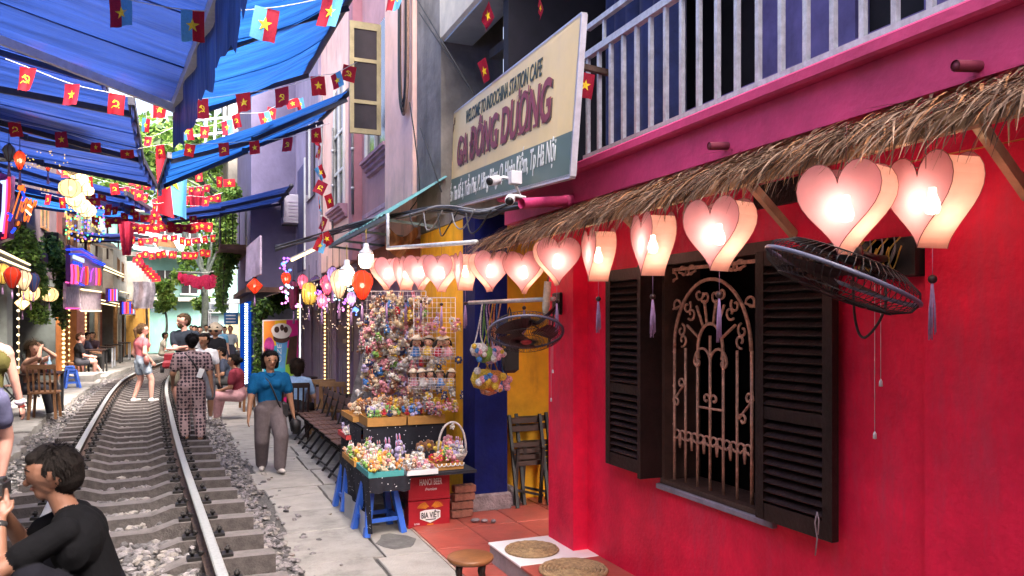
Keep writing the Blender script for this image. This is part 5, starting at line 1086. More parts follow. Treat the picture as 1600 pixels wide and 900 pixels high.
# vines on the right balcony
vb = thing('vine_balcony', 'black iron balcony draped in a tall column of green vines', 'balcony', (1.2, 22, 3.5))
clump(px_clumps([(352, 320, 13, 34, 0, 3), (352, 370, 14, 40, 0, 4), (350, 420, 12, 36, .2, 3), (346, 460, 8, 32, .2, 2), (358, 345, 12, 26, .4, 2), (366, 300, 10, 16, 0, 1), (362, 395, 12, 30, .4, 1.5)], 20.5), 7200, .11, 41, (1.5, 5, .6, 5), .5).build('foliage', leaf, vb)
m = MB(); m.tube(crom([at(356, 290, t=20.5), at(352, 380, t=20.5), at(348, 480, t=20.5)], 6), .02, 5); m.build('stems', bark, vb)
m = MB(); m.span((.72, 20.6, 3.72), (1.43, 24.5, 3.84)); m.build('floor', MATS['old_timber'], vb)
m = MB(); m.bar((.74, 20.6, 4.85), (.74, 24.5, 4.85), .04, .05); m.bar((.74, 20.62, 4.85), (1.43, 20.62, 4.85), .04, .05); m.build('rail', black_m, vb)
for i in range(20): m = MB(); m.span((.73, 20.6+i*.2, 3.84), (.75, 20.62+i*.2, 4.83)); m.build('baluster', black_m, vb)
for i in range(4): m = MB(); m.span((.85+i*.16, 20.61, 3.84), (.87+i*.16, 20.63, 4.83)); m.build('baluster', black_m, vb)
# plant beside the poster
cpn = thing('climbing_plant', 'leafy climber around the ice cream poster', 'plant', at(420, 560, t=18)); clump(px_clumps([(420, 478, 28, 14, 0, 3), (405, 510, 9, 40, 0, 2), (440, 470, 22, 12, .3, 2), (403, 560, 6, 40, 0, 1)], 18.2), 2400, .10, 43, (4, 2, 4, .6), .3).build('foliage', leaf, cpn); m = MB(); m.tube([at(403, 640, t=18.2), at(402, 540, t=18.2), at(415, 480, t=18.2)], .03, 6); m.build('stems', bark, cpn)

# ---------------------------------------------------------------- ice cream poster stand
pz = thing('ice_cream_poster', 'tall printed poster board showing a chocolate ice cream cone', 'poster', at(438, 655, t=17)); PT = 17.2
PV = Vector((-SY, -CY, 0))
def pp_(x, y, off=0): return at(x, y, t=PT)+PV*off
def ppoly(name, pts, mat, off): m = MB(); q = [pp_(x, y, off) for (x, y) in pts]; m.add(q+[p-PV*.006 for p in q], [tuple(range(len(q)-1, -1, -1)), tuple(range(len(q), 2*len(q)))]+[(i, (i+1) % len(q), len(q)+(i+1) % len(q), len(q)+i) for i in range(len(q))]); return m.build(name, mat, pz)
ppoly('board', [(410, 660), (467, 660), (467, 498), (410, 500)], M('poster_white', (.6, .6, .62), .35, .05), 0)
for i, (pts, c) in enumerate((([(412, 575), (412, 502), (430, 501), (425, 540)], (.80, .25, .04)), ([(430, 501), (448, 500), (446, 540), (425, 540)], (.85, .5, .02)), ([(448, 500), (466, 500), (466, 560), (446, 540)], (.75, .02, .28)), ([(412, 575), (425, 540), (446, 540), (446, 600), (412, 620)], (.05, .42, .6)), ([(446, 540), (466, 560), (466, 620), (446, 600)], (.30, .55, .05)), ([(412, 620), (446, 600), (466, 620), (466, 657), (412, 657)], (.7, .02, .2)))): ppoly('colour_field', pts, M('poster_%d' % i, c, .35, .1, 3), .008+.0006*i)
def pell(name, cx, cy, rx, ry, mat, off, a0=0, n=20): return ppoly(name, [(cx+rx*math.cos(2*math.pi*k/n), cy+ry*math.sin(2*math.pi*k/n)) for k in range(n)], mat, off)
wc = M('cream_print', (.75, .68, .62), .4, .1); bc = M('choc_print', (.07, .03, .02), .4, .3, 9)
pell('scoop', 440, 516, 16, 11, wc, .014); pell('scoop', 440, 528, 13, 8, bc, .017); pell('scoop', 440, 521, 14, 8, wc, .02)
for (x, y, rx, ry) in ((433, 515, 4, 5), (441, 512, 3, 5), (447, 515, 3.4, 5)): pell('sauce', x, y, rx, ry, bc, .023)
ppoly('cone', [(431, 532), (450, 532), (445, 575), (438, 575)], M('cone_blue', (.12, .35, .62), .4, .2, 5), .014)
pell('bar', 421, 540, 8, 13, M('berry_print', (.5, .05, .25), .4, .4, 6), .016); ppoly('bar', [(453, 527), (465, 524), (463, 565), (447, 570)], bc, .016)
fit('OZE', pp_(440, 566, .02), pp_(440, 538, .02), .09, 'lettering', whitei, pz, PV, up=Vector((CY, -SY, 0)) if False else Vector((-CY, SY, 0)))
hp = [(436+14*(x/.5), 628-14*(y/.5)) for (x, y) in heart2d(.62)]; ppoly('heart_mark', hp, M('poster_logo_red', (.75, .01, .08), .4, .1), .016)
for k in (.62, .34): m = MB(); m.tube([pp_(436+14*(x/.5)*k, 628-14*(y/.5)*k, .02) for (x, y) in heart2d(.62)], .014, 5, closed=True); m.build('heart_line', whitei, pz)
# small hanging sign and blue lit panel farther on
o = thing('hanging_sign', 'small lilac sign board under the old roof edge', 'sign', at(395, 405, t=16)); m = MB(); quadbox(m, [at(383, 440, t=16), at(406, 428, t=15.2), at(406, 368, t=15.2), at(385, 386, t=16)], .04); m.build('board', M('lilac_print', (.36, .30, .42), .5, .35, 3), o); m = MB(); m.bar(at(385, 386, t=16), at(385, 370, t=16), .02, .02); m.build('hanger', iron_m, o)
o = thing('lit_panel', 'tall blue panel edged with white lamps beyond the poster', 'sign', (1.42, 22.5, .1)); m = MB(); m.span((1.38, 20.4, .3), (1.45, 23.6, 2.4)); m.build('panel', E('blue_panel', (.01, .12, .8), .55), o); m = MB()
for i in range(34): m.ball((1.36, 20.5, .35+i*.06), .02, 5, 3); m.ball((1.3, 20.25, .35+i*.06), .018, 5, 3)
tag(m.build('lamp_beads', E('ice_led', (.6, .75, 1), 12), o), kind='stuff')
# ---------------------------------------------------------------- far street
tealw = M('pale_teal_wall', (.12, .25, .225), .8, .15, .6, .1, dirt=(.24, .34, .32), dirt_amt=.6)
ft = thing('teal_house', 'pale teal house closing the view at the bend', 'building', (0, 50, 0))
m = MB(); m.span((-4.5, 52, 0), (.8, 58, 9.6)); m.build('wall', tealw, ft)
for z in (3.2, 5.9, 8.6): m = MB(); m.span((-4.7, 51.4, z), (1.0, 52.0, z+.25)); m.build('ledge', MATS['limewash'], ft)
for (x, z) in ((-3.5, 3.7), (-1.8, 3.7), (-.4, 3.7), (-3.5, 6.5), (-1.8, 6.5), (-.4, 6.5)):
    m = MB(); m.span((x, 51.9, z), (x+.9, 51.97, z+1.4)); w = m.build('window', glass_d, ft); m = MB(); m.span((x-.1, 51.85, z-.1), (x+1.0, 51.93, z)); m.span((x+.42, 51.86, z), (x+.48, 51.92, z+1.4)); m.build('frame', MATS['white_frame'], w)
m = MB(); m.add([(-3, 50.2, 6.2), (1, 50.2, 5.6), (1, 52, 7.0), (-3, 52, 7.6)], [(0, 1, 2, 3)]); m.build('roof_sheet', M('sheet_grey', (.35, .42, .44), .6, .2, 2), ft)
for (px, py, lab) in ((225, 372, 'open roof hatch board tilted on the left'), (262, 378, 'open roof hatch board tilted on the right')):
    o = thing('roof_hatch', lab, 'hatch', at(px, py, t=30)); m = MB(); quadbox(m, [at(px-14, py+8, t=30), at(px+16, py+12, t=31), at(px+8, py-4, t=31), at(px-20, py-6, t=30)], .08); m.build('board', wood_l, o); m = MB(); m.bar(at(px-14, py+9, t=30), at(px+16, py+13, t=31), .1, .12); m.build('frame', MATS['sheet_grey'], o)
fr2 = thing('far_house', 'bright far house behind the crowd under the trees', 'building', (3, 62, 0)); m = MB(); m.span((.9, 60, 0), (9, 66, 6.2)); m.build('wall', M('far_wall_teal', (.15, .25, .24), .8, .2, 1), fr2)
for i, (c, w) in enumerate((((.75, .78, .78), 3.0), ((.1, .35, .45), 1.6), ((.7, .72, .70), 1.4))): m = MB(); m.span((1.2+i*2.2, 59.6, 2.6), (1.2+i*2.2+w*.7, 59.9, 3.6)); m.build('shop_sign', M('far_sign_%d' % i, c, .5, .3, 3), fr2)
for i in range(5): m = MB(); m.span((1.0+i*1.5, 59.9, 0), (2.0+i*1.5, 59.98, 2.4)); m.build('door', M('far_door_%d' % (i % 2), ((.07, .08, .09), (.25, .2, .1))[i % 2], .6, .2), fr2)
fs = thing('shop_sign', 'blue shop sign with pale rows of print above the crowd', 'sign', at(360, 498, t=34)); m = MB(); quadbox(m, [at(350, 507, t=34), at(371, 507, t=34), at(371, 488, t=34), at(350, 488, t=34)], .1); m.build('board', M('sign_blue', (.03, .14, .36), .5, .1), fs)
for i in range(3): m = MB(); m.bar(at(353, 493+i*5, t=33.9), at(368, 493+i*5, t=33.9), .02, .05); m.build('print_row', whitei, fs)
for (px, py, w, h, c, lab) in ((342, 478, 16, 12, (.62, .66, .68), 'white awning panel over the far crowd'), (355, 470, 26, 8, (.6, .68, .7), 'pale far canopy under the trees')):
    o = thing('far_canopy', lab, 'canopy', at(px, py, t=40)); m = MB(); quadbox(m, [at(px-w, py+h/2, t=38), at(px+w, py+h/2, t=38), at(px+w, py-h/2, t=42), at(px-w, py-h/2, t=42)], .05); m.build('sheet', M('canopy_white', c, .6, .1), o); [MB().bar(at(px+s_*w, py+h/2, t=38), at(px+s_*w, 540, t=38), .06, .06).build('post', steel, o) for s_ in (-1, 1)]
rh = thing('right_far_house', 'row of houses on the right beyond the vines', 'building', (4, 34, 0)); m = MB(); m.span((1.9, 26.2, 0), (5, 31, 8.0)); m.span((2.1, 31.05, 0), (5, 34, 7)); m.span((3.2, 34.1, 0), (7, 44, 7)); m.build('wall', M('far_grey_house', (.30, .32, .32), .8, .2, 1), rh)
# striped awnings over the far bars
for (y0, lab, c) in ((33, 'orange striped awning over the far left bar', ((.70, .28, .02), (.55, .15, .02))), (39, 'pale blue awning on the far left bar', ((.25, .42, .55), (.45, .55, .6))), (44, 'orange and cream awning at the bend', ((.65, .3, .06), (.6, .52, .4)))):
    o = thing('striped_awning', lab, 'awning', (LF(y0)+.6, y0+1.5, 2.6)); x = LF(y0+1.5)
    for k in range(10):
        m = MB(); a = y0+k*.36; m.add([(x, a, 3.1), (x, a+.36, 3.1), (x+1.3, a+.36, 2.62), (x+1.3, a, 2.62)], [(3, 2, 1, 0)]); m.add([(x+1.3, a, 2.62), (x+1.3, a+.36, 2.62), (x+1.3, a+.36, 2.4), (x+1.3, a, 2.4)], [(0, 1, 2, 3)]); m.build('strip', M('stripe_%d_%d' % (y0, k % 2), c[k % 2], .7, .12, 3, trans=.3), o)
    m = MB(); m.bar((x+1.3, y0, 2.62), (x+1.3, y0+3.6, 2.62), .05, .05); m.build('edge_bar', steel, o)
bk = thing('banner', 'grey printed cloth banner on the left before the bend', 'banner', at(220, 470, t=30)); m = MB(); m.grid(lambda u, v: at(207+34*u+2*math.sin(v*5), 440+42*v, t=30+.2*math.sin(u*9)), 10, 6); m.build('cloth', M('banner_print', (.40, .36, .42), .8, .6, 1.6), bk)
# trees
def tree(label, base, top, cl, n, s, seed, wts, r0=.16):
    o = thing('tree', label, 'tree', base); clump(cl, n, s, seed, wts).build('crown', leaf, o); m = MB(); base = Vector(base); top = Vector(top)
    m.tube(crom([base, base.lerp(top, .5)+Vector((.12, .1, 0)), top], 5), [r0*(1-.6*i/10) for i in range(11)], 8); rr = random.Random(seed)
    for (c, q, w) in cl[:9]: m.tube(crom([base.lerp(top, rr.uniform(.65, .95)), base.lerp(top, .9).lerp(Vector(c), .5)+Vector((rr.uniform(-.3, .3), 0, .2)), Vector(c)], 4), [r0*.42*(1-.7*i/8) for i in range(9)], 6)
    m.build('trunk', M('pale_bark', (.13, .15, .13), .9, .3, 6, .5), o); return o
tree('leafy street tree arching over the far bend', at(316, 560, t=38), at(318, 420, t=38), px_clumps([(300, 320, 34, 22, 0, 3), (330, 345, 30, 26, 1, 3), (312, 400, 36, 22, 1, 3), (340, 425, 22, 24, 0, 2), (285, 430, 18, 14, 2, 1.2), (345, 385, 16, 24, 0, 2), (325, 475, 26, 14, 3, 2), (280, 345, 20, 16, 2, 2)], 40), 8500, .26, 51, (3, 4, 2, 3), .26)
tree('light green tree beside the grey banner', at(256, 545, t=34), at(256, 470, t=34), px_clumps([(256, 450, 15, 12, 0, 3), (262, 470, 13, 14, 0, 2), (252, 480, 9, 10, 0, 1)], 34), 1900, .2, 52, (1, 4, .5, 5), .07)
tree('pale tree seen in the bright gap beyond the awnings', at(190, 520, t=46), at(190, 300, t=46), px_clumps([(192, 278, 26, 20, 0, 3), (215, 262, 22, 20, 0, 2), (180, 300, 20, 16, 0, 2), (262, 215, 26, 26, 0, 1), (235, 240, 20, 16, 0, 1)], 46), 4200, .28, 53, (3, 4, 2, 3), .2)
tree('broad canopy tree spreading over the far lane', (3.0, 38, 0), (2.4, 37, 7.5), [((x, y, z), (1.9, 2.2, 1.0), 1) for (x, y, z) in ((-1.6, 27.5, 7.6), (.4, 29, 8.2), (2.6, 31, 8), (-2.0, 32, 8.4), (.2, 34, 8.8), (2.4, 36, 8.6), (-1.2, 38, 8.8), (1.2, 40, 8.4), (-2.6, 36, 7.8), (3.6, 40, 8.0))], 9000, .3, 57, (3, 4, 2, 3), .22)  # crown added over the lane to shade the far ground
# upper house seen in the gap
gh = thing('gap_house', 'far house with open stair frames seen between the awnings', 'building', (0, 30, 6)); m = MB(); m.span((1.2, 27, 4.2), (3.2, 33, 12)); m.build('wall', MATS['limewash'], gh)
for i in range(5): m = MB(); m.bar(at(320+i*14, 250, t=24), at(324+i*14, 150, t=24), .07, .07); m.build('post', steel, gh)
for i in range(4): m = MB(); m.bar(at(300, 165+i*24, t=24), at(392, 158+i*22, t=24), .07, .07); m.build('rail', steel, gh)
# ---------------------------------------------------------------- toy stall
dots = M('black_dotted_cloth', (.012, .012, .018), .8, .2, 30)
def dot_cloth():
    if 'dotted' in MATS: return MATS['dotted']
    m = M('dotted', (.012, .012, .02), .85, .2, 20); nt = m.node_tree; N = nt.nodes; L = nt.links; b = N['Principled BSDF']; tc = N.new('ShaderNodeTexCoord'); v = N.new('ShaderNodeTexVoronoi'); v.inputs['Scale'].default_value = 26; L.new(tc.outputs['Object'], v.inputs['Vector'])
    lt = N.new('ShaderNodeMath'); lt.operation = 'LESS_THAN'; lt.inputs[1].default_value = .13; L.new(v.outputs['Distance'], lt.inputs[0]); mx = N.new('ShaderNodeMix'); mx.data_type = 'RGBA'
    src = b.inputs['Base Color'].links[0].from_socket; L.new(src, mx.inputs['A']); mx.inputs['B'].default_value = (.6, .6, .62, 1); L.new(lt.outputs[0], mx.inputs['Factor']); L.new(mx.outputs['Result'], b.inputs['Base Color']); return m
dotc = dot_cloth(); card = M('cardboard_orange', (.46, .23, .06), .7, .15, 6); white_c = M('white_card', (.62, .62, .64), .6, .08); teal_c = M('teal_card', (.06, .30, .30), .6, .1); red_c = M('red_card', (.55, .05, .05), .6, .1)
tb = thing('stall_table', 'low stall table draped in black dotted cloth', 'table', (1.9, 7.1, 0))
m = MB(); m.span((1.42, 6.52, .50), (2.40, 7.72, .525)); m.build('top', dots, tb)
def drape(p0, p1, z0, z1, amp=.02, n=26, flare=(0, 0)):
    p0 = Vector((*p0, 0)); p1 = Vector((*p1, 0)); nn = Vector((-(p1-p0).y, (p1-p0).x, 0)).normalized()
    return lambda u, v: p0.lerp(p1, u)+nn*(amp*v*math.sin(u*21))+Vector((flare[0]*v, flare[1]*v, 0))+Vector((0, 0, z0+(z1-z0)*v*(1+.05*math.sin(u*9))))
m = MB(); m.grid(drape((1.415, 6.5), (1.415, 7.9), .53, .05, .03, flare=(.03, 0)), 30, 6); m.build('side_cloth', dotc, tb)
m = MB(); m.grid(drape((1.415, 6.49), (1.78, 6.50), .53, .40), 14, 3); m.build('front_cloth', dotc, tb)
m = MB(); m.grid(lambda u, v: Vector((1.40-.012*math.sin(u*15), 6.6+.9*u, .22-.2*v-.08*u*v)), 14, 4); m.build('plastic_sheet', M('clear_plastic', (.6, .62, .66), .3, .1, trans=.5), tb)
t2 = thing('stall_shelf', 'raised stall shelf behind the low table in dotted cloth', 'shelf', (2.0, 8.1, 0)); m = MB(); m.span((1.62, 7.72, .78), (2.5, 8.85, .80)); m.build('top', dots, t2); m = MB(); m.grid(drape((1.62, 7.715), (2.5, 7.715), .79, .53), 30, 4); m.build('front_cloth', dotc, t2); m = MB(); m.grid(drape((1.6, 7.72), (1.6, 8.8), .79, .05), 30, 4); m.build('side_cloth', dotc, t2)
# crates carrying the table
def crate(x0, y0, z0, label, txt):
    o = thing('beer_crate', label, 'crate', (x0+.19, y0+.18, z0)); w, d, h = .385, .36, .243; cr = M('crate_red_plastic', (.34, .012, .022), .42, .15, 5, .05)
    m = MB(); m.span((x0, y0, z0), (x0+w, y0+d, z0+h), 0, .012); m.build('body', cr, o)
    m = MB(); m.span((x0-.004, y0+.1, z0+h-.085), (x0+.004, y0+.26, z0+h-.045)); m.build('hand_hole', black_m, o)
    for (a, b) in ((z0+.004, z0+.02), (z0+h-.02, z0+h-.004)): m = MB(); m.span((x0-.005, y0-.005, a), (x0+w+.005, y0+d+.005, b)); m.build('rim', cr, o)
    n = Vector((0, -1, 0))
    if txt: fit('HANOI BEER', Vector((x0+.10, y0-.004, z0+.135)), Vector((x0+.31, y0-.004, z0+.135)), .055, 'lettering', whitei, o, n, bold=.01); fit('Premium', Vector((x0+.15, y0-.004, z0+.085)), Vector((x0+.26, y0-.004, z0+.085)), .025, 'lettering', whitei, o, n, skew=.4)
    else:
        cx, cz = x0+.2, z0+.105; hexa = [(-.095, .04), (-.05, .052), (.05, .052), (.095, .04), (.095, -.025), (0, -.066), (-.095, -.025)]
        org = M('badge_orange', (.62, .2, .02), .5, .1)
        for k in range(7):
            for s in (-1, 1):
                a = R(20+k*11); m = MB(); m.bar((cx+s*.03*math.cos(a)+s*.01, y0-.004, cz+.06+.02*math.sin(a)), (cx+s*(.05+.075*math.cos(a)), y0-.004, cz+.055+.07*math.sin(a)), .003, .006); m.build('badge_ray', org, o)
        m = MB(); m.prism(hexa, (cx, y0-.003, cz), (1, 0, 0), (0, 0, 1), (0, -1, 0), .003); m.build('badge', whitei, o)
        fit('BIA VIỆT', Vector((cx-.085, y0-.008, cz-.02)), Vector((cx+.085, y0-.008, cz-.02)), .05, 'lettering', black_m, o, n, bold=.018); m = MB(); m.bar((cx-.045, y0-.008, cz-.035), (cx+.045, y0-.008, cz-.035), .002, .008); m.build('badge_line', black_m, o); m = MB(); m.bar((cx-.03, y0-.004, cz-.08), (cx+.03, y0-.004, cz-.08), .002, .012); m.build('badge_foot', org, o)
        m = MB(); m.prism([(q[0]*.55, q[1]*.8) for q in hexa], (x0-.003, y0+.2, cz-.01), (0, -1, 0), (0, 0, 1), (-1, 0, 0), .003); m.build('badge', whitei, o); fit('VIỆT', Vector((x0-.008, y0+.24, cz-.02)), Vector((x0-.008, y0+.16, cz-.02)), .035, 'lettering', black_m, o, Vector((-1, 0, 0)), bold=.015)
        fit('20 CHAI', Vector((x0+.05, y0-.004, z0+.03)), Vector((x0+.1, y0-.004, z0+.03)), .015, 'lettering', whitei, o, n)
    return o
crate(1.815, 6.70, .005, 'lower red beer crate with white badge and orange rays', False); crate(1.815, 6.70, .252, 'upper red beer crate with white lettering under the table edge', True)
crate(1.95, 7.80, .53, 'red beer crate half hidden behind the flower toys', True)
def plastic_stool(p, rz, label, h=.46, w=.30, parent=None):
    bl = M('blue_plastic', (.035, .12, .52), .38, .1, 5); o = thing('plastic_stool', label, 'stool', p, 'blue plastic stools', rz); tw_ = w*.62
    m = MB(); m.box((0, 0, h-.02), (tw_, tw_, .04), None, 0, .012); m.build('seat', bl, o, False)
    for (sx, sy) in ((-1, -1), (1, -1), (1, 1), (-1, 1)):
        a = Vector((sx*(tw_/2-.02), sy*(tw_/2-.02), h-.03)); b = Vector((sx*(w/2-.01), sy*(w/2-.01), 0)); m = MB(); m.bar(a, b, .055, .05, up=(1, 0, 0)); m.build('leg', bl, o, False)
    for k in range(4):
        q = Matrix.Rotation(k*math.pi/2, 3, 'Z')
        for (zz, wd, th) in ((h-.075, tw_*.9, .05), (.13, w*.74, .035)):
            yo = tw_/2+(w-tw_)/2*(1-zz/h)-.02; m = MB(); m.bar(q @ Vector((-wd/2, -yo, zz)), q @ Vector((wd/2, -yo, zz)), .02, th); m.build('rail', bl, o, False)
    return o
plastic_stool((1.56, 6.78, 0), .12, 'blue plastic stool holding up the front of the toy table', .50, .36)
plastic_stool((1.52, 7.75, 0), .1, 'blue plastic stool mostly hidden under the dotted cloth', .45, .3)
plastic_stool(at(112, 606, Z=.25), .3, 'front blue plastic stool at the left bar', .45, .34); plastic_stool(at(104, 600, Z=.25)+Vector((0, .6, 0)), .2, 'rear blue plastic stool at the left bar', .45, .34)
# ---- toys
tmain = M('plush_main', (1, 1, 1), .9, .14, 60, .3, obcol=True, sheen=.3, spec=.1); tcream = M('plush_cream', (.62, .52, .40), .9, .12, 60, sheen=.3); tdark = M('plush_dark', (.02, .015, .015), .6, .2, 40); tskin = M('doll_skin', (.62, .36, .24), .8, .08, 40); tacc = M('plush_accent', (.55, .08, .12), .85, .15, 60); tyell = M('plush_yellow', (.62, .36, .03), .85, .15, 60); twhite = M('plush_white', (.66, .64, .62), .9, .08, 60)
TM = [tmain, tcream, tdark, tskin, tacc, tyell, twhite]
def toy(kind):
    m = MB(); B = lambda c, r, k=0, n=7, q=5: m.ball(c, r, n, q, k)
    if kind in ('bear', 'bunny', 'cat'):
        B((0, 0, .3), (.26, .22, .28)); B((0, -.03, .72), (.25, .23, .23)); B((0, -.22, .66), (.11, .08, .08), 1); B((0, -.3, .69), .03, 2, 5, 4)
        for s in (-1, 1):
            B((s*.09, -.235, .77), .028, 2, 5, 4); B((s*.22, -.2, .1), (.1, .18, .1)); B((s*.28, -.08, .42), (.09, .1, .18), 0)
            if kind == 'bear': B((s*.19, 0, .92), (.09, .05, .09)); B((s*.19, -.04, .92), (.05, .03, .05), 1, 5, 4)
            elif kind == 'bunny': B((s*.11, .02, 1.12), (.07, .05, .26)); B((s*.11, -.025, 1.1), (.035, .02, .18), 4, 5, 4)
            else: m.lathe([(.09, 0), (.0, .16)], (s*.15, 0, .88), 5)
        B((0, -.2, .34), (.14, .06, .16), 1)
    elif kind == 'chick':
        B((0, 0, .3), (.32, .3, .3)); B((0, -.05, .7), (.24, .22, .22)); m.lathe([(.07, 0), (0, .13)], (0, -.25, .68), 5, 5, axis=(0, -1, 0))
        for s in (-1, 1): B((s*.1, -.22, .76), .03, 2, 5, 4); B((s*.3, 0, .35), (.08, .16, .14)); B((s*.12, -.2, .03), (.1, .14, .05), 5, 5, 4)
    elif kind == 'doll':
        m.lathe([(.3, 0), (.26, .1), (.16, .42), (.1, .5)], (0, 0, .0), 9); B((0, -.02, .72), (.25, .23, .24), 3); B((0, .05, .78), (.28, .24, .25), 2); B((0, -.06, .93), (.24, .2, .09), 2); 
        m.lathe([(.36, 0), (.2, .1), (.12, .2), (0, .22)], (0, 0, .9), 10, 1)
        for s in (-1, 1): B((s*.09, -.235, .7), .028, 2, 5, 4); B((s*.15, -.2, .64), (.04, .02, .03), 4, 5, 4); B((s*.22, -.06, .35), (.06, .06, .15), 3, 5, 4); B((s*.1, -.08, -.06), (.07, .07, .14), 6, 5, 4); B((s*.27, .02, .6), (.08, .08, .2), 2)
    elif kind == 'flower':
        for k in range(7): a = k*6.283/7; B((.27*math.cos(a), -.02, .5+.27*math.sin(a)), (.15, .07, .15))
        B((0, -.07, .5), (.15, .09, .15), 5); m.tube([(0, 0, .3), (0, .02, 0)], .035, 5, 1)
    elif kind == 'octopus':
        B((0, 0, .5), (.3, .3, .3)); 
        for k in range(7): a = k*.9; m.tube([(.15*math.cos(a), .15*math.sin(a), .3), (.32*math.cos(a), .32*math.sin(a), .1), (.42*math.cos(a), .42*math.sin(a), .05)], [.09, .07, .05], 5, 0)
        for s in (-1, 1): B((s*.1, -.27, .55), .035, 2, 5, 4); B((s*.16, -.25, .47), (.04, .03, .03), 4, 5, 4)
    return m.mesh('plush_'+kind, TM)
TK = ['bear', 'bunny', 'cat', 'chick', 'doll', 'flower', 'octopus']; TOY = {k: toy(k) for k in TK}
PAL = {'cream': (.62, .50, .34), 'white': (.66, .63, .60), 'pink': (.68, .30, .36), 'brown': (.22, .10, .055), 'orange': (.66, .26, .06), 'lilac': (.42, .36, .58), 'yellow': (.68, .46, .06), 'blue': (.07, .20, .50), 'green': (.18, .36, .08), 'red': (.50, .03, .05), 'grey': (.32, .31, .33), 'peach': (.70, .40, .24), 'navy': (.03, .04, .12), 'rose': (.55, .22, .26)}
tr_ = random.Random(77); TC = {}
def put_toy(p, s, kind, col, where, grp, face=0, lean=0, up=True):
    key = (kind, col, where); k = TC.get(key, 0); TC[key] = k+1
    o = link('plush_'+kind, TOY[kind]); o.location = p; o.scale = (s, s, s); o.color = (*PAL[col], 1)
    if up: o.rotation_euler = (tr_.uniform(-.25, .25)+lean, tr_.uniform(-.25, .25), face+tr_.uniform(-.7, .7))
    else: o.rotation_euler = (tr_.uniform(-1.5, .4), tr_.uniform(-1.2, 1.2), tr_.uniform(0, 6.28))
    tag(o, col+' plush '+kind+' '+where, 'toy', grp); return o
def tray(x0, y0, x1, y1, z, mat, label, h=.05, name='tray', wall=.006):
    o = thing(name, label, 'tray', ((x0+x1)/2, (y0+y1)/2, z)); m = MB(); m.span((x0, y0, z), (x1, y1, z+.006)); m.build('base', mat, o)
    for (a, b) in (((x0, y0), (x1, y0+wall)), ((x0, y1-wall), (x1, y1)), ((x0, y0+wall), (x0+wall, y1-wall)), ((x1-wall, y0+wall), (x1, y1-wall))): m = MB(); m.span((*a, z+.006), (*b, z+h)); m.build('wall', mat, o)
    return o
def heap(x0, y0, x1, y1, z, n, where, grp, kinds, cols, s=(.075, .105), dome=.07):
    placed = 0
    for i in range(n):
        u, v = (i*.618034) % 1, ((i+.5)/n); x = x0+(x1-x0)*(.08+.84*u); y = y0+(y1-y0)*(.08+.84*v); d = 1-max(abs(2*u-1), abs(2*v-1))
        put_toy((x, y, z+tr_.uniform(0, .03)+dome*d), tr_.uniform(*s), tr_.choice(kinds), tr_.choice(cols), where, grp, 0, 0, tr_.random() < .55)
warmc = ['cream', 'white', 'peach', 'yellow', 'orange', 'cream', 'green', 'rose', 'grey', 'cream', 'white']; softc = ['white', 'pink', 'rose', 'lilac', 'cream', 'brown', 'grey', 'peach', 'white', 'cream']; allc = list(PAL)
tray(1.41, 6.50, 1.72, 7.02, .528, teal_c, 'teal fronted card tray of mixed toys at the table corner'); heap(1.41, 6.50, 1.72, 7.02, .55, 46, 'heaped in the teal fronted tray', 'toys in the teal tray', ['bear', 'cat', 'octopus', 'chick', 'bunny'], warmc)
tray(1.40, 7.06, 1.74, 7.66, .528, card, 'brown card tray of toys along the street edge'); heap(1.40, 7.06, 1.74, 7.66, .55, 40, 'heaped in the street edge tray', 'toys in the street edge tray', ['bear', 'cat', 'chick', 'bunny'], warmc+['green', 'lilac', 'lilac', 'red'])
tray(1.74, 6.47, 2.02, 6.86, .528, white_c, 'white card tray of small toys in front', .045); heap(1.74, 6.47, 2.02, 6.86, .548, 30, 'in the white card tray', 'toys in the white tray', ['cat', 'bear', 'octopus'], softc, (.06, .085))
b3 = tray(2.03, 6.60, 2.30, 6.92, .528, card, 'scalloped basket tray of toys beside the white tray', .06); m = MB()
for i in range(6): m.tube([Vector((2.05+i*.042+.021*(1-math.cos(t)), 6.592, .588-.028*math.sin(t))) for t in np.linspace(0, math.pi, 7)], .005, 4)
tag(m.build('scalloped_edge', twhite, b3), kind='stuff'); heap(2.04, 6.62, 2.29, 6.9, .555, 20, 'in the scalloped basket', 'toys in the scalloped basket', ['bear', 'chick', 'cat', 'flower'], ['red', 'pink', 'yellow', 'white', 'green', 'peach'])
bk_ = thing('wicker_basket', 'white wicker basket with a tall arched handle', 'basket', (2.32, 7.02, .528)); m = MB(); m.lathe([(.10, 0), (.135, .05), (.15, .09), (.145, .09), (.125, .05), (.095, .01)], (2.33, 7.02, .528), 18); m.build('bowl', M('white_wicker', (.58, .53, .50), .8, .3, 60, .5), bk_); m = MB(); m.tube([(2.33-.14*math.cos(t), 7.02, .60+.30*math.sin(t)**.8) for t in np.linspace(0.02, math.pi-.02, 18)], .011, 7); m.build('handle', MATS['white_wicker'], bk_)
heap(2.22, 6.9, 2.44, 7.13, .575, 18, 'in the white wicker basket', 'toys in the wicker basket', ['bunny', 'bear', 'octopus'], ['lilac', 'white', 'pink', 'grey', 'red']); put_toy((2.33, 7.02, .83), .07, 'bear', 'white', 'tied to the basket handle', 'toys in the wicker basket')
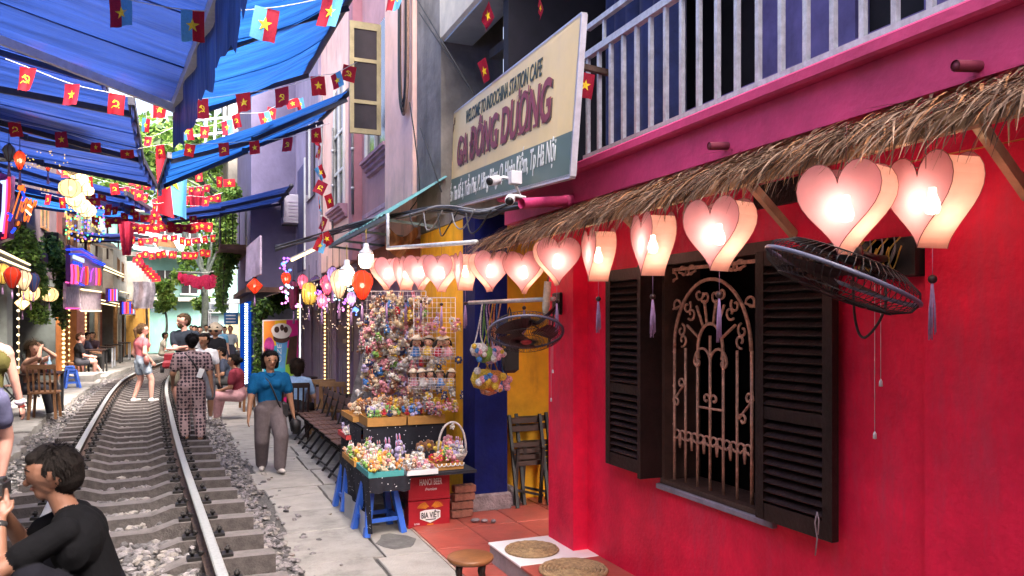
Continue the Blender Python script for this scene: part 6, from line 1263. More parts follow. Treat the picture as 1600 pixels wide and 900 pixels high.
for i, (x, y, k, c, z) in enumerate(((1.86, 7.25, 'bunny', 'lilac', .53), (1.80, 7.4, 'bunny', 'lilac', .53), (1.92, 7.4, 'bunny', 'lilac', .56), (2.1, 7.3, 'flower', 'brown', .56), (2.2, 7.35, 'flower', 'brown', .56), (2.28, 7.3, 'chick', 'yellow', .56), (2.38, 7.35, 'flower', 'pink', .6), (2.42, 7.3, 'flower', 'rose', .56), (2.05, 7.2, 'chick', 'grey', .53))): put_toy((x, y, z), .15, k, c, 'standing at the back of the low table', 'toys standing on the low table', 0)
rt = tray(1.55, 8.25, 1.80, 8.75, .60, red_c, 'red tray of toys behind the dotted cloth'); heap(1.55, 8.25, 1.8, 8.75, .62, 22, 'in the red tray', 'toys in the red tray', ['bear', 'cat', 'bunny'], ['white', 'pink', 'green', 'lilac', 'navy', 'cream'])
for k in range(2): tray(1.66+k*.42, 7.70, 2.06+k*.42, 8.12, .802, card, ('left' if k == 0 else 'right')+' orange card box of toys on the raised shelf', .09)
heap(1.66, 7.70, 2.06, 8.12, .87, 34, 'in the left orange box', 'toys in the orange boxes', ['bear', 'octopus', 'cat', 'chick'], ['green', 'navy', 'cream', 'yellow', 'red', 'white', 'lilac']); heap(2.08, 7.70, 2.48, 8.12, .87, 30, 'in the right orange box', 'toys in the orange boxes', ['chick', 'bear', 'octopus'], ['red', 'white', 'blue', 'grey', 'blue', 'lilac', 'orange'])
tray(1.60, 8.15, 2.5, 8.82, .802, card, 'wide card tray of cream toys at the back of the shelf', .06); heap(1.58, 8.1, 2.5, 8.8, .88, 64, 'in the wide back tray', 'toys in the wide back tray', ['octopus', 'bear', 'cat', 'chick'], ['cream', 'yellow', 'peach', 'orange', 'cream', 'white', 'brown'], (.085, .12), .08)
# wire panels with hung toys
wiren = M('white_wire', (.60, .56, .60), .4, .1, 10)
def display_rack(c0, c1, z0, z1, label, nx, nz):
    c0 = Vector((*c0, 0)); c1 = Vector((*c1, 0)); o = thing('display_rack', label, 'display rack', (c0+c1)/2+Vector((0, 0, z0)))
    for i in range(nx+1): p = c0.lerp(c1, i/nx); m = MB(); m.cyl(p+Vector((0, 0, z0)), p+Vector((0, 0, z1)), .0022 if 0 < i < nx else .005, n=4); m.build('wire', wiren, o)
    for i in range(nz+1): z = z0+(z1-z0)*i/nz; m = MB(); m.cyl(c0+Vector((0, 0, z)), c1+Vector((0, 0, z)), .0022 if 0 < i < nz else .005, n=4); m.build('wire', wiren, o)
    return o
display_rack((1.86, 8.9), (2.52, 8.55), .95, 2.22, 'left wire panel crowded with hung plush toys', 14, 24); display_rack((2.22, 7.98), (2.60, 7.72), .95, 2.12, 'right wire panel with doll baskets against the yellow wall', 9, 22)
for i in range(270):      # left panel
    z = 1.02+1.08*((i*.7548) % 1); u = (i*.5698) % 1
    if z > 1.85 and u < .2: continue
    x = 1.82+.70*u-.05*max(0, z-1.3); y = 8.84-.36*u-tr_.uniform(.04, .22); band = 'upper' if z > 1.7 else 'middle' if z > 1.35 else 'lower'
    put_toy((x, y, z), tr_.uniform(.095, .14), tr_.choice(['bear', 'bunny', 'cat', 'chick', 'octopus', 'bear']), tr_.choice(softc*2+['orange', 'yellow', 'blue', 'green', 'brown', 'white', 'pink', 'navy', 'red', 'orange'] if z > 1.3 else softc+['rose', 'brown', 'blue', 'pink', 'white']), 'hung on the '+band+' left panel', 'toys hung on the left panel', -.2, .2, tr_.random() < .5)
def basket(z, nd, hat, where):
    o = thing('wire_basket', 'white wire basket of dolls, '+where, 'basket', (2.38, 7.72, z)); a0 = Vector((2.16, 7.86, z)); a1 = Vector((2.56, 7.60, z)); nn = Vector((-.54, -.84, 0))*.10
    for k in range(5): m = MB(); zz = Vector((0, 0, k*.028)); m.tube([a0+zz, a0+nn+zz, a1+nn+zz, a1+zz], .0025, 4, sm=False); m.build('wire', wiren, o)
    for k in range(13): p = a0.lerp(a1, k/12)+nn; m = MB(); m.cyl(p, p+Vector((0, 0, .115)), .0022, n=4); m.build('wire', wiren, o)
    for k in range(nd): put_toy(a0.lerp(a1, (k+.5)/nd)+nn*.5+Vector((0, 0, .03)), .20 if nd < 5 else .165, 'doll', ['white', 'grey', 'blue', 'yellow', 'red', 'pink'][(k+int(z*10)) % 6], 'in the '+where, 'dolls in the wire baskets', -.5, 0)
basket(1.48, 4, True, 'upper basket'); basket(1.17, 5, True, 'lower basket')
for i in range(46):
    z = tr_.choice([1.06, 1.12, 1.0, .95, 1.78, 1.82, 1.42]) if i % 3 else tr_.uniform(.93, 1.1); u = tr_.random(); put_toy((2.18+.42*u, 7.84-.27*u-tr_.uniform(.02, .12), z-.06*(i % 2)), tr_.uniform(.08, .11), tr_.choice(['bear', 'bunny', 'cat', 'flower', 'chick']), tr_.choice(['white', 'grey', 'pink', 'lilac', 'red', 'navy', 'yellow', 'white', 'rose']), 'hung on the right panel', 'toys hung on the right panel', -.5, .15)
# crocheted bags on the pole by the blue pillar
hp_ = thing('hanging_pole', 'grey horizontal pole with hooks by the blue pillar', 'pole', at(800, 470, t=6.2)); m = MB(); m.cyl(at(733, 473, t=6.7), at(866, 467, t=5.7), .017, n=8); m.build('pole', steel, hp_)
bags = [('white', (748, 545), 30), ('green', (757, 552), 34), ('lilac', (766, 556), 30), ('pink', (776, 548), 26), ('yellow', (755, 590), 44), ('orange', (768, 592), 46), ('blue', (780, 596), 40), ('peach', (764, 603), 36)]
for i, (c, (px, py), w) in enumerate(bags):
    p = at(px, py, t=6.55+.05*i); o = thing('crochet_bag', c+' crocheted flower bag hanging by the blue pillar'+(' in the upper bunch' if i < 4 else ' in the lower bunch'), 'bag', p, 'crocheted bags by the blue pillar'); s = w/F*6.5*.5
    m = MB(); m.lathe([(.05*s, -.9*s), (.75*s, -.7*s), (s, -.1*s), (.8*s, .45*s), (.55*s, .6*s)], p, 10, lobes=6, lobe=.25); b_ = m.build('pouch', M('crochet_'+c, PAL[c], .95, .45, 70, .6), o)
    for k in range(6): m = MB(); q = p+Vector((tr_.uniform(-s, s)*.8, -s*.8, tr_.uniform(-s, s)*.6)); m.ball(q, (s*.3, s*.14, s*.3), 6, 4); _c = tr_.choice(['white', 'pink', 'yellow', 'blue']); m.build('flower', M('crochet_'+_c, PAL[_c], .95, .45, 70, .6), o)
    for k in (-1, 1): m = MB(); m.tube(crom([p+Vector((k*s*.5, 0, s*.5)), p+Vector((k*s*.2, 0, s*1.5)), at(752+i*4, 487, t=6.5), at(754+i*4, 472, t=6.5)], 4), .006, 4); m.build('strap', b_.data.materials[0], o)
o = thing('shoulder_bag', 'black shoulder bag hanging in the recess', 'bag', at(797, 555, t=6.9)); m = MB(); m.box(at(797, 560, t=6.9), (.13, .1, .26), None, 0, .03); m.build('pouch', black_m, o); m = MB(); m.tube(crom([at(790, 540, t=6.9), at(796, 480, t=6.9), at(804, 540, t=6.9)], 5), .008, 5); m.build('strap', black_m, o)
o = thing('umbrella', 'cream folded umbrella hanging beside the fan', 'umbrella', at(853, 470, t=5.7)); m = MB(); m.tube([at(851, 500, t=5.7), at(853, 480, t=5.7), at(856, 440, t=5.7)], [.008, .03, .028], 8); m.build('canopy', M('cream_nylon', (.55, .50, .40), .6, .3, 20), o); m = MB(); m.tube([at(856, 440, t=5.7), at(858, 425, t=5.7)], .008, 6); m.build('handle', wood_m, o)
# bricks
for i, (x, y, z, rz) in enumerate(((2.36, 6.86, .03, .1), (2.37, 6.87, .105, -.05), (2.39, 6.88, .18, .12), (2.40, 6.88, .255, .02))):
    o = thing('brick', ['bottom', 'second', 'third', 'topmost'][i]+' brick of the small stack beside the crates', 'brick', (x, y, z), 'stack of bricks by the blue pillar', rz); m = MB(); m.box((0, 0, .033), (.21, .10, .066), None, 0, .006); m.build('body', M('old_brick', (.26, .10, .07), .9, .3, 20, .5), o, False)
    [MB().cyl((k*.06, 0, .0662), (k*.06, 0, .0672), .018, n=8).build('core_hole', black_m, o, False) for k in (-1, 0, 1)]
for i in range(3):
    o = thing('rubble_stone', ['grey rubble lump left of the pillar base', 'small rubble lump by the bricks', 'pale rubble lump on the tile edge'][i], 'stone', (2.42+.07*i, 6.62-.05*i, .03)); m = MB(); m.ball((2.42+.07*i, 6.62-.05*i, .045), (.05-.012*i, .03, .018), 6, 4); m.build('lump', MATS['rough_render'], o)
# ---------------------------------------------------------------- fans
fan_m = M('fan_black', (.018, .016, .018), .35, .2, 20, metal=.3); fan_b = M('fan_blade', (.03, .02, .02), .3, .2, 5)
def fan(c, n, rad, label, wall, redhub=False):
    n = Vector(n).normalized(); o = thing('wall_fan', label, 'fan', c); a = n.orthogonal().normalized(); b = n.cross(a); P = lambda th, r, h: c+a*(r*math.cos(th))+b*(r*math.sin(th))+n*h
    for h in (0.0,): m = MB(); m.tube([P(t, rad, h) for t in np.linspace(0, 6.2832, 41)[:-1]], .009, 6, closed=True); m.build('rim', M('fan_rim', (.10, .10, .16), .35, .2), o)
    for (sg, nm) in ((1, 'front_guard'), (-1, 'rear_guard')):
        m = MB()
        for k in range(60):
            t = k*6.2832/60; m.tube([P(t, rad*q, sg*hh) for (q, hh) in ((1, 0), (.95, .035), (.75, .065), (.45, .075), (.16, .075))], .0018, 3)
        for q, hh in ((.75, .067), (.45, .077), (.16, .076)): m.tube([P(t, rad*q, sg*hh) for t in np.linspace(0, 6.2832, 33)[:-1]], .002, 4, closed=True)
        tag(m.build(nm, fan_m, o), kind='stuff')
    m = MB(); m.tube([c+n*.07, c+n*.082], [rad*.16, rad*.13], 16); m.build('badge', M('fan_badge', (.35, .03, .04), .4, .1) if redhub else fan_m, o)
    for k in range(3):
        t0 = k*2.094; m = MB(); m.grid(lambda u, v: P(t0+(u-.3)*1.5, rad*(.14+.72*v), .03*(u-.5)+.01), 6, 4); m.build('blade', fan_b, o)
    m = MB(); m.tube([c-n*.05, c-n*.06, c-n*.11, c-n*.13], [.035, .045, .04, .02], 12); m.build('motor', fan_m, o)
    m = MB(); m.tube(crom([c-n*.1, c-n*.12+Vector((.1, 0, -.04)), Vector(wall)], 5), .014, 7); m.build('arm', fan_m, o); m = MB(); m.box(wall, (.05, .13, .17), None, 0, .01); m.build('wall_bracket', fan_m, o)
    m = MB(); m.tube(crom([Vector(wall)+Vector((-.04, 0, .02)), Vector(wall)+Vector((-.09, -.07, -.2)), Vector(wall)+Vector((-.07, .05, -.33)), Vector(wall)+Vector((-.03, .14, -.25)), c-n*.1], 6), .006, 5); m.build('cable', cab, o)
    for k in range(2):
        q = Vector(wall)+Vector((-.06, -.02+.03*k, -.1)); m = MB(); m.tube([q, q+Vector((0, 0, -.4-.22*k))], .0015, 4); m.lathe([(.002, .03), (.007, .02), (.008, 0), (0, -.002)], q+Vector((0, 0, -.43-.22*k)), 7, 0); m.build('pull_cord', white_p, o)
    return o
Rv = Vector((CY, -SY, 0)); Uv = Vector((0, 0, 1))
c1 = at(1314, 431, t=2.86); d1 = (Vector((0, 0, CH))-c1).normalized(); perp = lambda v, d: v-d*v.dot(d); fan(c1, perp(Rv, d1)*-.40+perp(Uv, d1)*-.86+d1*.09, .285, 'big black wall fan tilted down beside the right shutter', (WX-.05, at(1400, 400, X=WX).y, 2.12))
c2 = at(822, 519, t=5.4); d2 = (Vector((0, 0, CH))-c2).normalized(); fan(c2, perp(Uv, d2)*-.88+d2*.42+Rv*.02, .262, 'black fan with red hub hanging over the doorway', (2.62, 5.3, 2.0), True)
eb = thing('switch_box', 'black electrical box with tangled wires behind the fan', 'box', (WX-.04, at(1395, 405, X=WX).y, 2.1)); yb = at(1398, 405, X=WX).y; m = MB(); m.span((WX-.075, yb-.16, 2.04), (WX-.001, yb+.13, 2.2), 0, .005); m.build('case', black_m, eb)
for i in range(7): q = Vector((WX-.085, yb-.1+.03*i, 2.14)); m = MB(); m.tube(crom([q+Vector((0, 0, .06)), q+Vector((-.03, .03*(-1)**i, 0)), q+Vector((-.02, .02, -.07)), q+Vector((-.03, -.03, .02))], 5), .0035, 4); m.build('wire', cabg if i % 2 else M('yellow_flex', (.4, .28, .05)), eb)
m = MB(); m.span((WX-.03, at(1250, 300, X=WX).y-.2, 2.44), (WX-.002, at(1250, 300, X=WX).y+.3, 2.56)); o = m.build('vent_board', wood_d); tag(o, 'dark wooden board high on the red wall above the shutter', 'board')
wr = thing('wall_wire', 'thin orange wire stretched along the red wall under the thatch', 'wire', (WX-.05, 2, 2.45)); m = MB(); m.tube([(WX-.03, .3, 2.47), (WX-.2, 2.3, 2.47)], .003, 4); m.build('wire', M('orange_flex', (.6, .2, .03), .6, .1), wr)
# ---------------------------------------------------------------- seating
def folding_chair():
    o = thing('folding_chair', 'x', 'chair', (0, 0, 0)); slat = M('chair_slat', (.13, .065, .05), .5, .3, 9, .2)
    for i in range(5): m = MB(); m.box((0, -.17+i*.078, .445), (.36, .066, .018), None, 0, .004); m.build('seat_slat', slat, o, False)
    for z, y in ((.66, .215), (.77, .235)): m = MB(); m.box((0, y, z), (.36, .016, .09), Matrix.Rotation(R(-10), 3, 'X'), 0, .004); m.build('back_slat', slat, o, False)
    for s in (-1, 1):
        m = MB(); m.bar((s*.17, -.2, .44), (s*.17, .24, 0), .016, .028); m.build('leg', black_m, o, False); m = MB(); m.bar((s*.19, -.23, 0), (s*.19, .13, .46), .016, .028); m.bar((s*.19, .13, .46), (s*.19, .25, .83), .016, .028); m.build('leg', black_m, o, False)
    for (y, z) in ((-.2, .06), (.2, .06), (.13, .40)): m = MB(); m.bar((-.18, y, z), (.18, y, z), .014, .02); m.build('crossbar', black_m, o, False)
    return o
fc = folding_chair(); rows_ = [(1.78, 9.15+i*.46, -math.pi/2+.06, 'in the row by the toys') for i in range(8)]+[(2.32, 10.3+i*.5, math.pi*.5+.1, 'backing on the lilac wall') for i in range(3)]
nums = ['nearest', 'second', 'third', 'fourth', 'fifth', 'sixth', 'seventh', 'farthest']
for i, (x, y, rz, wh) in enumerate(rows_):
    o = fc if i == 0 else copy_tree(fc); o.location = (x, y, 0); o.rotation_euler = (0, 0, rz); o['label'] = (nums[i] if i < 8 else ['nearest', 'middle', 'farthest'][i-8])+' slatted folding chair '+wh; o['group'] = 'folding chairs on the right pavement'
for i, (px, py, rz) in enumerate(((22, 640, 1.5), (38, 622, 1.4), (52, 606, 1.7))): o = copy_tree(fc); o.location = at(px, py, Z=.25); o.rotation_euler = (0, 0, rz); o['label'] = ['nearest', 'middle', 'farthest'][i]+' slatted folding chair at the left bar'; o['group'] = 'folding chairs on the left pavement'
# folded chairs in the recess
for k in range(2):
    o = thing('folded_chair', ['front', 'rear'][k]+' dark folding chair folded against the ochre recess wall', 'chair', (3.05+.09*k, 7.12+.1*k, .03), 'folded chairs in the recess'); x0 = 2.98+.12*k; y0 = 7.10+.1*k
    for s in (0, .34): m = MB(); m.bar((x0+s, y0-.16, .03), (x0+s, y0+.06, .92), .03, .03); m.build('leg', black_m, o); m = MB(); m.bar((x0+.03+s*.82, y0-.02, .03), (x0+.03+s*.82, y0-.1, .6), .03, .03); m.build('leg', black_m, o)
    for z in (.44, .50, .56, .62, .78, .86): m = MB(); m.box((x0+.17, y0-.11+.24*(z-.03)*.92, z), (.33, .02, .05 if z < .7 else .06), None, 0, .003); m.build('slat', M('chair_slat_dark', (.05, .028, .022), .45, .3, 9), o)
    m = MB(); m.bar((x0, y0-.1, .2), (x0+.34, y0-.02, .1), .02, .025); m.build('brace', black_m, o)
def round_table(p, h, r, label):
    o = thing('cafe_table', label, 'table', p); p = Vector(p); m = MB(); m.lathe([(0, h-.025), (r, h-.025), (r, h), (0, h)], p, 22, sm=False); m.build('top', wood_d, o); m = MB(); m.cyl(p, p+Vector((0, 0, h-.025)), .03, n=10); m.build('column', black_m, o); m = MB(); m.lathe([(.2, 0), (.2, .015), (.04, .04)], p, 18); m.build('foot', black_m, o); return o
round_table((2.28, 11.9, 0), .74, .27, 'small black round table among the folding chairs'); round_table((2.3, 14.2, 0), .74, .26, 'small black round table before the string lamps'); round_table((2.2, 16.2, 0), .74, .26, 'farther black round table beside the poster')
def wood_chair(p, rz, label, wd=None):
    wd = wd or wood_m; o = thing('wooden_chair', label, 'chair', p, None, rz)
    m = MB(); m.box((0, 0, .44), (.42, .42, .04), None, 0, .01); m.build('seat', wd, o, False)
    for (sx, sy) in ((-1, -1), (1, -1), (1, 1), (-1, 1)): m = MB(); m.bar((sx*.17, sy*.17, .42), (sx*.2, sy*.2, 0), .04, .04); m.build('leg', wd, o, False)
    for s in (-1, 1): m = MB(); m.bar((s*.19, .19, .44), (s*.2, .28, .9), .035, .035); m.build('post', wd, o, False)
    for i in range(4): m = MB(); m.bar((-.12+.08*i, .19, .46), (-.12+.08*i, .26, .86), .02, .03); m.build('spindle', wd, o, False)
    m = MB(); m.bar((-.21, .275, .88), (.21, .275, .88), .03, .08); m.build('top_rail', wd, o, False); return o
wood_chair((2.1, 13.2, 0), 2.9, 'orange brown wooden chair beside the first string of lamps', wood_l); wood_chair((2.25, 12.6, 0), 2.6, 'orange brown wooden chair nearer the folding chairs', wood_l)
wood_chair((1.55, 12.6, 0), math.pi*.98, 'dark wooden chair of the woman in pale blue', wood_d)
def bench(p, rz, label, L=.9, h=.42):
    o = thing('bench', label, 'bench', p, None, rz)
    for i in range(3): m = MB(); m.box((0, -.12+i*.12, h), (L, .1, .03), None, 0, .004); m.build('plank', wood_m, o, False)
    for (sx, sy) in ((-1, -1), (1, -1), (1, 1), (-1, 1)): m = MB(); m.bar((sx*(L/2-.06), sy*.14, h), (sx*(L/2-.06), sy*.15, 0), .05, .05); m.build('leg', wood_m, o, False)
    return o
bench(at(378, 640, Z=0)+Vector((.15, 0, 0)), 1.6, 'nearest low brown bench beyond the walking woman', 1.0); bench(at(374, 618, Z=0)+Vector((.2, .2, 0)), 1.6, 'low brown bench under the maroon shirt', 1.2)
# stool and mats at the cafe door
sp_ = at(735, 868, t=5.25); o = thing('wooden_stool', 'low round wooden stool at the bottom edge', 'stool', (sp_.x, sp_.y, .02)); zt = sp_.z
m = MB(); m.lathe([(0, zt-.035), (.15, zt-.035), (.16, zt-.02), (.158, zt-.004), (.15, zt), (0, zt)], (sp_.x, sp_.y, 0), 28); m.build('seat', M('stool_wood', (.20, .08, .03), .4, .3, 5, .15), o)
for k in range(4):
    a = k*1.571+.5; q = Vector((sp_.x+.11*math.cos(a), sp_.y+.11*math.sin(a), 0)); m = MB(); m.lathe([(.016, .02), (.022, .06), (.016, .09), (.024, .13), (.018, .17), (.024, zt-.036)], q, 10); m.build('leg', wood_d, o)
rush = M('woven_rush', (.34, .22, .11), .9, .35, 30, .4); 
for (px, py, r_, lab) in ((831, 858, .20, 'round woven mat on the white tile'), (896, 890, .235, 'round woven mat on the terracotta step')):
    p = at(px, py, Z=.175); o = thing('woven_mat', lab, 'mat', (p.x, p.y, .166))
    for k in range(9): m = MB(); rr_ = r_*(k+.6)/9; m.tube([Vector((p.x+rr_*math.cos(t), p.y+rr_*math.sin(t), .175+.002*math.sin(t*26+k))) for t in np.linspace(0, 6.2832, 45)[:-1]], r_/17, 5, closed=True); m.build('coil', rush, o)
# rubbish scraps on the pavement
for i in range(10):
    p = (rng.uniform(.9, 2.4), rng.uniform(5, 11), .006); m = MB(); a = rng.random()*3; m.add([Vector(p)+Vector((.025*math.cos(a+q*1.57+rng.uniform(-.3, .3)), .02*math.sin(a+q*1.57), .012*(q % 2))) for q in range(4)], [(0, 1, 2, 3)]); o = m.build('leaf_scrap', M('dry_leaf', (.10, .07, .04), .9, .3)); tag(o, 'small dry leaf scrap lying on the grey pavement', 'leaf', 'scraps on the pavement')
# left bar furniture
def block_table(p, L, h, label, mat, leg=True):
    o = thing('bar_table', label, 'table', p); p = Vector(p); m = MB(); m.box(p+Vector((0, 0, h)), (.6, L, .035), None, 0, .005); m.build('top', wood_d, o)
    for (sx, sy) in ((-1, -1), (1, -1), (1, 1), (-1, 1)): m = MB(); q = p+Vector((sx*.26, sy*(L/2-.05), 0)); m.bar(q, q+Vector((0, 0, h)), .05, .05); m.build('leg', mat, o)
    return o
ta = at(66, 596, t=13.6); tp = Vector((ta.x, ta.y, GZ)); block_table(tp, .8, .72, 'dark table with bottles in front of the seated woman', black_m)
for i, (px, py, c, hh, lab) in enumerate(((66, 580, (.03, .015, .01), .26, 'brown beer bottle on the dark table'), (58, 584, (.45, .5, .5), .16, 'clear glass on the dark table'), (77, 578, (.25, .40, .55), .28, 'blue water bottle on the dark table'), (72, 584, (.6, .2, .25), .15, 'pink tumbler on the dark table'))):
    p = at(px, 588, t=13.4+.05*i); p.z = GZ+.74; o = thing('bottle', lab, 'bottle', p); m = MB(); m.lathe([(.035, 0), (.036, hh*.6), (.014, hh*.78), (.014, hh*.96)] if hh > .2 else [(.03, 0), (.036, hh)], p, 12); m.build('glass', M('bottle_%d' % i, c, .15, .1, spec=.6), o); m = MB(); m.cyl(p+Vector((0, 0, hh*.95)), p+Vector((0, 0, hh)), .015 if hh > .2 else .02, n=8); m.build('cap', steel, o)
for i, (px, py, t) in enumerate(((150, 575, 25), (165, 570, 28), (178, 566, 31), (192, 562, 34))):
    p = at(px, py, t=t); p.z = GZ; block_table(p, 1.1, .74, ['first', 'second', 'third', 'fourth'][i]+' black counter table along the left bars', steel if i % 2 else black_m)
wood_chair(Vector((tp.x+.15, tp.y-.75, GZ)), 3.1, 'spindle back chair beside the bottle table', wood_m); wood_chair(at(112, 595, t=22.5)*1.0 if False else Vector((at(125, 590, t=22.7).x-.2, at(125, 590, t=22.7).y, GZ)), 1.4, 'chair of the person in black at the left bar', wood_m)
ls = thing('stone_step', 'concrete block step in front of the narrow bar', 'step', at(130, 598, t=21)); p = at(128, 594, t=21.4); m = MB(); m.span((p.x-.5, p.y-.5, .2), (p.x+.35, p.y+1.2, .42), 0, .01); m.build('block', concrete_b, ls)
# small red toy cart on the track
o = thing('toy_cart', 'small red ride-on cart parked beside the right rail', 'cart', at(268, 578, t=20)); p = at(268, 572, t=20); m = MB(); m.box(p+Vector((0, 0, .05)), (.42, .5, .2), None, 0, .05); m.box(p+Vector((0, .1, .22)), (.36, .1, .22), None, 0, .03); m.build('body', M('cart_red', (.4, .03, .04), .4, .2), o)
for (sx, sy) in ((-1, -1), (1, -1), (1, 1), (-1, 1)): m = MB(); q = p+Vector((sx*.22, sy*.18, -.08)); m.lathe([(0, -.04), (.09, -.04), (.09, .04), (0, .04)], q, 12, axis=(1, 0, 0)); m.build('wheel', black_m, o)
# ---------------------------------------------------------------- people
def ik(A, C, l1, l2, pole):
    A = Vector(A); C = Vector(C); d = C-A; L = min(d.length, (l1+l2)*.999); dn = d.normalized(); C = A+dn*L
    x = (l1*l1-l2*l2+L*L)/(2*L); h = math.sqrt(max(0, l1*l1-x*x)); pl = Vector(pole); pl = (pl-dn*pl.dot(dn)).normalized(); return A+dn*x+pl*h, C
skins = {'deep': (.15, .07, .045), 'tan': (.33, .17, .10), 'pale': (.48, .27, .19), 'rosy': (.48, .25, .20)}  # deep: tan skin with the awning's shade put into the colour
PM = {}
def pmat(key, rgb, **k):
    return M('person_'+key, rgb, k.pop('rough', .75), k.pop('var', .12), k.pop('scale', 14), k.pop('bump', .15), **k)
class Prim:
    """tapered capsule (p0,r0)-(p1,r1); flat=(direction, factor) squashes it"""
    def __init__(s, p0, p1, r0, r1, m, flat=None): s.p0 = Vector(p0); s.p1 = Vector(p1); s.r0 = r0; s.r1 = r1; s.m = m; s.flat = flat
    def shape(s, mb):
        d = s.p1-s.p0; L = d.length; d = d/L if L > 1e-6 else Vector((0, 0, 1)); a = d.orthogonal().normalized(); b = d.cross(a); n = 18; rings = []
        for k in (-80, -50, -20): rings.append((s.p0+d*(s.r0*math.sin(R(k))), s.r0*math.cos(R(k))))
        rings += [(s.p0, s.r0)]+([(s.p0.lerp(s.p1, .5), (s.r0+s.r1)/2)] if L > .02 else [])+[(s.p1, s.r1)]
        for k in (20, 50, 80): rings.append((s.p1+d*(s.r1*math.sin(R(k))), s.r1*math.cos(R(k))))
        vv = []
        for (c, r) in rings:
            for k in range(n):
                q = a*(r*math.cos(6.2832*k/n))+b*(r*math.sin(6.2832*k/n))
                if s.flat:
                    f = Vector(s.flat[0]).normalized(); q = q-f*(q.dot(f)*(1-s.flat[1]))
                vv.append(c+q)
        ff = [(i*n+k, i*n+(k+1) % n, i*n+n+(k+1) % n, i*n+n+k) for i in range(len(rings)-1) for k in range(n)]+[tuple(range(n-1, -1, -1)), tuple((len(rings)-1)*n+k for k in range(n))]
        mb.add(vv, ff)
    def dist(s, P):
        p0 = np.array(s.p0); d = np.array(s.p1)-p0; L2 = max(float(d@d), 1e-9); t = np.clip(((P-p0)@d)/L2, 0, 1); q = P-(p0+t[:, None]*d)
        if s.flat:
            f = np.array(Vector(s.flat[0]).normalized()); q = q+np.outer(q@f, f)*(1/s.flat[1]-1)
        return np.linalg.norm(q, axis=1)-(s.r0+(s.r1-s.r0)*t)
def body_mesh(prims, mats, voxel, smooth=3):
    mb = MB()
    for p in prims: p.shape(mb)
    me = mb.mesh('body_raw', mats[0]); tmp = bpy.data.objects.new('body_raw', me); COL.objects.link(tmp)
    rm = tmp.modifiers.new('r', 'REMESH'); rm.mode = 'VOXEL'; rm.voxel_size = voxel; rm.use_smooth_shade = True
    sm = tmp.modifiers.new('s', 'SMOOTH'); sm.factor = .5; sm.iterations = smooth
    dg = bpy.context.evaluated_depsgraph_get(); out = bpy.data.meshes.new_from_object(tmp.evaluated_get(dg)); bpy.data.objects.remove(tmp); out.materials.clear()
    for m in mats: out.materials.append(m)
    n = len(out.polygons); C = np.empty(n*3, 'f'); out.polygons.foreach_get('center', C); C = C.reshape(-1, 3).astype(float)
    D = np.stack([p.dist(C)-(.004 if p.m not in (0,) else 0) for p in prims]); best = np.argmin(D, 0); mi = np.array([p.m for p in prims])[best]
    out.polygons.foreach_set('material_index', mi.astype('i')); out.polygons.foreach_set('use_smooth', [True]*n); out.update(); return out
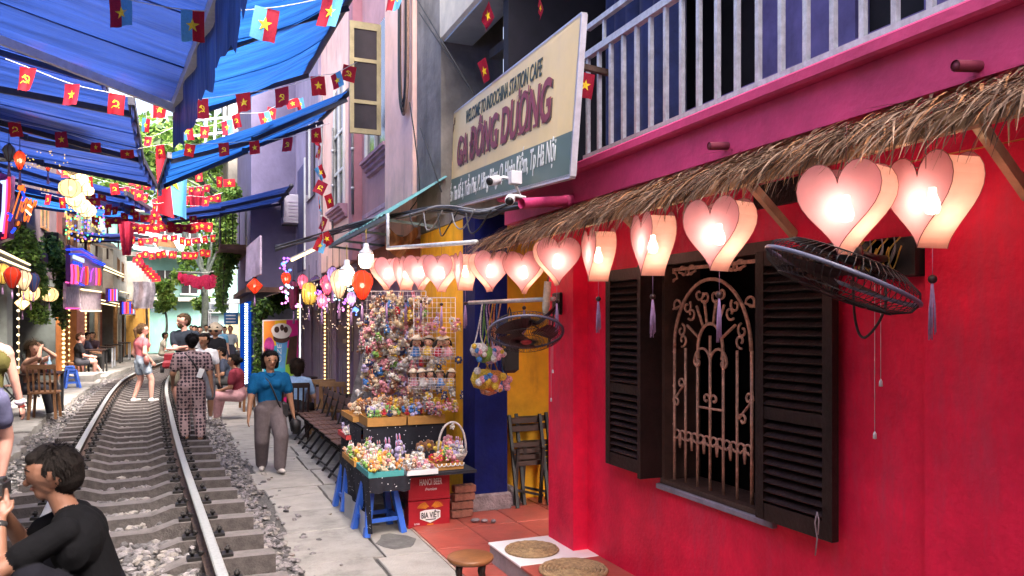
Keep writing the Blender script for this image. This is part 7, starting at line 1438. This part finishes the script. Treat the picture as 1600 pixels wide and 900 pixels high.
def person(label, base, face, h=1.65, pelvis=None, lean=(0, 0), wr=None, an=None, top='short', bottom='long', cols=None, hair='short', skin='pale', voxel=.014, headturn=0, headtilt=0, elp=(0, -1), knp=1, extra=None, build=1.0, shoes=True, wide=0, group=None, kneeout=.2, head_at=None):
    """face: heading of the chest in degrees (0 = looking along +Y, 90 = +X). local axes: r right, f forward, z up, in units of h"""
    a = R(face); fw = Vector((math.sin(a), math.cos(a), 0)); rt = Vector((math.cos(a), -math.sin(a), 0)); up = Vector((0, 0, 1)); base = Vector(base)
    if head_at is not None:
        _t = (up+fw*lean[0]+rt*lean[1]).normalized(); _hu = (_t+up*1.2+fw*headtilt).normalized(); _pl = pelvis or (0, 0, .52); _hd = base+(rt*_pl[0]+fw*_pl[1]+up*_pl[2])*h+_t*(.305*h)+_hu*(.105*h)+fw*(.018*h); base = base+Vector((head_at[0]-_hd.x, head_at[1]-_hd.y, 0))
    L = lambda r, f, z: base+(rt*r+fw*f+up*z)*h
    pel = L(*(pelvis or (0, 0, .52))); wr = wr or ((-.16, .02, .47), (.16, .02, .47)); an = an or ((-.06, -.02, .045), (.06, .03, .045))
    tors = (up+fw*lean[0]+rt*lean[1]).normalized(); ch = pel+tors*(.215*h); neck = pel+tors*(.305*h); shw = .108*h*build
    hd_up = (tors+up*1.2+fw*headtilt).normalized(); hf = (Matrix.Rotation(-R(headturn), 3, 'Z') @ fw); hf = (hf-up*(-headtilt*.0)).normalized()
    head = neck+hd_up*(.105*h)+hf*(.018*h); hf = (hf+up*(-.35*headtilt)).normalized()
    c = dict(top=(.2, .2, .2), bottom=(.1, .1, .1), hair=(.015, .011, .01), shoe=(.3, .3, .3)); c.update(cols or {})
    sk = pmat('skin_'+skin, skins[skin], rough=.5, var=.08, scale=6); nm = label.replace(' ', '_')[:24]
    mats = [sk, pmat(nm+'_top', c['top'], scale=25, rough=.95, spec=.06, bump=.55, bscale=11), pmat(nm+'_bottom', c['bottom'], scale=18, rough=.95, spec=.06, bump=.55, bscale=9), pmat('hair_%d' % int(c['hair'][0]*1000), tuple(q*.5 for q in c['hair']), rough=.7, var=.4, scale=60, bump=.4, spec=.1), pmat(nm+'_shoe', c['shoe'], rough=.5), pmat('eye', (.012, .01, .01), rough=.3), pmat('lip_'+skin, tuple(q*m for q, m in zip(skins[skin], (.8, .5, .5))), rough=.5)]
    if 'pattern' in c: mats[1] = mats[2] = c['pattern']
    P = []; A = lambda p0, p1, r0, r1, m=0, flat=None: P.append(Prim(p0, p1, r0*h, r1*h, m, flat))
    T = 1; tn = tors.cross(rt).normalized() if False else fw
    # torso
    A(pel+tors*.01*h, pel+tors*.12*h, .088*build, .084*build, 2 if bottom else 1, (fw, .72)); A(pel+tors*.06*h, ch, .086*build, .096*build, T, (fw, .70)); A(ch-rt*.05*h, ch+rt*.05*h, .085*build, .085*build, T, (fw, .78)); A(neck-rt*shw*.55-tors*.035*h, neck+rt*shw*.55-tors*.035*h, .05, .05, T if top != 'tank' else 0, (fw, .9))
    if c.get('bust'): [A(ch+rt*(s*.045*h)+fw*.05*h, ch+rt*(s*.045*h)+fw*.052*h, .045, .045, T) for s in (-1, 1)]
    A(neck-tors*.03*h, head-hd_up*.03*h, .034, .031, 0)
    # head
    hr = .0655; hr_x = rt if abs(headturn) < 1 else hf.cross(up).normalized()
    A(head+hd_up*.012*h-hf*.012*h, head+hd_up*.014*h+hf*.012*h, .058, .054, 0); A(head-hd_up*.032*h+hf*.018*h, head-hd_up*.046*h+hf*.028*h, .040, .026, 0); A(head-hd_up*.008*h+hf*.058*h, head-hd_up*.02*h+hf*.068*h, .007, .0105, 0)
    for s in (-1, 1):
        A(head+hr_x*(s*.022*h)+hf*.0585*h+hd_up*.006*h, head+hr_x*(s*.027*h)+hf*.0555*h+hd_up*.006*h, .005, .0045, 5); (A(head+hr_x*(s*.014*h)+hf*.058*h+hd_up*.021*h, head+hr_x*(s*.032*h)+hf*.053*h+hd_up*.022*h, .003, .0025, 3) if voxel < .01 else None); A(head+hr_x*(s*.056*h)-hf*.006*h, head+hr_x*(s*.058*h)-hf*.010*h+hd_up*.014*h, .0075, .0115, 0, (hr_x, .5))
    A(head-hr_x*.013*h+hf*.056*h-hd_up*.036*h, head+hr_x*.013*h+hf*.056*h-hd_up*.036*h, .005, .005, 6)
    H = lambda *q: A(*q[:4], 3, q[4] if len(q) > 4 else None)
    if hair != 'bald':
        H(head+hd_up*.026*h-hf*.022*h, head+hd_up*.044*h+hf*.004*h, .058, .046); H(head-hf*.034*h-hd_up*.01*h, head-hf*.03*h+hd_up*.02*h, .046, .055)
        for s in (-1, 1): H(head+hr_x*(s*.044*h)+hd_up*.014*h, head+hr_x*(s*.046*h)+hd_up*.03*h-hf*.012*h, .014, .018)
    if hair in ('short', 'bob'): H(head+hd_up*.052*h+hf*.035*h-hr_x*.025*h, head+hd_up*.05*h+hf*.036*h+hr_x*.03*h, .018, .018)
    if hair == 'bob':
        for s in (-1, 1): H(head+hr_x*(s*.05*h)+hd_up*.01*h-hf*.012*h, head+hr_x*(s*.05*h)-hd_up*.05*h-hf*.02*h, .026, .022)
        H(head-hf*.045*h, head-hf*.04*h-hd_up*.055*h, .045, .04)
    if hair == 'pony': H(head-hf*.06*h+hd_up*.03*h, head-hf*.09*h-hd_up*.0*h, .025, .028); H(head-hf*.09*h, head-hf*.085*h-hd_up*.10*h, .026, .012)
    if hair == 'bun': H(head-hf*.075*h+hd_up*.015*h, head-hf*.085*h+hd_up*.01*h, .034, .034)
    if hair == 'long':
        for s in (-1, 1): H(head+hr_x*(s*.048*h)-hf*.01*h, head+hr_x*(s*.055*h)-hd_up*.13*h-hf*.01*h, .026, .02)
        H(head-hf*.045*h, head-hf*.05*h-hd_up*.14*h, .046, .04)
    if c.get('beard'): A(head-hd_up*.045*h+hf*.03*h, head-hd_up*.05*h+hf*.034*h, .034, .028, 3)
    if c.get('hat'): mats.append(pmat(nm+'_hat', c['hat'])); A(head+hd_up*.045*h-hf*.01*h, head+hd_up*.05*h+hf*.0*h, .064, .06, 7); A(head+hd_up*.035*h, head+hd_up*.036*h, .10, .10, 7, (hd_up, .1))
    # arms
    hands = []
    for i, s in enumerate((-1, 1)):
        sh = neck+rt*(s*shw)-tors*.035*h; w = L(*wr[i]); el, w = ik(sh, w, .172*h, .152*h, rt*(s*.5)+fw*elp[1]+up*-.6+rt*s*elp[0])
        bare = top in ('tank',); A(sh, el, .030*build, .025*build, T if top == 'long' else 0); A(el, w, .0245, .0165, T if top == 'long' else 0); A(sh-rt*(s*.01*h), sh.lerp(el, .12), .036*build, .034*build, 0 if bare else T)
        if top in ('short',): A(sh, sh.lerp(el, .62), .0375*build, .0385*build, T)
        if top == 'cap': A(sh, sh.lerp(el, .3), .037*build, .036*build, T)
        fd = (w-el).normalized(); pn = (rt*-s).cross(fd) if abs(fd.dot(rt)) < .9 else up.cross(fd); pn = pn.normalized(); side = fd.cross(pn).normalized()
        pm = w+fd*.028*h; A(w, pm+fd*.012*h, .0165, .0215, 0, (side, .55))
        for k in range(4):
            o_ = pn*((k-1.5)*.0115*h); f0 = pm+fd*.02*h+o_; f1 = f0+fd*(.022*h)+side*(-.004*h*(-s)); f2 = f1+fd*((.017, .02, .019, .013)[k]*h)-side*(.010*h*(-s)); A(f0, f1, .0058, .0054, 0); A(f1, f2, .0054, .0045, 0)
        A(w+fd*.014*h+pn*.014*h, w+fd*.03*h+pn*.028*h, .0075, .0062, 0); A(w+fd*.03*h+pn*.028*h, w+fd*.05*h+pn*.03*h, .006, .005, 0)
        hands.append((w, el, fd))
    # legs
    knees = []
    for i, s in enumerate((-1, 1)):
        hp = pel+rt*(s*.052*h)-up*.01*h; k_, an_ = ik(hp, L(*an[i]), .245*h, .245*h, fw*knp+rt*(s*kneeout)); knees.append(k_)
        A(hp, k_, .056*build, .037*build, 0); A(k_, k_.lerp(an_, .3), .035*build, .036*build, 0); A(k_.lerp(an_, .3), an_, .036*build, .021, 0)
        if bottom == 'long': A(hp, k_, .064*build+wide*.3, .047*build+wide*.7, 2); A(k_, an_+up*.008*h, .046*build+wide*.8, .036+wide, 2)
        if bottom == 'shorts': A(hp, hp.lerp(k_, .5), .066*build, .060*build, 2)
        if bottom == 'knee': A(hp, hp.lerp(k_, .92), .066*build, .056*build, 2)
        ft = (fw*knp if knp > 0 else fw); ft = (ft+rt*s*.15).normalized(); z0 = an_-up*.028*h
        A(z0-ft*.018*h, z0+ft*.085*h, .026, .02, 4 if shoes else 0, (up, .7)); A(an_-up*.012*h, z0, .024, .028, 4 if shoes else 0)
    me = body_mesh(P, mats, voxel); o = thing('person', label, 'person', base, group); b = link('body', me, o)
    if voxel < .0135 and hair != 'bald':      # loose hair over the scalp
        rh_ = random.Random(len(label)*7+int(h*100)); hm = MB(); hc = head+hd_up*.026*h-hf*.014*h; k_ = 0; Ln = {'short': .03, 'pony': .035, 'bun': .03, 'bob': .065, 'long': .11}[hair]
        while k_ < 1500:
            d_ = Vector((rh_.gauss(0, 1), rh_.gauss(0, 1), rh_.gauss(0, 1))).normalized(); fz, uz = d_.dot(hf), d_.dot(hd_up)
            if uz < -.5 or (fz > .25 and uz < .62) or (fz > -.1 and uz < .0): continue
            k_ += 1; p_ = hc+d_*(.0575*h*rh_.uniform(.95, 1.05)); tg = (-hd_up+d_*uz); tg = tg.normalized() if tg.length > .05 else hf; dr = (tg+d_*rh_.uniform(.05, .5)+hf*(.5 if uz > .6 else 0)+Vector((rh_.gauss(0, .25), rh_.gauss(0, .25), rh_.gauss(0, .2)))).normalized(); ln_ = Ln*h*rh_.uniform(.5, 1.1)*(.6 if uz > .6 and fz > .2 else 1); sd_ = dr.cross(d_).normalized()*(.0024*h)
            q_ = p_+dr*ln_*.55; e_ = p_+dr*ln_-d_*(ln_*.25); hm.add([p_-sd_, p_+sd_, q_+sd_*.8, q_-sd_*.8, e_], [(0, 1, 2, 3), (3, 2, 4)], 0, True)
        tag(hm.build('hair', mats[3], o), kind='stuff')
    if extra: extra(o, locals())
    return o
grey_ = (.06, .06, .065)
# squatting photographer
def cam_extra(o, v):
    w = (v['hands'][0][0]+v['hands'][1][0])/2+v['hands'][0][2]*.06*v['h']; f = v['hf']; r_ = f.cross(Vector((0, 0, 1))).normalized(); q = Matrix(((r_.x, f.x, 0), (r_.y, f.y, 0), (r_.z, f.z, 1)))
    p = v['head']+f*.215-Vector((0, 0, .055)); m = MB(); m.box(p, (.125, .045, .078), q, 0, .008); m.build('camera_body', black_m, o); m = MB(); m.tube([p+f*.02, p+f*.07], [.03, .027], 14); m.build('camera_lens', black_m, o); m = MB(); m.box(p+Vector((0, 0, .045)), (.05, .035, .025), q, 0, .005); m.build('viewfinder', black_m, o)
    h = v['h']
    for s in (-1, 1):
        e = v['head']+v['hr_x']*(s*.027*h)+f*.0565*h+v['hd_up']*.006*h; m = MB(); m.ball(e, (.012, .012, .0055), 10, 6); m.build('eye', v['mats'][5], o); m = MB(); m.tube([v['head']+v['hr_x']*(s*.016*h)+f*.062*h+v['hd_up']*.021*h, v['head']+v['hr_x']*(s*.034*h)+f*.053*h+v['hd_up']*.023*h, v['head']+v['hr_x']*(s*.042*h)+f*.042*h+v['hd_up']*.018*h], [.003, .004, .002], 6); m.build('eyebrow', v['mats'][3], o)
    for k in (0, 1):
        w_, el, fd = v['hands'][k]; m = MB(); m.tube([w_-fd*.05, w_-fd*.022], .0335, 12); m.build('wristwatch', black_m, o); break
def local_hand(head, fwd): pass
ph_base = at(118, 1010, t=3.75); ph_base.z = .22
person('squatting man in black t-shirt and trousers photographing with a compact camera', (-.47, 4.12, .22), -88, 1.72, pelvis=(.0, -.16, .135), lean=(.38, .0), wr=((-.05, .10, .42), (.035, .11, .42)), an=((-.10, .05, .04), (.10, .10, .04)), top='short', bottom='long', cols=dict(top=(.004, .004, .005), bottom=(.006, .006, .009), shoe=(.02, .02, .02)), hair='short', skin='deep', voxel=.0065, headturn=4, headtilt=.02, elp=(0, .15), extra=cam_extra, build=1.02, kneeout=.35, head_at=at(82, 738, t=3.7))
# woman at the left edge
def scrunch(o, v):
    for k in (1,): w_, el, fd = v['hands'][k]; m = MB(); m.tube([w_-fd*.06+Vector((0, 0, .0)), w_-fd*.035, w_-fd*.01], [.038, .052, .038], 12); m.build('scrunchie', M('scrunchie', (.6, .5, .6), .9, .3, 40, .6), o); m = MB(); m.tube([w_+fd*.005, w_+fd*.018], .031, 10); m.build('bracelet', M('bracelet_red', (.4, .04, .03), .5, .2), o)
person('woman in olive top and blue shorts cut by the left edge', at(-22, 640, t=7.4)*1.0+Vector((0, 0, .24-at(-22, 640, t=7.4).z)), 12, 1.70, wr=((-.17, .04, .46), (.165, .05, .455)), top='tank', bottom='shorts', cols=dict(top=(.10, .09, .03), bottom=(.10, .10, .18), shoe=(.5, .5, .5), hair=(.05, .03, .02), bust=True), hair='pony', skin='rosy', voxel=.011, extra=scrunch)
# walking woman in blue polo
def polo_extra(o, v):
    h = v['h']; p0 = v['neck']+v['rt']*(.05*h)-v['up']*.01*h; m = MB(); f = v['fw']
    m.tube(crom([v['neck']-v['rt']*(-.07*h)+f*.02*h, v['ch']+f*(.085*h)+v['rt']*.01*h, v['pel']+f*(.085*h)-v['rt']*(.06*h)+v['up']*.05*h, v['pel']-v['rt']*(.10*h)+v['up']*.0*h], 6), .010, 6); m.build('bag_strap', black_m, o)
    q = v['pel']-v['rt']*(.115*h)+f*.03*h-v['up']*.005*h; m = MB(); m.box(q, (.06, .16, .2), -v['a'], 0, .025); m.build('shoulder_bag', black_m, o)
    w_, el, fd = v['hands'][0]; m = MB(); m.tube([w_+fd*.05, w_+fd*.1+f*.03, w_+fd*.24], [.02, .075, .05], 9); m.build('carried_bag', black_m, o)
    m = MB(); m.tube([v['neck']+v['rt']*(-.035*h)+f*.045*h, v['neck']+f*.055*h-v['tors']*.03*h, v['neck']+v['rt']*(.035*h)+f*.045*h], .011, 6); m.build('collar', v['mats'][1], o)
person('woman in blue polo shirt and grey trousers walking with a shoulder bag', (.93, 10.0, 0), 176, 1.49, lean=(.03, 0), wr=((-.19, .02, .47), (.185, .10, .46)), an=((-.06, .13, .06), (.05, -.10, .05)), top='short', bottom='long', cols=dict(top=(.008, .085, .21), bottom=(.13, .105, .11), shoe=(.55, .5, .47), bust=True), hair='bob', skin='tan', voxel=.0085, headturn=-6, elp=(.3, -.5), extra=polo_extra, build=1.12, wide=.012)
# patterned woman from behind
def pat_mat():
    m = M('fan_pattern', (.34, .24, .24), .8, .1, 10); nt = m.node_tree; N = nt.nodes; L = nt.links; b = N['Principled BSDF']; tc = N.new('ShaderNodeTexCoord'); v = N.new('ShaderNodeTexVoronoi'); v.inputs['Scale'].default_value = 21; v.inputs['Randomness'].default_value = .15; L.new(tc.outputs['Object'], v.inputs['Vector'])
    lt = N.new('ShaderNodeMath'); lt.operation = 'LESS_THAN'; lt.inputs[1].default_value = .44; L.new(v.outputs['Distance'], lt.inputs[0]); mx = N.new('ShaderNodeMix'); mx.data_type = 'RGBA'; src = b.inputs['Base Color'].links[0].from_socket; L.new(src, mx.inputs['A']); mx.inputs['B'].default_value = (.035, .022, .03, 1); L.new(lt.outputs[0], mx.inputs['Factor']); L.new(mx.outputs['Result'], b.inputs['Base Color']); return m
def pat_extra(o, v):
    h = v['h']; m = MB(); m.tube(crom([v['neck']-v['rt']*(.07*h)-v['fw']*.04*h, v['ch']-v['fw']*.085*h, v['pel']+v['rt']*.09*h-v['fw']*.07*h+v['up']*.05*h], 5), .012, 6); m.build('bag_strap', black_m, o)
    p = v['pel']+v['rt']*(.07*h)-v['fw']*.085*h+v['up']*.11*h; m = MB(); m.box(p, (.07, .012, .13), Matrix.Rotation(-v['a'], 3, 'Z') @ Matrix.Rotation(.35, 3, 'Y'), 0, .004); m.build('folded_paper', whitei, o)
person('woman in dotted two-piece standing on sleeper ends seen from behind', at(299, 684, Z=.27), -8, 1.42, lean=(.02, .02), wr=((-.15, .14, .52), (.195, .0, .44)), an=((-.05, .03, .035), (.075, -.05, .03)), top='short', bottom='long', cols=dict(pattern=pat_mat(), shoe=(.4, .2, .13)), hair='bun', skin='tan', voxel=.011, build=1.22, wide=.012, extra=pat_extra)
# woman in pink tee on the track
def bag_extra(o, v): p = v['pel']+v['rt']*.13*v['h']+v['up']*.03*v['h']; m = MB(); m.ball(p, (.06, .13, .12), 10, 8); m.build('round_bag', M('pink_bag', (.27, .10, .09), .6, .2, 20), o); m = MB(); m.tube(crom([p+Vector((0, 0, .12)), v['ch']+v['rt']*.05*v['h']+v['fw']*.06*v['h'], v['neck']-v['rt']*.06*v['h']], 5), .008, 5); m.build('bag_strap', M('pink_bag', (.35, .11, .1)), o)
person('woman in dusty pink tee and denim shorts standing between the rails', at(221, 627, Z=.22), 60, 1.60, wr=((-.13, .05, .5), (.15, .06, .52)), an=((-.10, -.05, .04), (.08, .09, .04)), top='cap', bottom='shorts', cols=dict(top=(.42, .12, .14), bottom=(.30, .36, .44), shoe=(.6, .58, .56), hair=(.16, .09, .045), bust=True), hair='pony', skin='rosy', voxel=.012, headturn=20, extra=bag_extra)
person('bearded man in dark tee with folded arms on the track', at(289, 505, t=14.6)+Vector((0, 0, .22-at(289, 505, t=14.6).z)), 205, 1.79, wr=((.07, .12, .64), (-.07, .13, .66)), top='short', bottom='knee', cols=dict(top=(.02, .025, .035), bottom=(.10, .09, .07), hair=(.10, .06, .03), beard=True), hair='short', skin='rosy', voxel=.012, headturn=40, elp=(.8, -.3), build=1.1)
person('dark haired youth in white tee behind the dotted woman', at(320, 540, t=13.8)+Vector((0, 0, .1-at(320, 540, t=13.8).z)), 190, 1.55, top='short', bottom='knee', cols=dict(top=(.62, .63, .66), bottom=(.12, .12, .14)), hair='short', skin='tan', voxel=.013, headturn=30)
SEAT = dict(pelvis=(0, 0, .27), an=((-.07, .25, .045), (.07, .27, .045)), wr=((-.1, .2, .36), (.1, .2, .36)))
def sitter(label, p, face, h, cols, seat=.42, ground=0, **k):
    d = dict(SEAT); d.update(k); pz = (seat+.06)/h; d['pelvis'] = (0, 0, pz); d.setdefault('top', 'short'); d.setdefault('bottom', 'long')
    return person(label, (p[0], p[1], ground), face, h, cols=cols, **d)
q = at(463, 600, t=12.4); sitter('woman in pale blue tee seated with her back turned', (q.x, q.y), 18, 1.62, dict(top=(.24, .36, .55), bottom=(.03, .03, .035), hair=(.05, .03, .02)), hair='bob', skin='pale', voxel=.012, headturn=-30, wr=((-.12, .22, .42), (.12, .2, .42)), lean=(.12, 0))
q = at(374, 590, t=14.8); sitter('person in maroon dotted blouse and pink trousers seated on the bench', (q.x, q.y), -70, 1.58, dict(top=(.18, .03, .045), bottom=(.50, .28, .30), shoe=(.5, .45, .4)), hair='bun', skin='tan', voxel=.013, build=1.2, lean=(.15, 0))
q = at(357, 560, t=18.5); sitter('person with dark backpack seated beyond the bench', (q.x, q.y), -80, 1.65, dict(top=(.05, .06, .09), bottom=(.06, .06, .06)), hair='short', skin='tan', voxel=.016, lean=(.25, 0), bottom='knee')
person('person in black tee and pale hat standing behind the youth', at(320, 540, t=19)+Vector((.25, 0, .05-at(320, 540, t=19).z)), 200, 1.72, cols=dict(top=(.015, .015, .018), bottom=(.05, .05, .06), hat=(.5, .42, .3)), skin='tan', voxel=.016)
q = at(42, 560, t=13.4); sitter('long haired woman leaning on folded hands at the bottle table', (q.x, q.y), 110, 1.66, dict(top=(.38, .20, .14), bottom=(.05, .05, .06), hair=(.10, .04, .02)), ground=GZ, hair='long', skin='pale', voxel=.012, top='tank', wr=((-.02, .16, .70), (.04, .16, .70)), elp=(.3, .3), lean=(.2, 0), headturn=40)
q = at(122, 560, t=22.5); sitter('person in black tee and denim shorts with crossed legs at the left bar', (q.x, q.y), 70, 1.72, dict(top=(.012, .012, .015), bottom=(.10, .14, .24), hair=(.07, .03, .015), shoe=(.03, .03, .03)), ground=GZ, hair='short', skin='rosy', voxel=.015, bottom='shorts', an=((-.02, .36, .1), (.03, .24, .045)), lean=(.06, 0), headturn=25)
q = at(150, 548, t=26); sitter('dark clothed customer seated inside the salmon bar', (q.x-.3, q.y), 60, 1.68, dict(top=(.03, .03, .05), bottom=(.03, .03, .03)), ground=GZ, voxel=.02, skin='tan')
q = at(160, 548, t=27.5); sitter('second dark clothed customer inside the salmon bar', (q.x-.3, q.y), 200, 1.66, dict(top=(.05, .03, .04), bottom=(.03, .03, .03)), ground=GZ, voxel=.02, skin='tan')
q = at(252, 545, t=30); sitter('person in pale shirt seated in the sun by the far tables', (q.x, q.y), 80, 1.68, dict(top=(.5, .46, .38), bottom=(.42, .38, .3)), ground=.2, voxel=.02, skin='tan', lean=(.2, 0))
crowd = [(305, 24, (.55, .56, .58), 200, 1.7, 'white shirt'), (312, 27, (.5, .3, .1), 180, 1.66, 'ochre shirt'), (336, 22.5, (.42, .45, .48), 190, 1.7, 'pale grey shirt'), (344, 26, (.12, .30, .45), 170, 1.72, 'sky blue shirt'), (330, 30, (.02, .02, .03), 190, 1.7, 'black shirt'), (351, 31, (.6, .6, .6), 200, 1.64, 'white blouse'), (360, 28, (.3, .33, .36), 185, 1.68, 'slate shirt'), (341, 34, (.45, .2, .2), 180, 1.66, 'brick red shirt'), (322, 35, (.5, .5, .45), 170, 1.7, 'beige shirt'), (299, 36, (.6, .58, .5), 190, 1.68, 'ivory shirt')]
for i, (px, t, col, fc_, hh, nm) in enumerate(crowd):
    q = at(px, 540, t=t); person('distant walker in '+nm+' in the far crowd', (q.x, q.y, .06), fc_, hh, cols=dict(top=col, bottom=((.05, .05, .07), (.2, .18, .15))[i % 2], hair=(.02, .015, .012), shoe=(.1, .1, .1)), skin=('tan', 'pale')[i % 2], voxel=.026, an=((-.06, .08, .045), (.06, -.07, .045)), group='people in the far crowd')

# lettering becomes plain meshes
bpy.context.view_layer.update(); dg = bpy.context.evaluated_depsgraph_get()
for o in [q for q in bpy.data.objects if q.type == 'FONT']:
    me = bpy.data.meshes.new_from_object(o.evaluated_get(dg)); n = link(o.name, me); o_name = o.name; par = o.parent; mpi = o.matrix_parent_inverse.copy(); mb_ = o.matrix_basis.copy()
    bpy.data.objects.remove(o); n.parent = par; n.matrix_parent_inverse = mpi; n.matrix_basis = mb_; n.name = o_name
